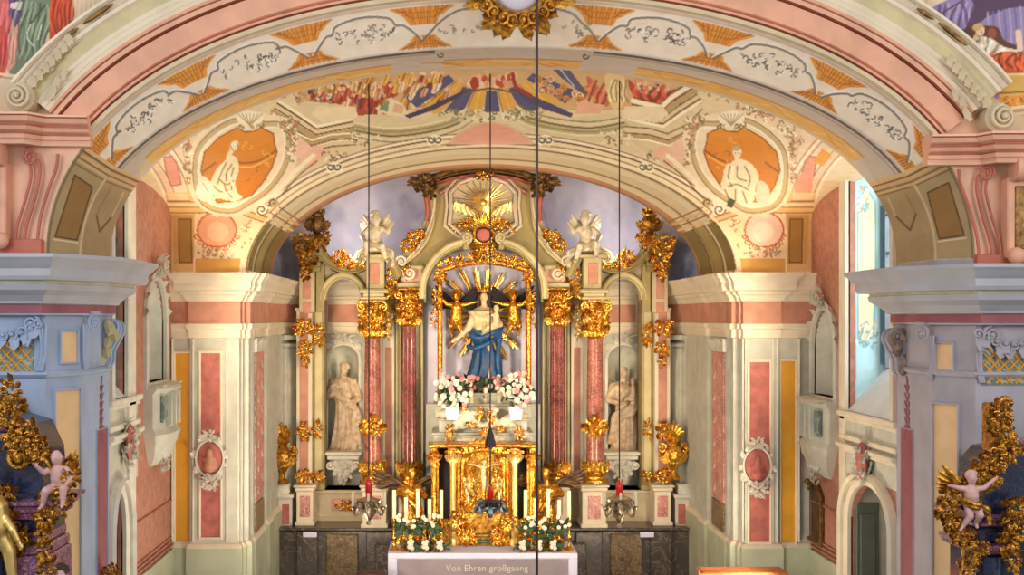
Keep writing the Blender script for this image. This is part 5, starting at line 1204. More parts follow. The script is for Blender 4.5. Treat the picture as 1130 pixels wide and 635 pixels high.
def putto(name, label, loc, H, colr, pose, rotz=0, group=None, wings='gold_pale', cloth=None, tilt=None, mirror=False, hair=None, cat='cherub statue'):
    """a plump winged child; pose gives hips, torso direction, arm and leg targets in units of H"""
    o = thing(name, label, cat, loc, rotz, group)
    if mirror: o.scale = (-1, 1, 1)
    b = local(); h = H; V = lambda t: Vector(t) * h
    hip = V(pose['hip']); ch = V(pose['chest']); hd = V(pose['head'])
    b.cap(hip, (hip + ch) / 2, .125 * h, .115 * h, 12); b.cap((hip + ch) / 2 + Vector((0, -.02 * h, 0)), ch, .118 * h, .11 * h, 12); b.cap(ch, ch + (hd - ch) * .6, .06 * h, .05 * h)
    ax = V(pose.get('side', (1, 0, 0)))
    for s_, (el, ha) in zip((-1, 1), pose['arms']):
        sh = ch + ax * .11 * s_ + Vector((0, 0, .03 * h)); b.cap(sh, V(el), .055 * h, .045 * h); b.cap(V(el), V(ha), .046 * h, .03 * h); hand(b, V(ha), V(ha) - V(el), .09 * h, side=s_)
    for s_, (kn, an, toe) in zip((-1, 1), pose['legs']):
        b.cap(hip + ax * .06 * s_, V(kn), .085 * h, .062 * h, 10); b.cap(V(kn), V(an), .062 * h, .036 * h); b.cap(V(an), V(toe), .034 * h, .026 * h)
    head(b, hd, .105 * h, pose.get('look', (0, -1, 0)), hair=hair is None)
    b.build('body', colr, o, remesh=.014 * h)
    if hair:
        b = local(); R_ = random.Random(3)
        for k in range(26):
            a = R_.uniform(0, 2 * PI); e = R_.uniform(.0, 1.5); b.ell(hd + Vector((math.cos(a) * math.cos(e) * .09, .02 + abs(math.sin(a)) * math.cos(e) * .08, .03 + math.sin(e) * .10)) * h, .034 * h, 6)
        b.build('hair', hair, o)
    if wings:
        for s_ in (-1, 1):
            b = local(); root = ch + Vector((s_ * .05 * h, .10 * h, .04 * h)); wa = pose.get('wing', (.5, .5))[0 if s_ < 0 else 1]; wl = pose.get('wlen', .55)
            for k in range(7):
                a = (PI / 2 - s_ * (wa + .20 * k)); b.leaf(root + Vector((s_ * .02 * k * h, .01 * k, 0)), a, (wl - .045 * k) * h, .13 * h, -.08, lobes=1)
            b.cap(root, root + Vector((s_ * math.sin(wa) * wl * .5 * h, .02, math.cos(wa) * wl * .5 * h)), .035 * h, .02 * h)
            b.build('wing', wings, o)
    if cloth:
        b = local(); pts = smooth_pts([(hip.x - .15 * h, hip.y - .02 * h, hip.z + .05 * h), (hip.x, hip.y - .13 * h, hip.z), (hip.x + .14 * h, hip.y - .04 * h, hip.z - .03 * h), (hip.x + .28 * h, hip.y + .02 * h, hip.z - .13 * h), (hip.x + .30 * h, hip.y, hip.z - .3 * h)], 5)
        b.tube(pts, [.05 * h + .02 * h * math.sin(i) for i in range(len(pts))], 8); b.tube([(p[0], p[1] - .02 * h, p[2] - .06 * h) for p in pts], .035 * h, 8); b.build('drapery', cloth, o)
    return o
SIT = dict(hip=(0, .02, .18), chest=(.02, -.02, .42), head=(.03, -.05, .62), arms=[((-.20, -.06, .34), (-.14, -.2, .24)), ((.22, -.04, .40), (.30, -.16, .52))], legs=[((-.12, -.24, .20), (-.12, -.26, -.02), (-.13, -.34, -.05)), ((.14, -.22, .16), (.20, -.16, -.06), (.22, -.24, -.09))], look=(.3, -1, -.1), wing=(.6, .6), wlen=.30)
STAND = dict(hip=(0, 0, .44), chest=(.02, -.01, .66), head=(.03, -.03, .86), arms=[((-.22, -.06, .62), (-.30, -.16, .76)), ((.2, -.08, .56), (.10, -.2, .50))], legs=[((-.08, -.06, .22), (-.09, .02, .03), (-.10, -.08, .0)), ((.10, -.12, .24), (.16, -.02, .08), (.18, -.10, .04))], look=(.3, -1, .1), wing=(.9, .6))
FLY = dict(hip=(0, 0, .40), chest=(-.02, -.03, .62), head=(-.02, -.06, .83), arms=[((-.22, -.04, .66), (-.38, -.08, .70)), ((.18, -.06, .66), (.34, -.12, .82))], legs=[((-.06, -.10, .20), (-.16, -.04, .02), (-.22, -.08, -.04)), ((.10, -.12, .22), (.08, .02, .06), (.08, -.04, .0))], look=(-.2, -1, .1), wing=(.8, .8))
# ------------------------------------------------------------------ the high altarpiece
YR = 24.0
def Q(px, py, dy=0.0): return P(px, py, YR + dy)
alt = thing('altarpiece', 'high altarpiece of red marble columns and gilded capitals filling the back of the chancel', 'altarpiece', (0, 24.2, ZF))
MIR = Matrix.Diagonal((-1, 1, 1, 1))
def both(fn):
    for s_ in (-1, 1): fn(MIR if s_ > 0 else Matrix.Identity(4), s_)
def zz(py, Y): return Zp(py, Y)
def xx(px, Y): return Xp(px, Y)
def curve_bar(b, pts, w, y0, y1, mi=None, rid=.3):
    """a flat moulded bar following points (x,z)"""
    n = len(pts); rs = []
    for i in range(n):
        a = Vector(pts[max(0, i - 1)]); c = Vector(pts[min(n - 1, i + 1)]); d = (c - a).normalized(); q = Vector((-d.y, d.x)); p = Vector(pts[i])
        ww = w[i] if isinstance(w, (list, tuple)) else w
        rs.append([(p.x - q.x * ww / 2, y1, p.y - q.y * ww / 2), (p.x - q.x * ww / 2, y0 + .02, p.y - q.y * ww / 2), (p.x - q.x * ww * .34, y0, p.y - q.y * ww * .34), (p.x - q.x * ww * .2, y0 + .025, p.y - q.y * ww * .2),
                   (p.x + q.x * ww * .2, y0 + .025, p.y + q.y * ww * .2), (p.x + q.x * ww * .34, y0, p.y + q.y * ww * .34), (p.x + q.x * ww / 2, y0 + .02, p.y + q.y * ww / 2), (p.x + q.x * ww / 2, y1, p.y + q.y * ww / 2)])
    b.rings(rs, True, True, mi)
def pxz(pts, Y): return [(xx(x, Y), zz(y, Y)) for x, y in pts]

# socle
b = MB(); zs = 1.06
b.box(-3.85, 3.85, 23.55, 24.9, ZF, zs - .06, 0, .02); b.box(-3.9, 3.9, 23.5, 24.95, zs - .06, zs, 0, .02)
def soc(M, s_):
    b.M = M; b.box(-3.5, -3.1, 23.47, 23.6, ZF, zs - .07, 0, .02); b.box(-2.95, -2.35, 23.50, 23.6, ZF + .1, zs - .12, 1, .02); b.box(-2.2, -1.7, 23.42, 23.6, ZF, zs - .07, 0, .02)
both(soc); b.M = Matrix.Identity(4)
alt_s = fixn(b.build('marble_socle', ['marble_grey', 'marble_brown'], alt, smooth=False))
b = MB()
for px_ in (341, 714): b.box(xx(px_, 23.4) - .12, xx(px_, 23.4) + .14, 23.44, 23.49, zz(594, 23.4), zz(588, 23.4), 0, .01); b.build('pale_plaque', 'white_cloth', alt, label='small pale plaque on the dark marble socle'); b = MB()

def pedestals(M, s_):
    for (p0, p1, y0, y1, pp, mm) in ((398, 428, 23.45, 24.2, (406, 420), 'marble_rose'), (325, 347, 23.7, 24.3, (331, 342), 'marble_rose'), (438, 470, 23.9, 24.5, (446, 462), 'marble_rose')):
        b = MB(M); x0, x1 = xx(p0, y0), xx(p1, y0); zt = zz(536, y0)
        b.box(x0 + .03, x1 - .03, y0 + .03, y1, zs, zt - .12, 0, .01); b.box(x0, x1, y0, y1, zs, zs + .08, 0, .015); b.box(x0, x1, y0, y1, zt - .12, zt - .04, 0, .02); b.box(x0 - .03, x1 + .03, y0 - .03, y1, zt - .04, zt, 0, .015)
        ped = fixn(b.build('pedestal', 'cream', alt, smooth=False)); b = MB(M)
        b.box(xx(pp[0], y0), xx(pp[1], y0), y0 + .015, y0 + .04, zs + .17, zt - .2, 0, .006); fixn(b.build('inset_panel', mm, ped, smooth=False))
    b = MB(M); Y = 24.3; zt = zz(541, Y)
    b.box(xx(345, Y), xx(440, Y), Y, Y + .66, zs, zt, 0); b.box(xx(345, Y), xx(440, Y), Y - .06, Y + .66, zt - .07, zt, 0, .02); b.box(xx(345, Y), xx(440, Y), Y - .04, Y, zs, zs + .08, 0, .01)
    w = fixn(b.build('dado', 'cream_dark', alt, smooth=False)); b = MB(M)
    b.box(xx(366, Y), xx(396, Y), Y - .02, Y + .02, zs + .2, zt - .17, 0, .008); b.cluster((xx(381, Y), Y - .03, (zs + zt) / 2), .36, .22, 12, 7, 1, .05)
    fixn(b.build('inset_panel', ['marble_rose', 'gold'], w))
both(pedestals)

def column(px_, Y, r, zb, zcb, zct, name_mat, flutes, M, s_, seed):
    x = xx(px_, Y)
    b = MB(M); prof = [(r * 1.02, zb + .28), (r * 1.06, zb + .34)] + [(r * (1.04 - .14 * t ** 1.5), zb + .36 + (zcb - zb - .4) * t) for t in [i / 10 for i in range(11)]] + [(r * .96, zcb - .02), (r * .9, zcb)]
    b.lathe(prof, (x, Y, 0), 48 if flutes else 24, 0, 16 if flutes else 0, .12 if flutes else 0)
    col_ = fixn(b.build('column', name_mat, alt))
    b = MB(M); b.lathe([(r * 1.55, zb), (r * 1.6, zb + .04), (r * 1.55, zb + .09), (r * 1.25, zb + .11), (r * 1.2, zb + .15), (r * 1.35, zb + .18), (r * 1.38, zb + .23), (r * 1.1, zb + .26), (r * 1.05, zb + .31)], (x, Y, 0), 24)
    for k in range(9):
        a = -PI / 2 + (k - 4) * .34; b.leaf((x + math.cos(a) * r * 1.12, Y + math.sin(a) * r * 1.12, zb + .18), PI / 2 - (k - 4) * .07, .30, .12, .1)
    fixn(b.build('column_base', 'gold', col_))
    b = MB(M); hgt = zct - zcb
    b.lathe([(r * .95, zcb - .03), (r * 1.08, zcb), (r * .98, zcb + .03), (r * .95, zcb + hgt * .3), (r * 1.15, zcb + hgt * .7), (r * 1.45, zcb + hgt * .9)], (x, Y, 0), 20)
    for row in range(2):
        for k in range(7):
            a = -PI / 2 + (k - 3) * .5 + row * .25; b.leaf((x + math.cos(a) * r, Y + math.sin(a) * r, zcb + hgt * (.02 + .3 * row)), PI / 2 - (k - 3) * .12, hgt * .42, .14, .5)
    for k in (-1, 1): b.scroll((x + k * r * 1.25, Y - r * 1.2, zct - .14), .09, PI / 2, 1.6, -k, .026)
    b.leaf((x, Y - r * 1.3, zct - .16), PI / 2, .18, .16, .3); b.box(x - r * 1.6, x + r * 1.6, Y - r * 1.6, Y + r * 1.6, zct - .05, zct, 0, .02)
    b.cluster((x, Y - r * 1.15, (zcb + zct) / 2), r * 2.9, hgt * .8, seed, 9, None, .06)
    fixn(b.build('capital', 'gold', col_))
    return col_, x
def cols(M, s_):
    c1, x = column(411, 23.8, .158, zz(536, 23.6), zz(372, 23.8), zz(331, 23.8), 'marble_red', 0, M, s_, 21)
    b = MB(M); z = zz(470, 23.8)
    for k in range(12):
        a = -PI / 2 + (k - 5.5) * .26; q = (x + math.cos(a) * .17, 23.8 + math.sin(a) * .17, z + .12 * (-1) ** k); b.leaf(q, (PI / 2 if k % 2 else -PI / 2) - (k - 5.5) * .1, .22, .12, .3)
    b.cluster((x, 23.62, z), .36, .5, 33, 8, None, .05); fixn(b.build('gilt_band', 'gold', c1))
    c2, x = column(451.5, 24.15, .150, zz(536, 24.0), zz(359, 24.15), zz(318, 24.15), 'marble_deep', 1, M, s_, 27)
    # pilasters beside the columns
    for (p0, p1, Y, yt, yb, m_, pm) in ((422.5, 435.5, 24.35, 345, 541, 'cream', 'salmon'), (327, 344, 24.05, 340, 541, 'cream', 'salmon'), (345, 358, 24.25, 325, 541, 'olive', 'olive_light'), (436.5, 442, 24.4, 300, 541, 'olive_light', 'olive'), (460, 467, 24.35, 300, 541, 'olive_light', 'olive')):
        b = MB(M); x0, x1 = xx(p0, Y), xx(p1, Y); b.box(x0, x1, Y, Y + .5, zz(yb, Y), zz(yt, Y), 0, .008); w = x1 - x0
        b.box(x0 - .015, x1 + .015, Y - .03, Y + .5, zz(yt, Y) - .07, zz(yt, Y), 0, .01); b.box(x0 - .01, x1 + .01, Y - .025, Y + .5, zz(yb, Y), zz(yb, Y) + .1, 0, .01)
        if w > .17: b.box(x0 + w * .22, x1 - w * .22, Y - .012, Y + .03, zz(yb, Y) + .16, zz(yt, Y) - .6 * (p0 == 422.5) - .08, 1, .006)
        else: b.box(x0 + w * .35, x1 - w * .35, Y - .03, Y + .03, zz(yb, Y) + .1, zz(yt, Y) - .08, 1, .006)
        fixn(b.build('pilaster', [m_, pm], alt, smooth=False))
    # gilding on the outer pilasters
    b = MB(M); 
    for (px_, py_, w, h, sd, nn, yy) in ((336, 362, .42, .36, 41, 9, 23.98), (337, 386, .30, .34, 42, 8, 23.98), (352, 370, .26, .5, 43, 8, 24.15), (336, 476, .30, .40, 45, 9, 24.0), (351, 474, .2, .40, 46, 7, 24.2), (336, 526, .38, .30, 47, 9, 23.98), (352, 526, .28, .28, 48, 8, 24.15), (337, 400, .18, .24, 49, 6, 24.0)):
        b.cluster((xx(px_, yy), yy, zz(py_, yy)), w, h, sd + (s_ > 0) * 7, nn, None, .09)
    fixn(b.build('gilt_foliage', 'gold', alt))
    b = MB(M); Y = 24.3
    for (px_, py_, w, h, sd) in ((429, 350, .22, .5, 51), (428, 366, .18, .34, 52)): b.cluster((xx(px_, Y), Y - .03, zz(py_, Y)), w, h, sd, 8, None, .05)
    fixn(b.build('gilt_foliage', 'gold_pale', alt))
both(cols)

def upper(M, s_):
    # entablature blocks over column 1 and their pink panels
    Y = 23.7; b = MB(M); z0 = zz(331, Y)
    b.box(xx(398, Y), xx(426, Y), Y - .12, 24.4, z0, z0 + .05, 0, .01); b.box(xx(401, Y), xx(424, Y), Y - .08, 24.4, z0 + .05, z0 + .12, 0, .01); b.box(xx(396, Y), xx(429, Y), Y - .16, 24.4, z0 + .12, z0 + .2, 0, .03)
    b.box(xx(404, Y), xx(424, Y), Y, 24.4, z0 + .2, zz(284, Y), 0, .02); b.box(xx(408, Y), xx(419, Y), Y - .015, Y + .1, zz(314, Y), zz(290, Y), 1, .01)
    b.box(xx(398, Y), xx(430, Y), Y - .1, 24.4, zz(285, Y), zz(281, Y), 0, .02)
    fixn(b.build('entablature', ['olive_light', 'salmon'], alt, smooth=False))
    b = MB(M); Y = 23.9; curve_bar(b, smooth_pts(pxz([(396, 282), (410, 276), (424, 280), (434, 292), (440, 306)], Y), 5), .16, Y - .1, Y + .35, 0); b.scroll((xx(398, Y), Y - .12, zz(284, Y)), .11, 0, 1.5, 1, .03)
    fixn(b.build('seat_scroll', 'olive', alt))
    # small arch over the niche
    Y = 24.15; b = MB(M); cx_, zc = xx(379, Y), zz(331, Y); r = (xx(402, Y) - xx(356, Y)) / 2
    pts = [(cx_ + r * math.cos(PI * k / 20), zc + r * 1.15 * math.sin(PI * k / 20)) for k in range(21)]
    curve_bar(b, pts, .13, Y - .12, Y + .25, 0); curve_bar(b, [(cx_ + (p[0] - cx_) * 1.16, zc + (p[1] - zc) * 1.14) for p in pts], .05, Y - .05, Y + .25, 1)
    fixn(b.build('niche_arch', ['olive_light', 'olive'], alt))
    b = MB(M); Y = 24.0; curve_bar(b, smooth_pts(pxz([(352, 262), (354, 276), (362, 288), (376, 297), (392, 298), (404, 292)], Y), 5), [.16] * 4 + [.15] * 22, Y - .1, Y + .3, 0) if False else curve_bar(b, smooth_pts(pxz([(350, 262), (353, 276), (362, 288), (376, 296), (392, 297), (405, 292)], Y), 5), .17, Y - .1, Y + .3, 0)
    b.prism(pxz([(352, 284), (362, 296), (376, 303), (400, 302), (404, 296), (404, 318), (398, 308), (379, 299), (362, 306), (356, 330), (350, 330)], 24.2), 24.2, 24.4, 1)
    fixn(b.build('swept_cornice', ['olive', 'cream_dark'], alt))
    b = MB(M); Y = 23.88
    for (px_, py_, w, h, sd) in ((384, 290, .40, .30, 61), (374, 284, .28, .28, 62), (394, 292, .3, .2, 63)): b.cluster((xx(px_, Y), Y, zz(py_, Y)), w, h, sd, 8, None, .08)
    b.leaf((xx(382, Y), Y, zz(288, Y)), PI * .6, .3, .1, .1); fixn(b.build('gilt_flames', 'gold', alt))
    # outer tower: pink block, gilded bracket and cornice
    b = MB(M); Y = 23.95; b.box(xx(330, Y), xx(347, Y), Y, Y + .4, zz(345, Y), zz(300, Y), 0, .01); b.box(xx(334, Y), xx(343, Y), Y - .012, Y + .1, zz(330, Y), zz(305, Y), 1, .005); b.box(xx(334, Y), xx(343, Y), Y - .012, Y + .1, zz(346, Y), zz(334, Y), 1, .005)
    b.box(xx(348, Y), xx(357, Y), Y + .1, Y + .4, zz(345, Y), zz(290, Y), 2, .01)
    z1 = zz(300, Y); hgt = zz(266, Y) - z1; cxm = xx(341, Y)
    for t in range(6):
        w = .16 + .10 * (t / 5) ** 1.3; b.box(cxm - w, cxm + w + .05, Y - .05 - .04 * t, Y + .4, z1 + hgt * t / 6, z1 + hgt * (t + 1) / 6, 2 if t < 4 else 0, .012)
    b.box(cxm - .32, cxm + .38, Y - .26, Y + .4, z1 + hgt, z1 + hgt + .07, 0, .02)
    fixn(b.build('outer_pier', ['cream_dark', 'salmon', 'olive'], alt, smooth=False))
    b = MB(M)
    for (px_, py_, w, h, sd) in ((340, 286, .44, .50, 71), (334, 272, .32, .26, 72), (352, 270, .40, .28, 73), (345, 264, .5, .22, 75), (360, 262, .22, .22, 76), (328, 267, .2, .26, 77), (338, 302, .24, .3, 78)): b.cluster((xx(px_, 23.75), 23.72, zz(py_, 23.75)), w, h, sd + (s_ > 0) * 3, 8, None, .10)
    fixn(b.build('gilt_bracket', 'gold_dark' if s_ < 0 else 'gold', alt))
    # gilt between the columns, above
    b = MB(M); Y = 23.95
    for (px_, py_, w, h, sd) in ((433, 306, .30, .46, 81), (430, 322, .26, .3, 82), (448, 300, .2, .3, 84), (452, 338, .36, .66, 83)): b.cluster((xx(px_, Y), Y, zz(py_, Y)), w, h, sd, 9, None, .08)
    fixn(b.build('gilt_foliage', 'gold', alt))
    # entablature over the inner column and curved shoulder
    b = MB(M); Y = 24.1; b.box(xx(438, Y), xx(468, Y), Y - .12, Y + .4, zz(318, Y), zz(312, Y), 0, .02); b.box(xx(442, Y), xx(466, Y), Y - .05, Y + .4, zz(312, Y), zz(296, Y), 1, .02)
    b.box(xx(438, Y), xx(468, Y), Y - .14, Y + .4, zz(298, Y), zz(293, Y), 0, .03); fixn(b.build('entablature', ['olive_light', 'salmon_light'], alt, smooth=False))
    b = MB(M); Y = 24.0
    curve_bar(b, smooth_pts(pxz([(436, 296), (446, 286), (458, 276), (468, 262), (474, 244), (474, 226), (470, 208)], Y), 5), .19, Y - .06, Y + .35, 0)
    curve_bar(b, smooth_pts(pxz([(444, 292), (456, 280), (464, 270), (474, 250), (479, 232), (480, 212)], Y), 5), .05, Y - .14, Y + .3, 1)
    b.scroll((xx(443, Y), Y - .12, zz(289, Y)), .11, PI, 1.6, -1, .03, 1); b.scroll((xx(452, Y), Y - .10, zz(302, Y)), .12, PI, 1.6, 1, .03, 1)
    fixn(b.build('side_volute', ['olive_light', 'cream'], alt))
    b = MB(M); curve_bar(b, smooth_pts(pxz([(471, 244), (472, 230), (469, 214)], 23.9), 5), .10, 23.90, 24.0, 0); fixn(b.build('rose_inlay', 'rose', alt))
    b = MB(M)
    for (px_, py_, w, h, sd) in ((458, 262, .36, .34, 91), (450, 272, .3, .26, 92), (464, 258, .2, .2, 94)): b.cluster((xx(px_, 23.85), 23.85, zz(py_, 23.85)), w, h, sd, 8, None, .08)
    fixn(b.build('gilt_flames', 'gold', alt))
    b = MB(M)
    for (px_, py_, w, h, sd) in ((468, 201, .50, .46, 95), (460, 203, .36, .26, 96), (474, 212, .3, .3, 97)): b.cluster((xx(px_, 23.75), 23.75, zz(py_, 23.75)), w, h, sd, 9, None, .12)
    fixn(b.build('gilt_corner', 'gold_brown', alt))
    # arch over the central frame, ending in a volute
    b = MB(M); Y = 23.95
    pts = smooth_pts(pxz([(466, 330), (467, 312), (472, 298), (482, 284), (496, 273), (510, 268), (517, 267)], Y), 5)
    curve_bar(b, pts, .13, Y - .12, Y + .3, 0); curve_bar(b, [(p[0] + .05, p[1] - .07) for p in pts], .05, Y - .05, Y + .25, 1)
    b.scroll((xx(515, Y), Y - .16, zz(263, Y)), .10, -PI / 2, 1.9, 1, .028, 0); b.box(xx(511, Y), xx(517, Y), Y - .15, Y + .1, zz(276, Y), zz(270, Y), 1, .01)
    fixn(b.build('arch_moulding', ['olive_light', 'olive'], alt))
both(upper)

# the crowning panel with a gilded sunburst
b = MB(); Y = 24.1
left = [(533.4, 188), (500, 191), (480, 197), (476, 205), (481, 226), (478, 248), (468, 266), (454, 284), (446, 300), (462, 306), (470, 295), (484, 280), (500, 270), (514, 264), (533.4, 266)]
poly = pxz(left, Y); poly += [(-x - .014, z) for x, z in poly[::-1][1:-1]]
b.prism(poly, Y, Y + .3, 0)
pl_ = [(508, 207), (522, 199), (533.4, 197)]; hexp = [(498, 246), (500, 228), (499, 214), (508, 204), (522, 199), (533.4, 197)]
hx = pxz(hexp, Y); hx = hx + [(-x - .014, z) for x, z in hx[::-1][1:]]; hx += [(xx(556, Y), zz(256, Y)), (xx(510, Y), zz(256, Y))]
frame_ring(b, hx, -.07, Y - .10, Y, 1); frame_ring(b, [(x * 1.16, (z - zz(228, Y)) * 1.16 + zz(228, Y)) for x, z in hx], -.05, Y - .05, Y, 1)
fixn(b.build('crown_panel', ['olive', 'cream', 'olive_light'], alt, smooth=False))
b = MB(); b.prism([(x * .985, z) for x, z in hx], Y - .01, Y + .02, 0); fixn(b.build('sunburst_field', 'cream_dark', alt, smooth=False))
b = MB(); c0 = Vector((xx(533.4, Y), Y - .03, zz(224, Y)))
for k in range(40):
    a = 2 * PI * k / 40; L_ = (.60 if k % 2 else .42) * (.62 + .38 * abs(math.cos(a))); b.tube([c0 + Vector((math.cos(a) * .05, 0, math.sin(a) * .05)), c0 + Vector((math.cos(a) * L_, 0, math.sin(a) * L_))], [.020, .005], 5)
b.ell(c0 + Vector((0, -.02, 0)), (.07, .05, .07), 12)
for k in (-1, 1):
    for j in range(5): b.leaf(c0 + Vector((k * (.1 + .11 * j), -.05, -.26 + .02 * j)), PI / 2 + k * (-.9 + .25 * j), .22, .10, .15)
fixn(b.build('sunburst', 'gold_pale', alt))
b = MB()
for k in range(7): b.leaf((xx(533.4, Y) + (k - 3) * .09, Y - .05, zz(250, Y)), PI / 2 - (k - 3) * .35, .26, .13, .3)
for k in (-1, 1):
    b.cluster((xx(533.4, Y) + k * .40, Y - .06, zz(252, Y)), .42, .22, 5, 8, None, .06)
c1 = Vector((xx(533.4, Y), Y - .16, zz(260, Y)))
b.rings([[c1 + Vector((math.cos(a) * r * (1 + .08 * math.cos(5 * a)), y, math.sin(a) * r * .9)) for a in [2 * PI * k / 24 for k in range(24)]] for r, y in ((.15, 0), (.17, -.05), (.21, -.04), (.22, .06))], True, False)
for k in range(5): b.leaf(c1 + Vector(((k - 2) * .07, -.02, -.14)), -PI / 2 + (k - 2) * .3, .22, .12, .3)
fixn(b.build('gilt_cartouche', 'gold', alt))
b = MB(); b.cluster((xx(533.4, Y), Y - .24, zz(196, Y)), .40, .2, 7, 8); fixn(b.build('gilt_crest', 'gold', alt))
b = MB(); b.rings([[c1 + Vector((math.cos(a) * r, y, math.sin(a) * r * .9)) for a in [2 * PI * k / 24 for k in range(24)]] for r, y in ((.02, -.05), (.12, -.04), (.155, .02))], True, True); fixn(b.build('cartouche_field', 'rose', alt))
b = MB(); pts = smooth_pts([(xx(x, Y), zz(y, Y)) for x, y in ((462, 198), (480, 197), (500, 191), (533.4, 187), (566.8, 191), (586.8, 197), (604.8, 198))], 6)
curve_bar(b, pts, .13, Y - .30, Y + .3, 0); curve_bar(b, [(x, z - .12) for x, z in pts], .06, Y - .15, Y + .3, 1)
fixn(b.build('crown_cornice', ['gold_brown', 'rose'], alt))
for k in (-1, 1):
    b = MB(); curve_bar(b, [(k * .28, zz(201, Y) + .03), (k * .55, zz(205, Y) + .01), (k * .82, zz(214, Y))], .09, Y - .06, Y + .05, 0); fixn(b.build('rose_inlay', 'marble_rose', alt))

# gilded frame of the central niche, its back wall and the rays
Y = 24.05
xl, xr_ = xx(485.5, Y), xx(583, Y); zb_, zsp, ztp = zz(440, Y), zz(308, Y), zz(293, Y)
out = [(xl, zb_), (xl, zsp)] + [(xl + .06 + (k / 14) * (xr_ - xl - .12), zsp + .06 + (ztp - zsp) * math.sin(PI * (.14 + .72 * k / 14))) for k in range(15)] + [(xr_, zsp), (xr_, zb_)]
b = MB(); curve_bar(b, out, .10, Y - .14, Y + .1, 0)
fr_ = fixn(b.build('frame', 'gold', alt))
b = MB()
for i, k in enumerate(range(17)):
    x = xl + .02 + (xr_ - xl - .04) * k / 16; z = zsp + .12 + (ztp - zsp) * math.sin(PI * (.14 + .72 * k / 16)); b.leaf((x, Y - .1, z), PI / 2 + .5 * (-1) ** k, .17, .13, .3)
b.cluster((xx(534, Y), Y - .14, zz(279, Y)), .50, .34, 15, 11); b.cluster((xx(534, Y), Y - .16, zz(286, Y)), .8, .2, 16, 10)
for k in (-1, 1):
    b.cluster((xx(534, Y) + k * .84, Y - .12, zz(305, Y)), .26, .34, 17, 8); b.cluster((xx(534, Y) + k * .90, Y - .12, zz(332, Y)), .2, .5, 18, 8); b.cluster((xx(534, Y) + k * .55, Y - .12, zz(290, Y)), .34, .2, 19, 8); b.cluster((xx(534, Y) + k * .95, Y - .08, zz(352, Y)), .14, .4, 20, 7)
fixn(b.build('frame_crest', 'gold', fr_))
b = MB(); b.box(xx(466, Y), xx(600, Y), 24.56, 24.6, zz(500, 24.5), zz(262, 24.5)); fixn(b.build('back_wall', 'lavender', alt, smooth=False, label='pale lilac wall behind the golden frame'))
b = MB(); nb = [(x * 1.0, z) for x, z in out]; b.prism(nb, Y + .45, Y + .5, 0); fixn(b.build('niche_back', 'lavender', alt, smooth=False))
b = MB(); c0 = Vector((xx(533, Y), Y + .38, zz(346, Y))); Rr = random.Random(2)
for k in range(20):
    a = 2 * PI * (k + .5) / 20; L_ = min(.76 / max(.01, abs(math.cos(a))), .95 / max(.01, abs(math.sin(a)))) * Rr.uniform(.82, .97)
    q = Vector((-math.sin(a), 0, math.cos(a)))
    for j in (-1, 0, 1):
        w = .035; s0 = c0 + Vector((math.cos(a) * .12, 0, math.sin(a) * .12)); e = c0 + Vector((math.cos(a) * (L_ - abs(j) * .07), -.04, math.sin(a) * (L_ - abs(j) * .07))) + q * j * .045
        b.tube([s0, e], [.012, .022], 5, 0 if (k + j) % 3 else 1)
fixn(b.build('glory_rays', ['gold_pale', 'gold_dark'], alt))
# curved marble steps and cloud work under the niche
b = MB(); Y = 23.6
for (p0, p1, y0, y1, Yf) in ((478, 588, 492, 478, 23.3), (484, 582, 478, 462, 23.45), (480, 586, 462, 446, 23.55), (484, 582, 446, 434, 23.7)):
    x0, x1 = xx(p0, Yf), xx(p1, Yf); b.box(x0, x1, Yf, 24.7, zz(y0, Yf), zz(y1, Yf) - .03, 0, .02); b.box(x0 - .03, x1 + .03, Yf - .04, 24.7, zz(y1, Yf) - .04, zz(y1, Yf), 0, .015)
b.box(xx(470, 24.5), xx(597, 24.5), 24.45, 24.8, zs, zz(446, 24.5), 0)
fixn(b.build('stepped_base', 'stone_grey', alt, smooth=False))
b = MB(); Rr = random.Random(8)
for k in range(40):
    x = xx(Rr.uniform(488, 580), 23.25); z = zz(Rr.uniform(452, 488), 23.25); b.ell((x, 23.28 + Rr.uniform(-.04, .05), z), (Rr.uniform(.09, .16), .1, Rr.uniform(.06, .10)), 9)
b.build('cloud_relief', 'statue_white', alt, remesh=.02)
b = MB()
for (px_, py_, w, h, sd) in ((496, 478, .18, .34, 1), (573, 478, .18, .34, 2), (530, 456, .16, .3, 3), (541, 462, .16, .34, 4), (521, 470, .2, .12, 5), (552, 474, .2, .14, 6), (536, 478, .24, .2, 7), (512, 450, .14, .12, 8), (503, 490, .3, .10, 9), (563, 490, .3, .10, 10), (536, 490, .3, .12, 11)):
    b.cluster((xx(px_, 23.12), 23.14, zz(py_, 23.12)), w, h, sd, 9, None, .08)
fixn(b.build('gilt_foliage', 'gold', alt))
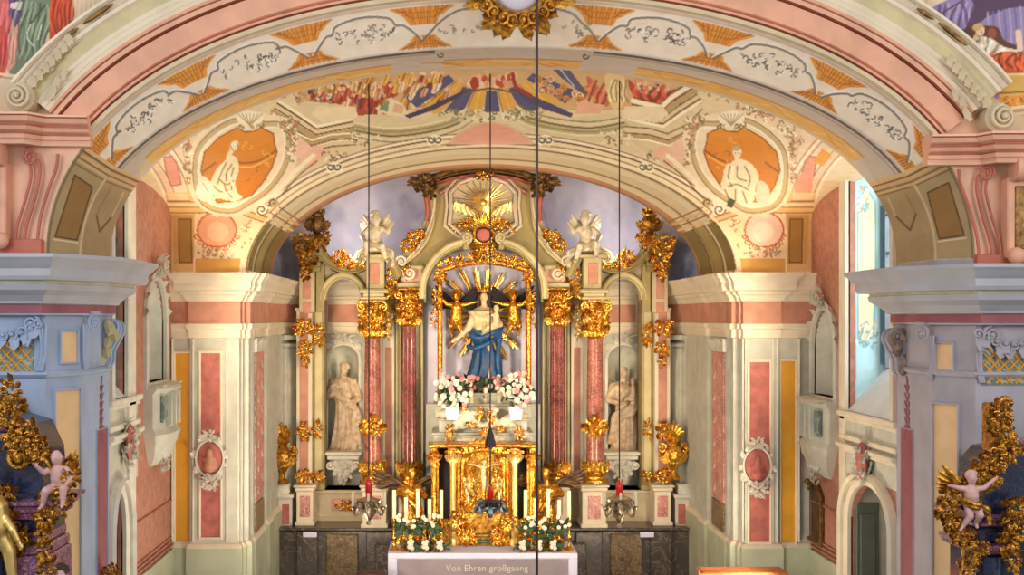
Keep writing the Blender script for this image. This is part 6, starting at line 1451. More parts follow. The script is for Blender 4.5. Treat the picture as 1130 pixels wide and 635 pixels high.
# consoles under the niche statues
def cons(M, s_):
    b = MB(M); Y = 24.6; cx_ = xx(379, Y)
    b.box(cx_ - .36, cx_ + .36, Y - .22, 25.0, zz(502, Y), zz(498, Y), 0, .02); b.box(cx_ - .31, cx_ + .31, Y - .17, 25.0, zz(507, Y), zz(502, Y), 0, .02)
    b.lathe([(.03, -.52), (.06, -.45), (.05, -.38), (.14, -.25), (.2, -.15), (.28, 0)], (cx_, Y + .05, zz(507, Y)), 14, sy=.7)
    for k in range(7): b.leaf((cx_ + (k - 3) * .085, Y - .12, zz(509, Y)), -PI / 2 - (k - 3) * .14, .3 - .03 * abs(k - 3), .13, .2)
    b.cluster((cx_, Y - .1, zz(520, Y)), .4, .4, 3, 8); 
    for k in (-1, 1): b.scroll((cx_ + k * .25, Y - .16, zz(513, Y)), .08, 0, 1.5, k, .025)
    fixn(b.build('console', 'stone_white', alt))
    # bracket carrying the gilded urn, with a rose panel
    b = MB(M); Y = 23.9; cx_ = xx(311, Y)
    b.box(cx_ - .24, cx_ + .24, Y - .2, Y + .4, zz(549, Y), zz(545, Y), 0, .02); b.box(cx_ - .16, cx_ + .16, Y - .14, Y + .4, zz(545, Y), zz(534, Y), 0, .03)
    b.prism(pxz([(300, 549), (323, 549), (323, 590), (316, 590), (310, 574), (302, 566)], Y), Y - .1, Y + .4, 0); b.box(xx(312, Y), xx(320, Y), Y - .11, Y, zz(578, Y), zz(556, Y), 1, .01)
    b.scroll((xx(302, Y), Y - .1, zz(556, Y)), .11, PI / 2, 1.5, 1, .03)
    for k in (-1, 1): b.leaf((cx_ + k * .05, Y - .16, zz(546, Y)), PI / 2 + k * .4, .2, .12, .2)
    fixn(b.build('urn_bracket', ['stone_white', 'rose'], alt))
both(cons)

# ------------------------------------------------------------------ statues and vases belonging to the altar
saint('saint_statue', 'stone-coloured statue of a bearded robed man in the niche left of the altar', (xx(379, 24.98), 24.98, zz(500, 24.7) + .03), 1.72, 'statue_stone', 0)
saint('saint_statue', 'stone-coloured statue of a robed figure carrying a child in the niche right of the altar', (xx(687.5, 24.98), 24.98, zz(503, 24.7) + .05), 1.66, 'statue_stone', 1)
for px_, lab, mir, kk in ((413, 'white winged angel seated on the scroll above the left outer column', False, SIT), (648, 'white winged angel seated on the scroll above the right outer column', True, SIT)):
    z = zz(282, 23.75); o = putto('angel_statue', lab, (xx(px_, 23.75), 23.80, z - .02), 1.15, 'statue_white', kk, group='white angels on the altar scrolls', wings='statue_white', cloth='statue_white', mirror=mir, cat='angel statue')
# gilded urns
def urn(loc, label, scale=1.0, flame=True, matn='gold', group=None):
    o = thing('gilded_urn', label, 'urn', loc, 0, group); b = local(); k = scale
    b.lathe([(.10 * k, 0), (.11 * k, .03 * k), (.06 * k, .07 * k), (.045 * k, .14 * k), (.08 * k, .2 * k), (.15 * k, .32 * k), (.17 * k, .42 * k), (.14 * k, .5 * k), (.08 * k, .55 * k), (.09 * k, .6 * k), (.13 * k, .64 * k), (.11 * k, .67 * k), (.05 * k, .74 * k), (.02 * k, .8 * k)], n=22, flute=11, depth=.08)
    b.build('vessel', matn, o)
    for s_ in (-1, 1): b = local(); b.scroll((s_ * .19 * k, -.02, .5 * k), .08 * k, PI / 2, 1.4, s_, .022 * k, tail=[(s_ * .19 * k, 0, .42 * k), (s_ * .15 * k, 0, .30 * k)]); b.build('handle', matn, o)
    b = local()
    for j in range(9): a = -PI + PI * j / 8; b.leaf((math.cos(a) * .12 * k, math.sin(a) * .12 * k, .26 * k), PI / 2 - (j - 4) * .15, .2 * k, .1 * k, .1)
    if flame:
        for j in range(7): b.leaf((0, -.02, .66 * k), PI / 2 + (j - 3) * .32, (.30 - .03 * abs(j - 3)) * k, .1 * k, .2)
    fixn(b.build('foliage', matn, o)); return o
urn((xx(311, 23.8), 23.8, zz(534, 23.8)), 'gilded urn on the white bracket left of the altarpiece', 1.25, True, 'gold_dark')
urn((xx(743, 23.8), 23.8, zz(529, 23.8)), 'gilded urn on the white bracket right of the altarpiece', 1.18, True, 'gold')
def scroll_top(px_, s_, lab):
    Y = 23.85; base = P(px_, 262, Y); o = thing('gilded_finial', lab, 'finial', base, 0, 'gilded finials on top of the altarpiece')
    b = local(); 
    b.lathe([(.10, 0), (.13, .04), (.07, .08), (.12, .16), (.17, .25), (.16, .33), (.10, .40), (.11, .44), (.06, .5), (.01, .56)], n=18, flute=9, depth=.1)
    for j in range(9): a = -PI + PI * j / 8; b.leaf((math.cos(a) * .09, math.sin(a) * .09, .12), PI / 2 - (j - 4) * .2, .26, .12, .15)
    for j in range(5): b.leaf((s_ * .03, -.03, .36), PI / 2 + (j - 2) * .4 + s_ * .2, .24, .12, .3)
    b.scroll((-s_ * .12, -.08, .30), .09, 0, 1.4, s_, .03); b.scroll((s_ * .12, -.08, .18), .08, 0, 1.4, -s_, .03)
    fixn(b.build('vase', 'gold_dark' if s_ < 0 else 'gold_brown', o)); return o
scroll_top(350, 1, 'gilded vase finial on the left outer tower of the altarpiece'); scroll_top(717, -1, 'gilded vase finial on the right outer tower of the altarpiece')

# the Madonna with her child
YM = 24.25; base = Vector((xx(534, YM), YM, zz(428, YM))); Hm = (428 - 318) * YM / F
md = thing('madonna_statue', 'crowned statue of a woman in a blue mantle holding a child inside the golden frame', 'statue', base)
b = local(); h = Hm; robe(b, h, .80 * h, .215, .17, 7, .03, seed=5); b.cap((0, 0, .78 * h), (0, 0, .87 * h), .034 * h, .028 * h)
for s_ in (-1, 1): b.cap((s_ * .04 * h, 0, .775 * h), (s_ * .085 * h, 0, .755 * h), .042 * h, .040 * h)
b.cap((-.09 * h, 0, .75 * h), (-.16 * h, -.03 * h, .59 * h), .040 * h, .036 * h); b.cap((-.16 * h, -.03 * h, .59 * h), (-.27 * h, -.09 * h, .49 * h), .036 * h, .020 * h); hand(b, (-.27 * h, -.09 * h, .49 * h), (-.8, -.2, -.4), .08 * h)
b.cap((.09 * h, 0, .75 * h), (.16 * h, -.04 * h, .63 * h), .038 * h, .034 * h); b.cap((.16 * h, -.04 * h, .63 * h), (.08 * h, -.13 * h, .60 * h), .034 * h, .022 * h); hand(b, (.08 * h, -.13 * h, .60 * h), (-.8, -.2, .2), .075 * h)
head(b, (-.0, -.015 * h, .905 * h), .050 * h, (-.2, -1, -.2)); b.cap((.115 * h, -.10 * h, .64 * h), (.12 * h, -.10 * h, .73 * h), .038 * h, .030 * h); head(b, (.12 * h, -.11 * h, .795 * h), .036 * h, (-.3, -1, 0)); b.cap((.09 * h, -.12 * h, .64 * h), (.01 * h, -.15 * h, .58 * h), .022 * h, .016 * h); b.cap((.09 * h, -.11 * h, .73 * h), (.0 * h, -.14 * h, .71 * h), .015 * h, .011 * h)
b.build('body', 'flesh_warm', md, remesh=.009 * h)
b = local(); robe(b, h, .785 * h, .27, .215, 9, .03, seed=5, z0=.5 * h, flare=.2); b.build('dress', 'olive_light', md, remesh=.011 * h, label='pale olive dress')
b = local(); b.ell((0, .012 * h, .925 * h), (.052 * h, .05 * h, .055 * h), 10)
for s_ in (-1, 1): b.cap((s_ * .046 * h, .01 * h, .92 * h), (s_ * .06 * h, .02 * h, .80 * h), .022 * h, .018 * h)
b.build('hair', 'hair_brown', md)
b = local(); robe(b, h, .60 * h, .27, .205, 8, .03, seed=9, z0=.10 * h, flare=.8)
for pts in ([(.18 * h, -.02 * h, .60 * h), (.10 * h, -.13 * h, .56 * h), (-.04 * h, -.155 * h, .50 * h), (-.15 * h, -.10 * h, .53 * h)], [(.17 * h, -.05 * h, .54 * h), (.06 * h, -.15 * h, .46 * h), (-.08 * h, -.15 * h, .40 * h), (-.17 * h, -.06 * h, .42 * h)], [(.16 * h, -.08 * h, .5 * h), (.13 * h, -.14 * h, .3 * h), (.15 * h, -.13 * h, .12 * h)]):
    sp = smooth_pts(pts, 5); b.tube(sp, .026 * h, 8)
b.build('blue_mantle', 'robe_blue', md, remesh=.012 * h, label='blue mantle')
b = local(); b.lathe([(.05 * h, .955 * h), (.062 * h, .965 * h), (.06 * h, .98 * h), (.075 * h, 1.0 * h)], n=14)
for k in range(12): a = 2 * PI * k / 12; b.cap((math.cos(a) * .06 * h, math.sin(a) * .06 * h, .97 * h), (math.cos(a) * .10 * h, math.sin(a) * .09 * h, 1.05 * h), .008 * h, .004 * h, 5)
b.build('crown', 'gold', md)
b = local(); Rr = random.Random(6)
for k in range(16): b.ell((Rr.uniform(-.16, .16) * h, Rr.uniform(-.14, .02) * h, Rr.uniform(-.03, .07) * h), (Rr.uniform(.04, .08) * h, .05 * h, .05 * h), 9)
b.build('cloud_base', 'statue_white', md, remesh=.02)
for px_, mir, lab in ((503, False, 'gilded cherub at the left inside the golden frame'), (567, True, 'gilded cherub at the right inside the golden frame')):
    o = putto('cherub_statue', lab, P(px_, 372, 24.2), .95, 'gold', FLY, group='gilded cherubs beside the blue-robed statue', wings='dark_void', mirror=not mir); o.children[-1]['label'] = 'dark wing'
# two gilded angels kneeling on the altar
for px_, mir, lab in ((453, False, 'large gilded angel with dark wings left of the tabernacle'), (604, True, 'large gilded angel with dark wings right of the tabernacle')):
    o = thing('altar_angel', lab, 'angel statue', (xx(px_, 22.9), 22.9, .86), 0, 'gilded angels flanking the tabernacle')
    if mir: o.scale = (-1, 1, 1)
    h = 1.5; b = local(); robe(b, h, .72 * h, .26, .22, 6, .03, seed=3); b.cap((0, -.02, .70 * h), (.02 * h, -.04 * h, .80 * h), .04 * h, .032 * h); head(b, (.02 * h, -.05 * h, .86 * h), .058 * h, (.5, -1, -.3), hair=True)
    for s_, el, ha in ((-1, (-.17, -.08, .62), (-.06, -.20, .62)), (1, (.17, -.1, .60), (.12, -.2, .70))):
        b.cap((s_ * .10 * h, 0, .70 * h), Vector(el) * h, .045 * h, .038 * h); b.cap(Vector(el) * h, Vector(ha) * h, .038 * h, .024 * h); hand(b, Vector(ha) * h, Vector(ha) - Vector(el), .075 * h)
    b.tube(smooth_pts([(-.12 * h, -.08 * h, .66 * h), (.04 * h, -.15 * h, .5 * h), (.12 * h, -.1 * h, .34 * h)], 5), .035 * h, 8)
    b.build('body', 'gold', o, remesh=.012 * h)
    for s_ in (-1, 1):
        b = local(); root = Vector((s_ * .07 * h, .08, .70 * h))
        for k in range(8): b.leaf(root + Vector((s_ * .02 * k * h, .02, .01 * k)), PI / 2 - s_ * (1.35 + (.1 if s_ < 0 else 0) - .0 + .13 * k - .35), (.44 - .035 * k) * h * (1.0 if s_ < 0 else .7), .09 * h, -.05, lobes=1)
        sp = smooth_pts([root, root + Vector((s_ * .16 * h, .03, .10 * h)), root + Vector((s_ * .34 * h * (1 if s_ < 0 else .7), .04, .04 * h))], 5); b.tube(sp, [.03 * h * (1 - .6 * i / len(sp)) for i in range(len(sp))], 7)
        b.build('wing', 'bronze', o, label='dark bronze wing')
# ------------------------------------------------------------------ altar table, tabernacle, candles, flowers, lamps
YT = 22.0
x0, x1 = xx(428, YT), xx(637.5, YT); ztop = zz(611, YT)
ft = bpy.data.curves.new('inscription', 'FONT'); ft.body = 'Von Ehren großgaung'; ft.size = .155; ft.extrude = .004; ft.align_x = 'LEFT'; ft.space_character = 1.06
men = thing('altar_table', 'white altar table with grey front panel and pale inscription', 'altar', ((x0 + x1) / 2, YT, ZF))
b = MB(); b.box(x0, x1, YT, YT + 1.25, ztop - .10, ztop, 0, .012);
b.box(x0, x0 + .16, YT, YT + 1.2, ZF, ztop - .1, 0, .01); b.box(x1 - .16, x1, YT, YT + 1.2, ZF, ztop - .1, 0, .01); b.box(x0 + .16, x1 - .16, YT + .05, YT + 1.2, ZF, ztop - .11, 0); b.box(x0 + .16, x1 - .16, YT, YT + .1, ZF, ZF + .14, 0, .01)
b.build('table_body', 'white_cloth', men, smooth=False)
b = MB(); b.box(x0 + .18, x1 - .18, YT + .03, YT + .06, ZF + .16, ztop - .12, 0); b.build('front_panel', 'grey_panel', men, smooth=False)
fo = bpy.data.objects.new('inscription', ft); C.objects.link(fo); fo.location = Vector((xx(491, YT), YT + .022, zz(632, YT))); fo.rotation_euler = (PI / 2, 0, 0)
dg = bpy.context.evaluated_depsgraph_get(); mt = bpy.data.meshes.new_from_object(fo.evaluated_get(dg)); bpy.data.objects.remove(fo)
fo = bpy.data.objects.new('inscription', mt); C.objects.link(fo); mt.materials.clear(); mt.materials.append(MATS['petal_white'])
mt.transform(Matrix.Translation((xx(492, YT), YT + .022, zz(631, YT))) @ Matrix.Rotation(PI / 2, 4, 'X')); mt.transform(world_of(men).inverted()); fo.parent = men
b = MB(); b.box(x0 - .3, x1 + .3, YT + 1.26, 23.4, ZF, .80, 0, .02); tag(b.build('altar_step', 'marble_grey', smooth=False), 'grey stone ledge behind the white altar table', 'ledge')

# tabernacle: gilded cabinet with columns, dark openings, crucifix niche
tb = thing('tabernacle', 'gilded baroque tabernacle with columns standing on the altar', 'tabernacle', (xx(533, 22.7), 22.9, ztop))
Y = 22.75; zb0 = ztop; zt_ = zz(492, Y)
b = MB(); cxm = xx(533, Y)
hw = xx(590, Y) - cxm
b.box(cxm - .60, cxm + .60, Y + .1, Y + .5, zb0, zt_, 0, .01)
for s_ in (-1, 1):
    b.box(cxm + s_ * .60, cxm + s_ * .80, Y + .3, Y + .5, zb0, zt_, 1); b.box(cxm + s_ * .80, cxm + s_ * hw, Y + .12, Y + .5, zb0, zt_, 0, .01)
    b.box(cxm + s_ * .60, cxm + s_ * hw, Y + .10, Y + .5, zb0, zz(574, Y), 0, .01)
b.box(cxm - hw - .06, cxm + hw + .06, Y - .02, Y + .5, zt_ - .05, zt_ + .03, 0, .02); b.box(cxm - .68, cxm + .68, Y - .10, Y + .5, zt_ - .03, zt_ + .04, 0, .02)
b.box(cxm - .5, cxm + .5, Y - .02, Y + .4, zb0, zz(566, Y), 0, .02)
body = fixn(b.build('cabinet', ['gold', 'dark_void'], tb, smooth=False))
for px_, r, yy in ((479, .05, Y + .10), (500, .05, Y - .02), (511, .035, Y), (556, .035, Y), (568, .05, Y - .02), (588, .05, Y + .10)):
    b = MB(); x = xx(px_, Y); zz0, zz1 = zz(588, Y), zz(510, Y)
    b.lathe([(r * 1.8, zb0), (r * 1.8, zb0 + .1), (r * 1.3, zb0 + .14), (r * 1.9, zb0 + .3), (r * 1.5, zb0 + .42), (r * 1.1, zb0 + .46), (r * 1.05, zz1 - .1), (r * 1.3, zz1 - .05), (r * 1.2, zz1), (r * 1.7, zt_ - .05)], (x, yy, 0), 18, flute=9, depth=.08)
    for k in range(6): b.leaf((x + (k - 2.5) * .02, yy - r, zz1), PI / 2 - (k - 2.5) * .25, .2, .08, .5)
    fixn(b.build('column', 'gold' if px_ not in (500, 568) else 'gold_pale', tb))
b = MB(); pts = [(cxm + .44 * math.cos(PI * k / 16), zz(512, Y) + .26 * math.sin(PI * k / 16)) for k in range(17)]
curve_bar(b, [(cxm + .44, zz(560, Y))] + pts + [(cxm - .44, zz(560, Y))], .07, Y - .05, Y + .15)
for k in range(9): b.leaf((cxm + (k - 4) * .1, Y - .06, zz(506, Y) + .2 * math.cos((k - 4) * .35)), PI / 2 - (k - 4) * .2, .2, .12, .3)
for (px_, py_, w, h, sd) in ((518, 530, .2, .5, 1), (548, 530, .2, .5, 2), (516, 552, .26, .3, 3), (550, 552, .26, .3, 4), (533, 560, .5, .22, 5), (505, 576, .3, .5, 6), (561, 576, .3, .5, 7), (518, 590, .26, .44, 8), (548, 590, .26, .44, 9), (480, 508, .2, .3, 10), (588, 508, .2, .3, 11), (482, 586, .3, .3, 12), (586, 586, .3, .3, 13), (498, 500, .24, .2, 14), (570, 500, .24, .2, 15)):
    b.cluster((xx(px_, Y), Y - .05 + (.08 if abs(px_ - 533) > 40 else 0), zz(py_, Y)), w, h, sd, 9, None, .07)
fixn(b.build('gilt_foliage', 'gold', tb))
b = MB(); b.prism([(cxm + .20 * math.cos(PI * k / 12), zz(578, Y) + .2 * math.sin(PI * k / 12)) for k in range(13)] + [(cxm - .20, zb0 + .02), (cxm + .20, zb0 + .02)], Y - .04, Y + .05, 0)
for k in range(4): b.box(cxm - .15, cxm + .15, Y - .05, Y, zb0 + .04 + k * .055, zb0 + .065 + k * .055, 1, .004)
fixn(b.build('door', ['gold_dark', 'leaf_green'], tb, smooth=False, label='small door with green bars'))
# crucifix
cr = thing('crucifix', 'gilded crucifix with pale figure in front of the tabernacle niche', 'crucifix', (cxm, Y - .10, zz(560, Y)))
b = MB(); c0 = Vector((cxm, Y - .12, zz(515, Y))); b.box(c0.x - .025, c0.x + .025, c0.y, c0.y + .03, zz(560, Y), c0.z + .22, 0, .006); b.box(c0.x - .24, c0.x + .24, c0.y, c0.y + .03, c0.z + .02, c0.z + .07, 0, .006)
for q in ((-.25, .045), (.25, .045), (0, .24)): b.ell((c0.x + q[0], c0.y + .01, c0.z + q[1]), .035, 8)
b.lathe([(.12, 0), (.10, .04), (.05, .07), (.04, .12)], (cxm, Y - .10, zz(560, Y)), 12); b.build('cross', 'gold', cr)
b = MB(); g = c0 + Vector((0, -.03, 0)); b.cap(g + Vector((0, 0, .0)), g + Vector((0, 0, -.16)), .042, .034); head(b, g + Vector((.02, -.02, .085)), .038, (.4, -1, -.5), hair=True)
for s_ in (-1, 1):
    b.cap(g + Vector((s_ * .04, 0, .0)), g + Vector((s_ * .13, 0, .035)), .02, .015); b.cap(g + Vector((s_ * .13, 0, .035)), g + Vector((s_ * .2, 0, .05)), .015, .011); hand(b, g + Vector((s_ * .2, 0, .05)), (s_, 0, .1), .05)
    b.cap(g + Vector((s_ * .02, 0, -.16)), g + Vector((s_ * .025 + .02, -.04, -.28)), .028, .02); b.cap(g + Vector((s_ * .025 + .02, -.04, -.28)), g + Vector((s_ * .008, 0, -.42)), .02, .012)
b.build('figure', 'flesh_warm', cr, remesh=.007)
for px_, mir, lab in ((517, False, 'small pale kneeling angel left of the crucifix'), (549, True, 'small pale kneeling angel right of the crucifix')):
    putto('small_angel', lab, (xx(px_, Y), Y - .12, zz(544, Y)), .40, 'gold_pale', SIT, group='small angels beside the crucifix', wings='gold_pale', mirror=mir)

# candlesticks: one prototype each, then copies
def candlestick(hc, hs):
    o = thing('candlestick', 'candlestick', 'candlestick', (0, 0, 0)); b = local()
    b.lathe([(.075, 0), (.08, .02), (.06, .04), (.025, .08), (.02, hs * .3), (.045, hs * .4), (.03, hs * .5), (.02, hs * .7), (.045, hs * .86), (.06, hs), (.035, hs - .01)], n=14); b.build('holder', 'gold', o)
    b = local(); b.lathe([(.034, hs - .01), (.034, hs + hc * .98), (.028, hs + hc), (.005, hs + hc)], n=14); b.build('candle', 'candle_wax', o)
    b = local(); b.cap((0, 0, hs + hc - .005), (.004, 0, hs + hc + .03), .005, .003, 6); b.build('wick', 'wick', o); return o
pro = None; YC_ = 22.3
descr = [(435, 541, 'outermost tall candle at the left end of the altar'), (448, 549, 'shorter candle second from the left end of the altar'), (461, 540, 'tall candle third from the left end of the altar'), (474, 551, 'shorter candle fourth from the left end of the altar'), (487, 541, 'tall candle beside the left dark slot of the tabernacle'),
         (580, 541, 'tall candle just left of the thick hanging rod'), (591.5, 550, 'candle hidden partly by the thick hanging rod'), (605, 540, 'tall candle in front of the right gilded angel'), (617, 552, 'shorter candle second from the right end of the altar'), (628, 542, 'outermost tall candle at the right end of the altar')]
for px_, py_, lab in descr:
    top = zz(py_, YC_); hh = 31 * YC_ / F
    o = candlestick(.50, top - ztop - .50) if True else None
    o.location = (xx(px_, YC_), YC_, ztop); o['label'] = 'white candle in gilded holder, ' + lab; o['group'] = 'candles on the altar table'
for px_, lab in ((516, 'short white candle left of the tabernacle door'), (551, 'short white candle right of the tabernacle door')):
    o = candlestick(.28, .12); o.location = (xx(px_, 22.6), 22.66, zz(562, 22.6)); o['label'] = lab; o['group'] = 'short candles in front of the tabernacle'
for px_, lab in ((520, 'thick white pillar candle left of the middle under the blue-robed statue'), (536, 'thick white pillar candle in the middle under the blue-robed statue'), (551.5, 'thick white pillar candle right of the middle under the blue-robed statue')):
    o = thing('pillar_candle', lab, 'candle', (xx(px_, 23.62), 23.72, zz(446, 23.6)), 0, 'pillar candles under the blue-robed statue'); hh = (14 if px_ != 536 else 18) * 23.6 / F
    b = local(); b.lathe([(.045, 0), (.045, hh - .01), (.038, hh), (.01, hh - .006)], n=16); b.build('wax', 'candle_wax', o); b = local(); b.cap((0, 0, hh - .01), (0, 0, hh + .03), .005, .004, 6); b.build('wick', 'wick', o)

# blossoms: one prototype mesh of petals
def blossom_mesh(r, n=7):
    b = MB()
    for k in range(n):
        a = 2 * PI * k / n; b.ell((math.cos(a) * r * .5, -r * .1, math.sin(a) * r * .5), (r * .42, r * .25, r * .42), 6)
    b.ell((0, -r * .3, 0), (r * .35, r * .3, r * .35), 7); return b
def protos(name, r, m_):
    b = blossom_mesh(r); me = bpy.data.meshes.new(name); me.from_pydata([tuple(v) for v in b.v], [], b.f); me.materials.append(MATS[m_]); me.polygons.foreach_set('use_smooth', [True] * len(me.polygons)); me.update(); return me
ME_W = protos('white_blossom', .075, 'petal_white'); ME_P = protos('pink_blossom', .075, 'petal_pink'); ME_S = protos('small_white_blossom', .05, 'petal_white')
def foliage(cx, cy, cz, rx, rz, n, seed, ry=.15):
    b = local(); R_ = random.Random(seed)
    for k in range(n):
        a = R_.uniform(0, 2 * PI); t = R_.random() ** .5; b.leaf((cx + math.cos(a) * rx * t * .8, cy + R_.uniform(-ry, ry), cz + math.sin(a) * rz * t * .8), R_.uniform(0, 2 * PI), R_.uniform(.10, .2), .06, .3, lobes=1)
    return b
def bouquet(px_, py_, lab, seed, grp):
    Y = 23.15; base = Vector((xx(px_, Y), Y, zz(463, Y))); o = thing('flower_bouquet', lab, 'flowers', base, 0, grp)
    b = local(); b.rings([[(sx * w, sy * w, z) for sx, sy in ((-1, -1), (1, -1), (1, 1), (-1, 1))] for w, z in ((.10, 0), (.125, .235), (.11, .235), (.095, .05))], True, True); b.build('pot', 'white_pot', o, smooth=False)
    foliage(0, 0, .50, .30, .28, 70, seed).build('foliage', 'leaf_green', o); R_ = random.Random(seed)
    for k in range(46):
        a = R_.uniform(0, 2 * PI); t = R_.random() ** .5; q = bpy.data.objects.new('blossom', ME_W if R_.random() < .86 else ME_P); C.objects.link(q); q.parent = o
        q.location = (math.cos(a) * .36 * t, -.12 - .16 * (1 - t) + R_.uniform(-.03, .08), .52 + math.sin(a) * .31 * t); q.rotation_euler = (R_.uniform(-.6, .6), R_.uniform(0, 3), R_.uniform(-.8, .8))
        s_ = R_.uniform(.6, .95); q.scale = (s_, s_, s_)
    return o
bouquet(499, 432, 'white flower bouquet in white pot left under the golden frame', 3, None); bouquet(569, 432, 'white flower bouquet in white pot right under the golden frame', 4, None)
o = thing('flower_garland', 'band of pink and white roses at the foot of the blue-robed statue', 'flowers', (xx(533, 23.75), 23.85, zz(432, 23.75)))
foliage(0, 0, .10, .78, .14, 60, 5).build('foliage', 'leaf_green', o); R_ = random.Random(12)
for k in range(80):
    t = R_.uniform(-1, 1)
    if abs(t) < .24 and R_.random() < .75: continue
    q = bpy.data.objects.new('blossom', ME_P if R_.random() < .6 else ME_W); C.objects.link(q); q.parent = o; q.location = (t * .80, -.10 + R_.uniform(-.08, .05), .0 + R_.uniform(0, .26) + .14 * abs(t) ** 2); q.scale = (.8,) * 3; q.rotation_euler = (R_.uniform(-.5, .5), R_.uniform(0, 3), R_.uniform(-.6, .6))
for i, (px_, py_, lab) in enumerate(((445, 584, 'green spray with white blossoms at the left end of the altar'), (461, 584, 'green spray with white blossoms under the left gilded angel'), (477, 582, 'green spray with white blossoms left beside the tabernacle'), (583, 584, 'green spray with white blossoms right beside the tabernacle'), (602, 586, 'green spray with white blossoms under the right gilded angel'), (620, 584, 'green spray with white blossoms at the right end of the altar'))):
    Y = 22.22; o = thing('flower_spray', lab, 'flowers', (xx(px_, Y), Y, ztop), 0, 'flower sprays on the altar table'); zc = zz(py_, Y) - ztop
    b = local(); b.lathe([(.05, 0), (.055, .02), (.03, .06), (.045, .14), (.06, .2), (.05, .2)], n=12); b.build('vase', 'gold_dark', o)
    foliage(0, 0, zc, .11, .14, 20, i + 20, .08).build('foliage', 'leaf_green', o); R_ = random.Random(i + 3)
    for k in range(6):
        q = bpy.data.objects.new('blossom', ME_S); C.objects.link(q); q.parent = o; q.location = (R_.uniform(-.12, .12), -.11, zc + R_.uniform(.04, .26)); q.rotation_euler = (0, R_.uniform(0, 3), 0); q.scale = (.85,) * 3
for i, (px_, lab) in enumerate(((454, 'leftmost small bunch of white roses on the altar edge'), (470, 'second small bunch of white roses on the altar edge from the left'), (486, 'small bunch of white roses left of the tabernacle foot'), (577, 'small bunch of white roses right of the tabernacle foot'), (595, 'small bunch of white roses just right of the hanging rod'), (611, 'rightmost small bunch of white roses on the altar edge'))):
    Y = 22.10; o = thing('rose_bunch', lab, 'flowers', (xx(px_, Y), Y, ztop), 0, 'small rose bunches on the altar edge')
    b = local(); b.lathe([(.045, 0), (.05, .02), (.035, .05), (.055, .1), (.045, .1)], n=12); b.build('vase', 'gold_dark', o); R_ = random.Random(i)
    foliage(0, 0, .12, .08, .05, 12, i, .05).build('foliage', 'leaf_green', o)
    for k in range(5):
        q = bpy.data.objects.new('blossom', ME_S); C.objects.link(q); q.parent = o; a = 2 * PI * k / 5; q.location = (math.cos(a) * .045 * (k > 0), -.07, .14 + math.sin(a) * .06 * (k > 0)); q.scale = (.9, .9, .9)

# sanctuary lamps on their cords
def lamp(px_, glass_y0, glass_y1, bowl_y, lab, matb, candles, Y=16.7, tassel=False, ytop=76):
    x = xx(px_, Y); zg1, zg0 = zz(glass_y0, Y), zz(glass_y1, Y); zb_ = zz(bowl_y, Y)
    o = thing('sanctuary_lamp', lab, 'hanging lamp', (x, Y, zb_)); k = (zg1 - zg0)
    b = MB(); b.tube([(x, Y, zg1 + .02), (x, Y, Zp(ytop, Y))], .009, 6); b.build('cord', 'iron', o)
    b = MB(); r = .048 if not tassel else .046; b.lathe([(r * .6, zg0 - .03), (r * .85, zg0), (r, zg0 + k * .3), (r * .95, zg0 + k * .7), (r * .6, zg1 - .04), (r * .3, zg1), (.01, zg1 + .01)], (x, Y, 0), 16); b.build('red_glass', 'red_glass', o, label='red glass light')
    b = MB(); h_ = zg0 - zb_; b.lathe([(.01, 0), (.03, .01), (.035, .03), (.02, .06), (.06, h_ * .30), (.11, h_ * .45), (.14, h_ * .62), (.12, h_ * .72), (.16, h_ * .82), (.165, h_ * .9), (.10, h_ * .96), (.07, h_ * 1.0)], (x, Y, zb_), 24, flute=12, depth=.10)
    for kk in range(8):
        a = 2 * PI * kk / 8; q = Vector((x + math.cos(a) * .15, Y + math.sin(a) * .15, zb_ + h_ * .75)); b.scroll(q, .05, kk, 1.3, (-1) ** kk, .012); b.leaf(q, -PI / 2 + .5 * math.cos(a), .14, .06, .2)
    fixn(b.build('bowl', matb, o))
    if candles:
        for kk in range(6):
            a = 2 * PI * (kk + .5) / 6; cx_, cy_ = x + math.cos(a) * .24, Y + math.sin(a) * .12
            b = MB(); b.tube(smooth_pts([(x + math.cos(a) * .1, Y + math.sin(a) * .06, zb_ + h_ * .5), (x + math.cos(a) * .2, Y + math.sin(a) * .1, zb_ + h_ * .35), (cx_, cy_, zb_ + h_ * .65)], 4), .010, 6); b.lathe([(.01, -.02), (.03, 0), (.035, .02)], (cx_, cy_, zb_ + h_ * .65), 10); arm = fixn(b.build('arm', matb, o))
            b = MB(); b.lathe([(.018, .0), (.018, .19), (.004, .195)], (cx_, cy_, zb_ + h_ * .67), 10); b.build('candle', 'candle_wax', arm)
    else:
        for kk in range(3):
            a = PI / 2 + 2 * PI * kk / 3 + .5; b = MB(); b.tube([(x + math.cos(a) * .15, Y + math.sin(a) * .15, zb_ + h_ * .8), (x + math.cos(a) * .03, Y + math.sin(a) * .03, zz(492, Y))], .004, 5); b.build('chain', 'silver_dark', o)
        b = MB(); b.lathe([(.075, zz(493, Y)), (.07, zz(488, Y)), (.05, zz(484, Y)), (.045, zz(480, Y)), (.02, zz(474, Y)), (.008, zz(470, Y))], (x, Y, 0), 14); b.build('canopy', 'iron', o)
    return o
lamp(407, 527, 549, 580, 'hanging lamp with red glass and a ring of candles left of the altar', 'lamp_metal', True, ytop=70)
lamp(683.5, 530, 547, 583, 'hanging lamp with red glass and a ring of candles right of the altar', 'lamp_metal', True, ytop=70)
lamp(541, 538, 551, 572, 'hanging lamp with red glass in front of the tabernacle', 'silver_dark', False, tassel=True)
b = MB(); b.tube([(xx(592.5, 12.0), 12.0, 1.6), (xx(592.5, 12.0), 12.0, 9.6)], .013, 10); b.lathe([(.02, 0), (.05, .04), (.02, .1)], (xx(592.5, 12.0), 12.0, 1.55), 12)
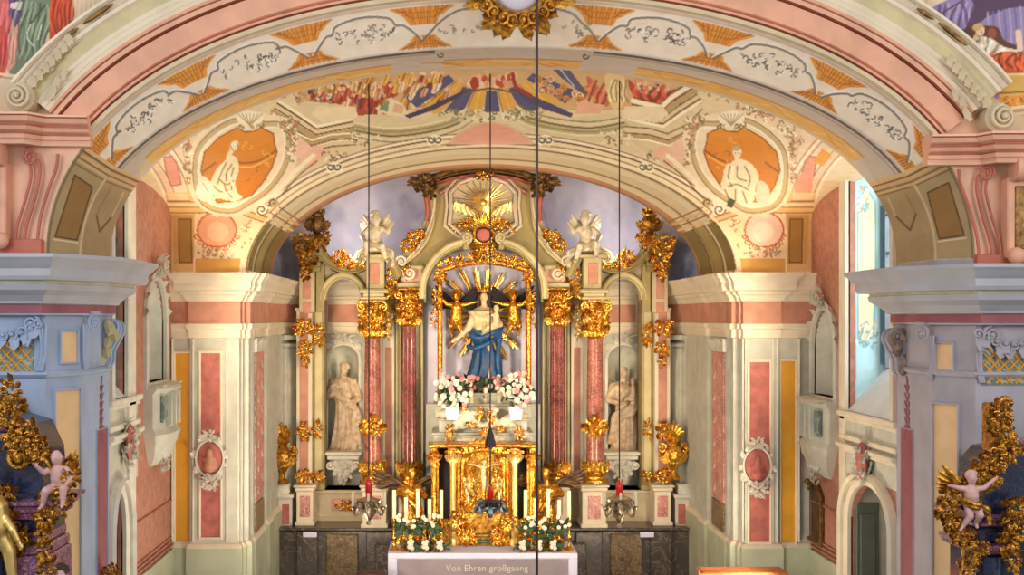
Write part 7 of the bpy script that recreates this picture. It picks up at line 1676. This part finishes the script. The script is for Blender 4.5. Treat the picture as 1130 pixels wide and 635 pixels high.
tag(b.build('hanging_rod', 'iron'), 'long thick dark rod hanging from above the near arch, right of the middle', 'rod')
# furniture just showing at the lower edge
o = thing('bench', 'orange wooden bench top at the lower right of the altar', 'bench', (xx(815, 18.2), 18.2, ZF)); zt2 = zz(629.5, 18.2)
b = MB(); b.box(xx(772, 18.2), xx(866, 18.2), 18.0, 18.45, zt2 - .05, zt2, 0, .015); b.build('seat', 'orange_wood', o, smooth=False)
for xq in (776, 862):
    for yq in (18.06, 18.4): b = MB(); b.box(xx(xq, 18.2) - .025, xx(xq, 18.2) + .025, yq - .025, yq + .025, ZF, zt2 - .05, 0, .005); b.build('leg', 'orange_wood', o, smooth=False)
b = MB(); b.box(xx(776, 18.2), xx(862, 18.2), 18.03, 18.06, zt2 - .14, zt2 - .05, 0, .005); b.build('apron', 'orange_wood', o, smooth=False)
o = thing('stool', 'dark red padded stool at the left foot of the altar table', 'stool', (xx(409, 21.5), 21.5, ZF)); zt2 = zz(630, 21.5)
b = MB(); b.box(xx(395, 21.5), xx(426, 21.5), 21.3, 21.7, zt2 - .12, zt2, 0, .03); b.build('cushion', 'dark_wood', o)
for xq in (398, 423):
    for yq in (21.35, 21.65): b = MB(); b.box(xx(xq, 21.5) - .02, xx(xq, 21.5) + .02, yq - .02, yq + .02, ZF, zt2 - .12, 0, .004); b.build('leg', 'dark_wood', o, smooth=False)

# ------------------------------------------------------------------ side altars against the near piers
def cl(b, px_, py_, w, h, sd, Y, n=9, mi=None, d=.1): b.cluster((xx(px_, Y), Y, zz(py_, Y)), w, h, sd, n, mi, d)
def side_altar(side):
    Y = 13.3; lab = 'dark marble side altar with gilt scrollwork at the %s edge' % ('left' if side < 0 else 'right')
    if side < 0:
        o = thing('side_altar', lab, 'altar', (xx(-20, Y), Y + .3, ZF))
        b = MB(); b.box(xx(-160, Y), xx(40, Y), Y, Y + .85, ZF, zz(545, Y), 0, .03); b.prism(pxz([(-160, 545), (48, 548), (44, 500), (30, 470), (4, 462), (-10, 440), (-160, 440)], Y), Y + .05, Y + .85, 0); fixn(b.build('body', 'marble_navy', o, smooth=False))
        b = MB(); b.sweep([(xx(-160, Y), Y), (xx(52, Y), Y), (xx(52, Y), Y + .8)], [(0, zz(575, Y)), (.04, zz(573, Y)), (.05, zz(567, Y)), (.10, zz(564, Y)), (.12, zz(558, Y)), (.17, zz(556, Y)), (.18, zz(552, Y)), (0, zz(551, Y))])
        b.box(xx(8, Y), xx(56, Y), Y - .1, Y + .7, zz(612, Y), zz(600, Y), 0, .02); b.box(xx(14, Y), xx(52, Y), Y - .06, Y + .7, zz(600, Y), zz(588, Y), 0, .02)
        b.box(xx(-40, Y), xx(30, Y), Y - .05, Y + .3, zz(476, Y), zz(466, Y), 0, .02); b.box(xx(-40, Y), xx(24, Y), Y - .02, Y + .3, zz(486, Y), zz(478, Y), 0, .02)
        b.box(xx(20, Y), xx(58, Y), Y - .12, Y + .7, zz(660, Y), zz(612, Y), 0, .02); fixn(b.build('cornice', 'marble_purple', o, smooth=30))
        b = MB(); b.lathe([(.14, ZF), (.14, zz(612, Y)), ], (xx(0, Y), Y - .1, 0), 18); b.box(xx(16, Y), xx(54, Y), Y - .03, Y + .6, zz(590, Y), zz(574, Y), 0, .03); fixn(b.build('pillar', 'marble_navy', o))
        b = MB()
        for i, (px_, py_, w, h) in enumerate(((13, 432, .26, .34), (14, 448, .36, .26), (8, 458, .3, .3), (30, 478, .30, .34), (38, 490, .34, .34), (18, 484, .28, .3), (46, 500, .30, .24), (26, 498, .4, .22), (6, 545, .3, .24), (4, 562, .24, .34), (12, 575, .24, .28), (52, 572, .26, .24), (48, 588, .18, .3), (22, 596, .26, .3), (14, 606, .3, .2), (50, 606, .2, .4), (54, 628, .22, .4), (-4, 585, .2, .4), (66, 562, .3, .16), (72, 548, .26, .24), (78, 526, .26, .26))): cl(b, px_, py_, w, h, i + 3, Y - .1)
        b.scroll((xx(26, Y), Y - .12, zz(505, Y)), .14, 0, 1.8, 1, .04); b.scroll((xx(44, Y), Y - .12, zz(494, Y)), .10, 2, 1.8, -1, .03)
        b.tube(smooth_pts([tuple(P(x_, y_, Y - .15)) for x_, y_ in ((12, 470), (20, 488), (34, 500), (50, 508), (58, 520))], 5), .03, 7)
        fixn(b.build('gilt_scrollwork', 'gold_dark', o))
        # atlas figure at the very edge
        f = thing('atlas_statue', 'gilded half figure carved below the navy panel at the left edge', 'statue', (xx(4, Y), Y - .25, 0)); b = MB()
        q = lambda x_, y_, d=.25: P(x_, y_, Y - d)
        b.cap(q(-8, 560), q(-2, 585), .16, .13, 12); b.cap(q(-2, 585), q(10, 608), .10, .075); b.cap(q(10, 608), q(14, 640), .075, .05); b.cap(q(-16, 590), q(-10, 640), .10, .07); b.cap(q(2, 566), q(14, 585, .35), .05, .04); b.cap(q(14, 585, .35), q(20, 598, .35), .04, .028); hand(b, q(20, 598, .35), (.5, 0, -.8), .11); head(b, q(-10, 540), .10, (.3, -1, 0), hair=True)
        b.build('body', 'gold_pale', f, remesh=.014)
        putto('putto_statue', 'pink putto with dark hair seated on the left side altar', P(66, 552, Y - .12), .72, 'flesh', SIT, wings='gold_dark', hair='hair_brown', cloth='gold_dark', mirror=True)
        hh = thing('putto_bust', 'head of a dark-haired putto at the bottom edge beside the left side altar', 'cherub statue', P(66, 660, Y - .1)); b = MB(); c0 = P(67, 636, Y - .1); head(b, c0, .085, (.4, -1, .1)); b.cap(c0 - Vector((0, 0, .08)), c0 - Vector((0, 0, .24)), .05, .12); b.build('body', 'flesh', hh, remesh=.01)
        b = MB(); R_ = random.Random(3)
        for k in range(26): a = R_.uniform(0, 2 * PI); e = R_.uniform(.2, 1.5); b.ell(c0 + Vector((math.cos(a) * math.cos(e) * .085, .02 + .05 * math.sin(a), .02 + math.sin(e) * .085)), .03, 6)
        b.build('hair', 'hair_brown', hh)
        st = thing('gilded_stand', 'small gilded scroll stand at the bottom beside the plum strip of the left pier', 'stand', (xx(124, 15.7), 15.7, ZF))
        b = MB()
        for i, (px_, py_) in enumerate(((120, 630), (126, 627), (116, 636), (128, 634))): cl(b, px_, py_, .16, .14, i, 15.66, 7)
        fixn(b.build('scroll_top', 'gold_dark', st)); b = MB()
        b.tube([(xx(124, 15.7), 15.7, zz(634, 15.7)), (xx(124, 15.7), 15.7, ZF + .1)], .03, 8); b.lathe([(.09, ZF), (.10, ZF + .04), (.05, ZF + .1), (.03, ZF + .3)], (xx(124, 15.7), 15.7, 0), 14); fixn(b.build('stem', 'gold_dark', st))
    else:
        o = thing('side_altar', lab, 'altar', (xx(1130, Y), Y + .3, ZF))
        b = MB(); b.prism(pxz([(1084, 640), (1084, 560), (1092, 540), (1096, 515), (1110, 500), (1130, 496), (1250, 490), (1250, 700), (1084, 700)], Y), Y + .05, Y + .85, 0); b.box(xx(1090, Y), xx(1300, Y), Y + .3, Y + .85, ZF, zz(640, Y), 0); fixn(b.build('body', 'marble_navy', o, smooth=False))
        b = MB(); 
        b.sweep([(xx(1076, Y), Y + .8), (xx(1076, Y), Y), (xx(1200, Y), Y)], [(0, zz(582, Y)), (.04, zz(580, Y)), (.05, zz(577, Y)), (.12, zz(572, Y)), (.15, zz(569, Y)), (0, zz(568, Y))]); b.sweep([(xx(1078, Y), Y + .8), (xx(1078, Y), Y), (xx(1106, Y), Y), (xx(1106, Y), Y + .6)], [(0, zz(614, Y)), (.05, zz(611, Y)), (.08, zz(606, Y)), (.1, zz(601, Y)), (0, zz(600, Y))])
        b.box(xx(1098, Y), xx(1250, Y), Y - .05, Y + .3, zz(497, Y), zz(486, Y), 0, .02); fixn(b.build('cornice', 'marble_purple', o, smooth=30))
        b = MB(); b.lathe([(.16, ZF), (.15, zz(614, Y))], (xx(1091, Y), Y + .05, 0), 18); b.box(xx(1076, Y), xx(1106, Y), Y - .02, Y + .5, zz(600, Y), zz(582, Y), 0, .03); fixn(b.build('pillar', 'marble_navy', o))
        b = MB()
        for i, (px_, py_, w, h) in enumerate(((1102, 452, .26, .24), (1100, 466, .28, .30), (1106, 478, .26, .2), (1110, 496, .34, .3), (1098, 505, .3, .3), (1086, 512, .3, .26), (1076, 524, .28, .26), (1070, 535, .26, .3), (1094, 528, .22, .24), (1046, 548, .26, .24), (1042, 562, .3, .24), (1048, 576, .24, .24), (1056, 588, .22, .26), (1066, 596, .22, .24), (1070, 612, .2, .3), (1066, 628, .22, .3), (1112, 575, .22, .28), (1118, 560, .3, .24), (1110, 596, .26, .3), (1122, 586, .3, .34), (1116, 616, .2, .4), (1084, 604, .14, .2))): cl(b, px_, py_, w, h, i + 40, Y - .1)
        b.tube(smooth_pts([tuple(P(x_, y_, Y - .15)) for x_, y_ in ((1108, 490), (1096, 506), (1080, 518), (1068, 536))], 5), .035, 7); b.scroll((xx(1102, Y), Y - .12, zz(446, Y)), .08, 0, 1.8, 1, .03); b.tube(smooth_pts([tuple(P(x_, y_, Y - .15)) for x_, y_ in ((1038, 556), (1046, 576), (1058, 590), (1064, 612), (1060, 640))], 5), .025, 7)
        b.box(xx(1096, Y), xx(1106, Y), Y - .1, Y + .3, zz(500, Y), zz(446, Y), 0, .02)
        fixn(b.build('gilt_scrollwork', 'gold_dark', o))
        putto('putto_statue', 'pink putto reaching upwards with one arm on the right side altar', P(1072, 582, Y - .2), .62, 'flesh', FLY, wings='gold_dark', cloth='gold_dark')
side_altar(-1); side_altar(1)
# ------------------------------------------------------------------ light and camera
def area(name, loc, target, size, power, colr, size_y=None, spread=None):
    l = bpy.data.lights.new(name, 'AREA'); l.energy = power; l.color = colr; l.size = size
    if size_y: l.shape = 'RECTANGLE'; l.size_y = size_y
    if spread: l.spread = spread
    o = bpy.data.objects.new(name, l); C.objects.link(o); o.location = loc
    o.rotation_euler = (Vector(target) - Vector(loc)).to_track_quat('-Z', 'Y').to_euler(); return o
w = bpy.data.worlds.new('World'); bpy.context.scene.world = w; w.use_nodes = True
bg = w.node_tree.nodes['Background']; bg.inputs['Color'].default_value = (.90, .94, 1.0, 1); bg.inputs['Strength'].default_value = .68
WARM = (1.0, .80, .56)
# daylight through the two chancel windows
area('daylight_right', (7.3, 16.7, 5.7), (5.3, 18.1, 4.6), 1.4, 300, (.88, .95, 1.0), 3.2)
area('daylight_left', (-7.2, 15.0, 7.2), (-5.3, 17.0, 5), 1.2, 150, (.80, .92, 1.0), 3.2)
# nave windows high on both sides of the nave
area('nave_window_left', (-7.5, 5.0, 7.5), (0, 15.0, 5), 4, 310, (.92, .95, 1.0), 3)
area('nave_window_right', (7.5, 5.0, 7.5), (0, 15.0, 5), 4, 310, (1.0, .93, .84), 3)
area('nave_warm_fill', (-.5, 7.5, 6.0), (0, 14.2, 9.0), 1.5, 130, (1.0, .74, .50), 1.5)  # added fill that warms the front wall, its source unseen
# unseen fill lights added in the chancel for altar, vault and lunette
for s_ in (-1, 1):
    area('altar_fill', (s_ * 4.2, 16.6, 4.9), (0, 24, 4.0), .5, 62, WARM, .5, 1.4)  # warm fill added for the altar, no fixture behind it
    area('altar_fill_low', (s_ * 3.9, 17.5, 1.6), (-s_ * .5, 24, 3.4), .5, 45, WARM, .5, 1.4)  # second altar fill, added lower down
    area('crown_fill', (s_ * 4.6, 16.35, 5.9), (s_ * 1.2, 18.9, 8.0), .4, 12, (1.0, .80, .56), .4)  # fill added for the vault, hidden by the arch
    area('vault_fill_front', (s_ * 4.5, 19.3, 5.85), (s_ * .6, 16.9, 8.2), .3, 9, (1.0, .84, .62), .3)  # extra vault fill added beside the cornice lamps
    area('vault_fill_below', (s_ * 2.6, 17.6, .3), (s_ * 1.2, 18.0, 8.2), 1.2, 150, (1.0, .86, .66), 1.2)  # fill added below the view to light the vault evenly
    area('lunette_fill', (s_ * 2.6, 23.9, 6.2), (s_ * 1.0, 25.4, 7.2), .5, 20, (.96, .92, 1.0), .3)  # fill added to brighten the lunette wall
    # floodlights on the pier cornices, washing the vault
    area('vault_flood', (s_ * 4.25, 19.45, 5.80), (s_ * 3.7, 18.6, 8.0), .25, 7, (1.0, .70, .38), .25)
cam = bpy.data.cameras.new('Camera'); co = bpy.data.objects.new('Camera', cam); C.objects.link(co)
co.location = (CX, 0, CZ); co.rotation_euler = (PI / 2, 0, 0); cam.sensor_width = 36; cam.lens = F / 1130 * 36
cam.shift_x = (565 - VPX) / 1130; cam.shift_y = (VPY - 317.5) / 1130; cam.clip_end = 200
sc = bpy.context.scene; sc.camera = co
sc.view_settings.view_transform = 'Standard'; sc.view_settings.look = 'None'; sc.view_settings.gamma = 1; sc.view_settings.exposure = 0.06
sc.view_settings.use_curve_mapping = False
try:
    sc.cycles.max_bounces = 8; sc.cycles.diffuse_bounces = 4; sc.cycles.caustics_reflective = False; sc.cycles.caustics_refractive = False
except Exception: pass
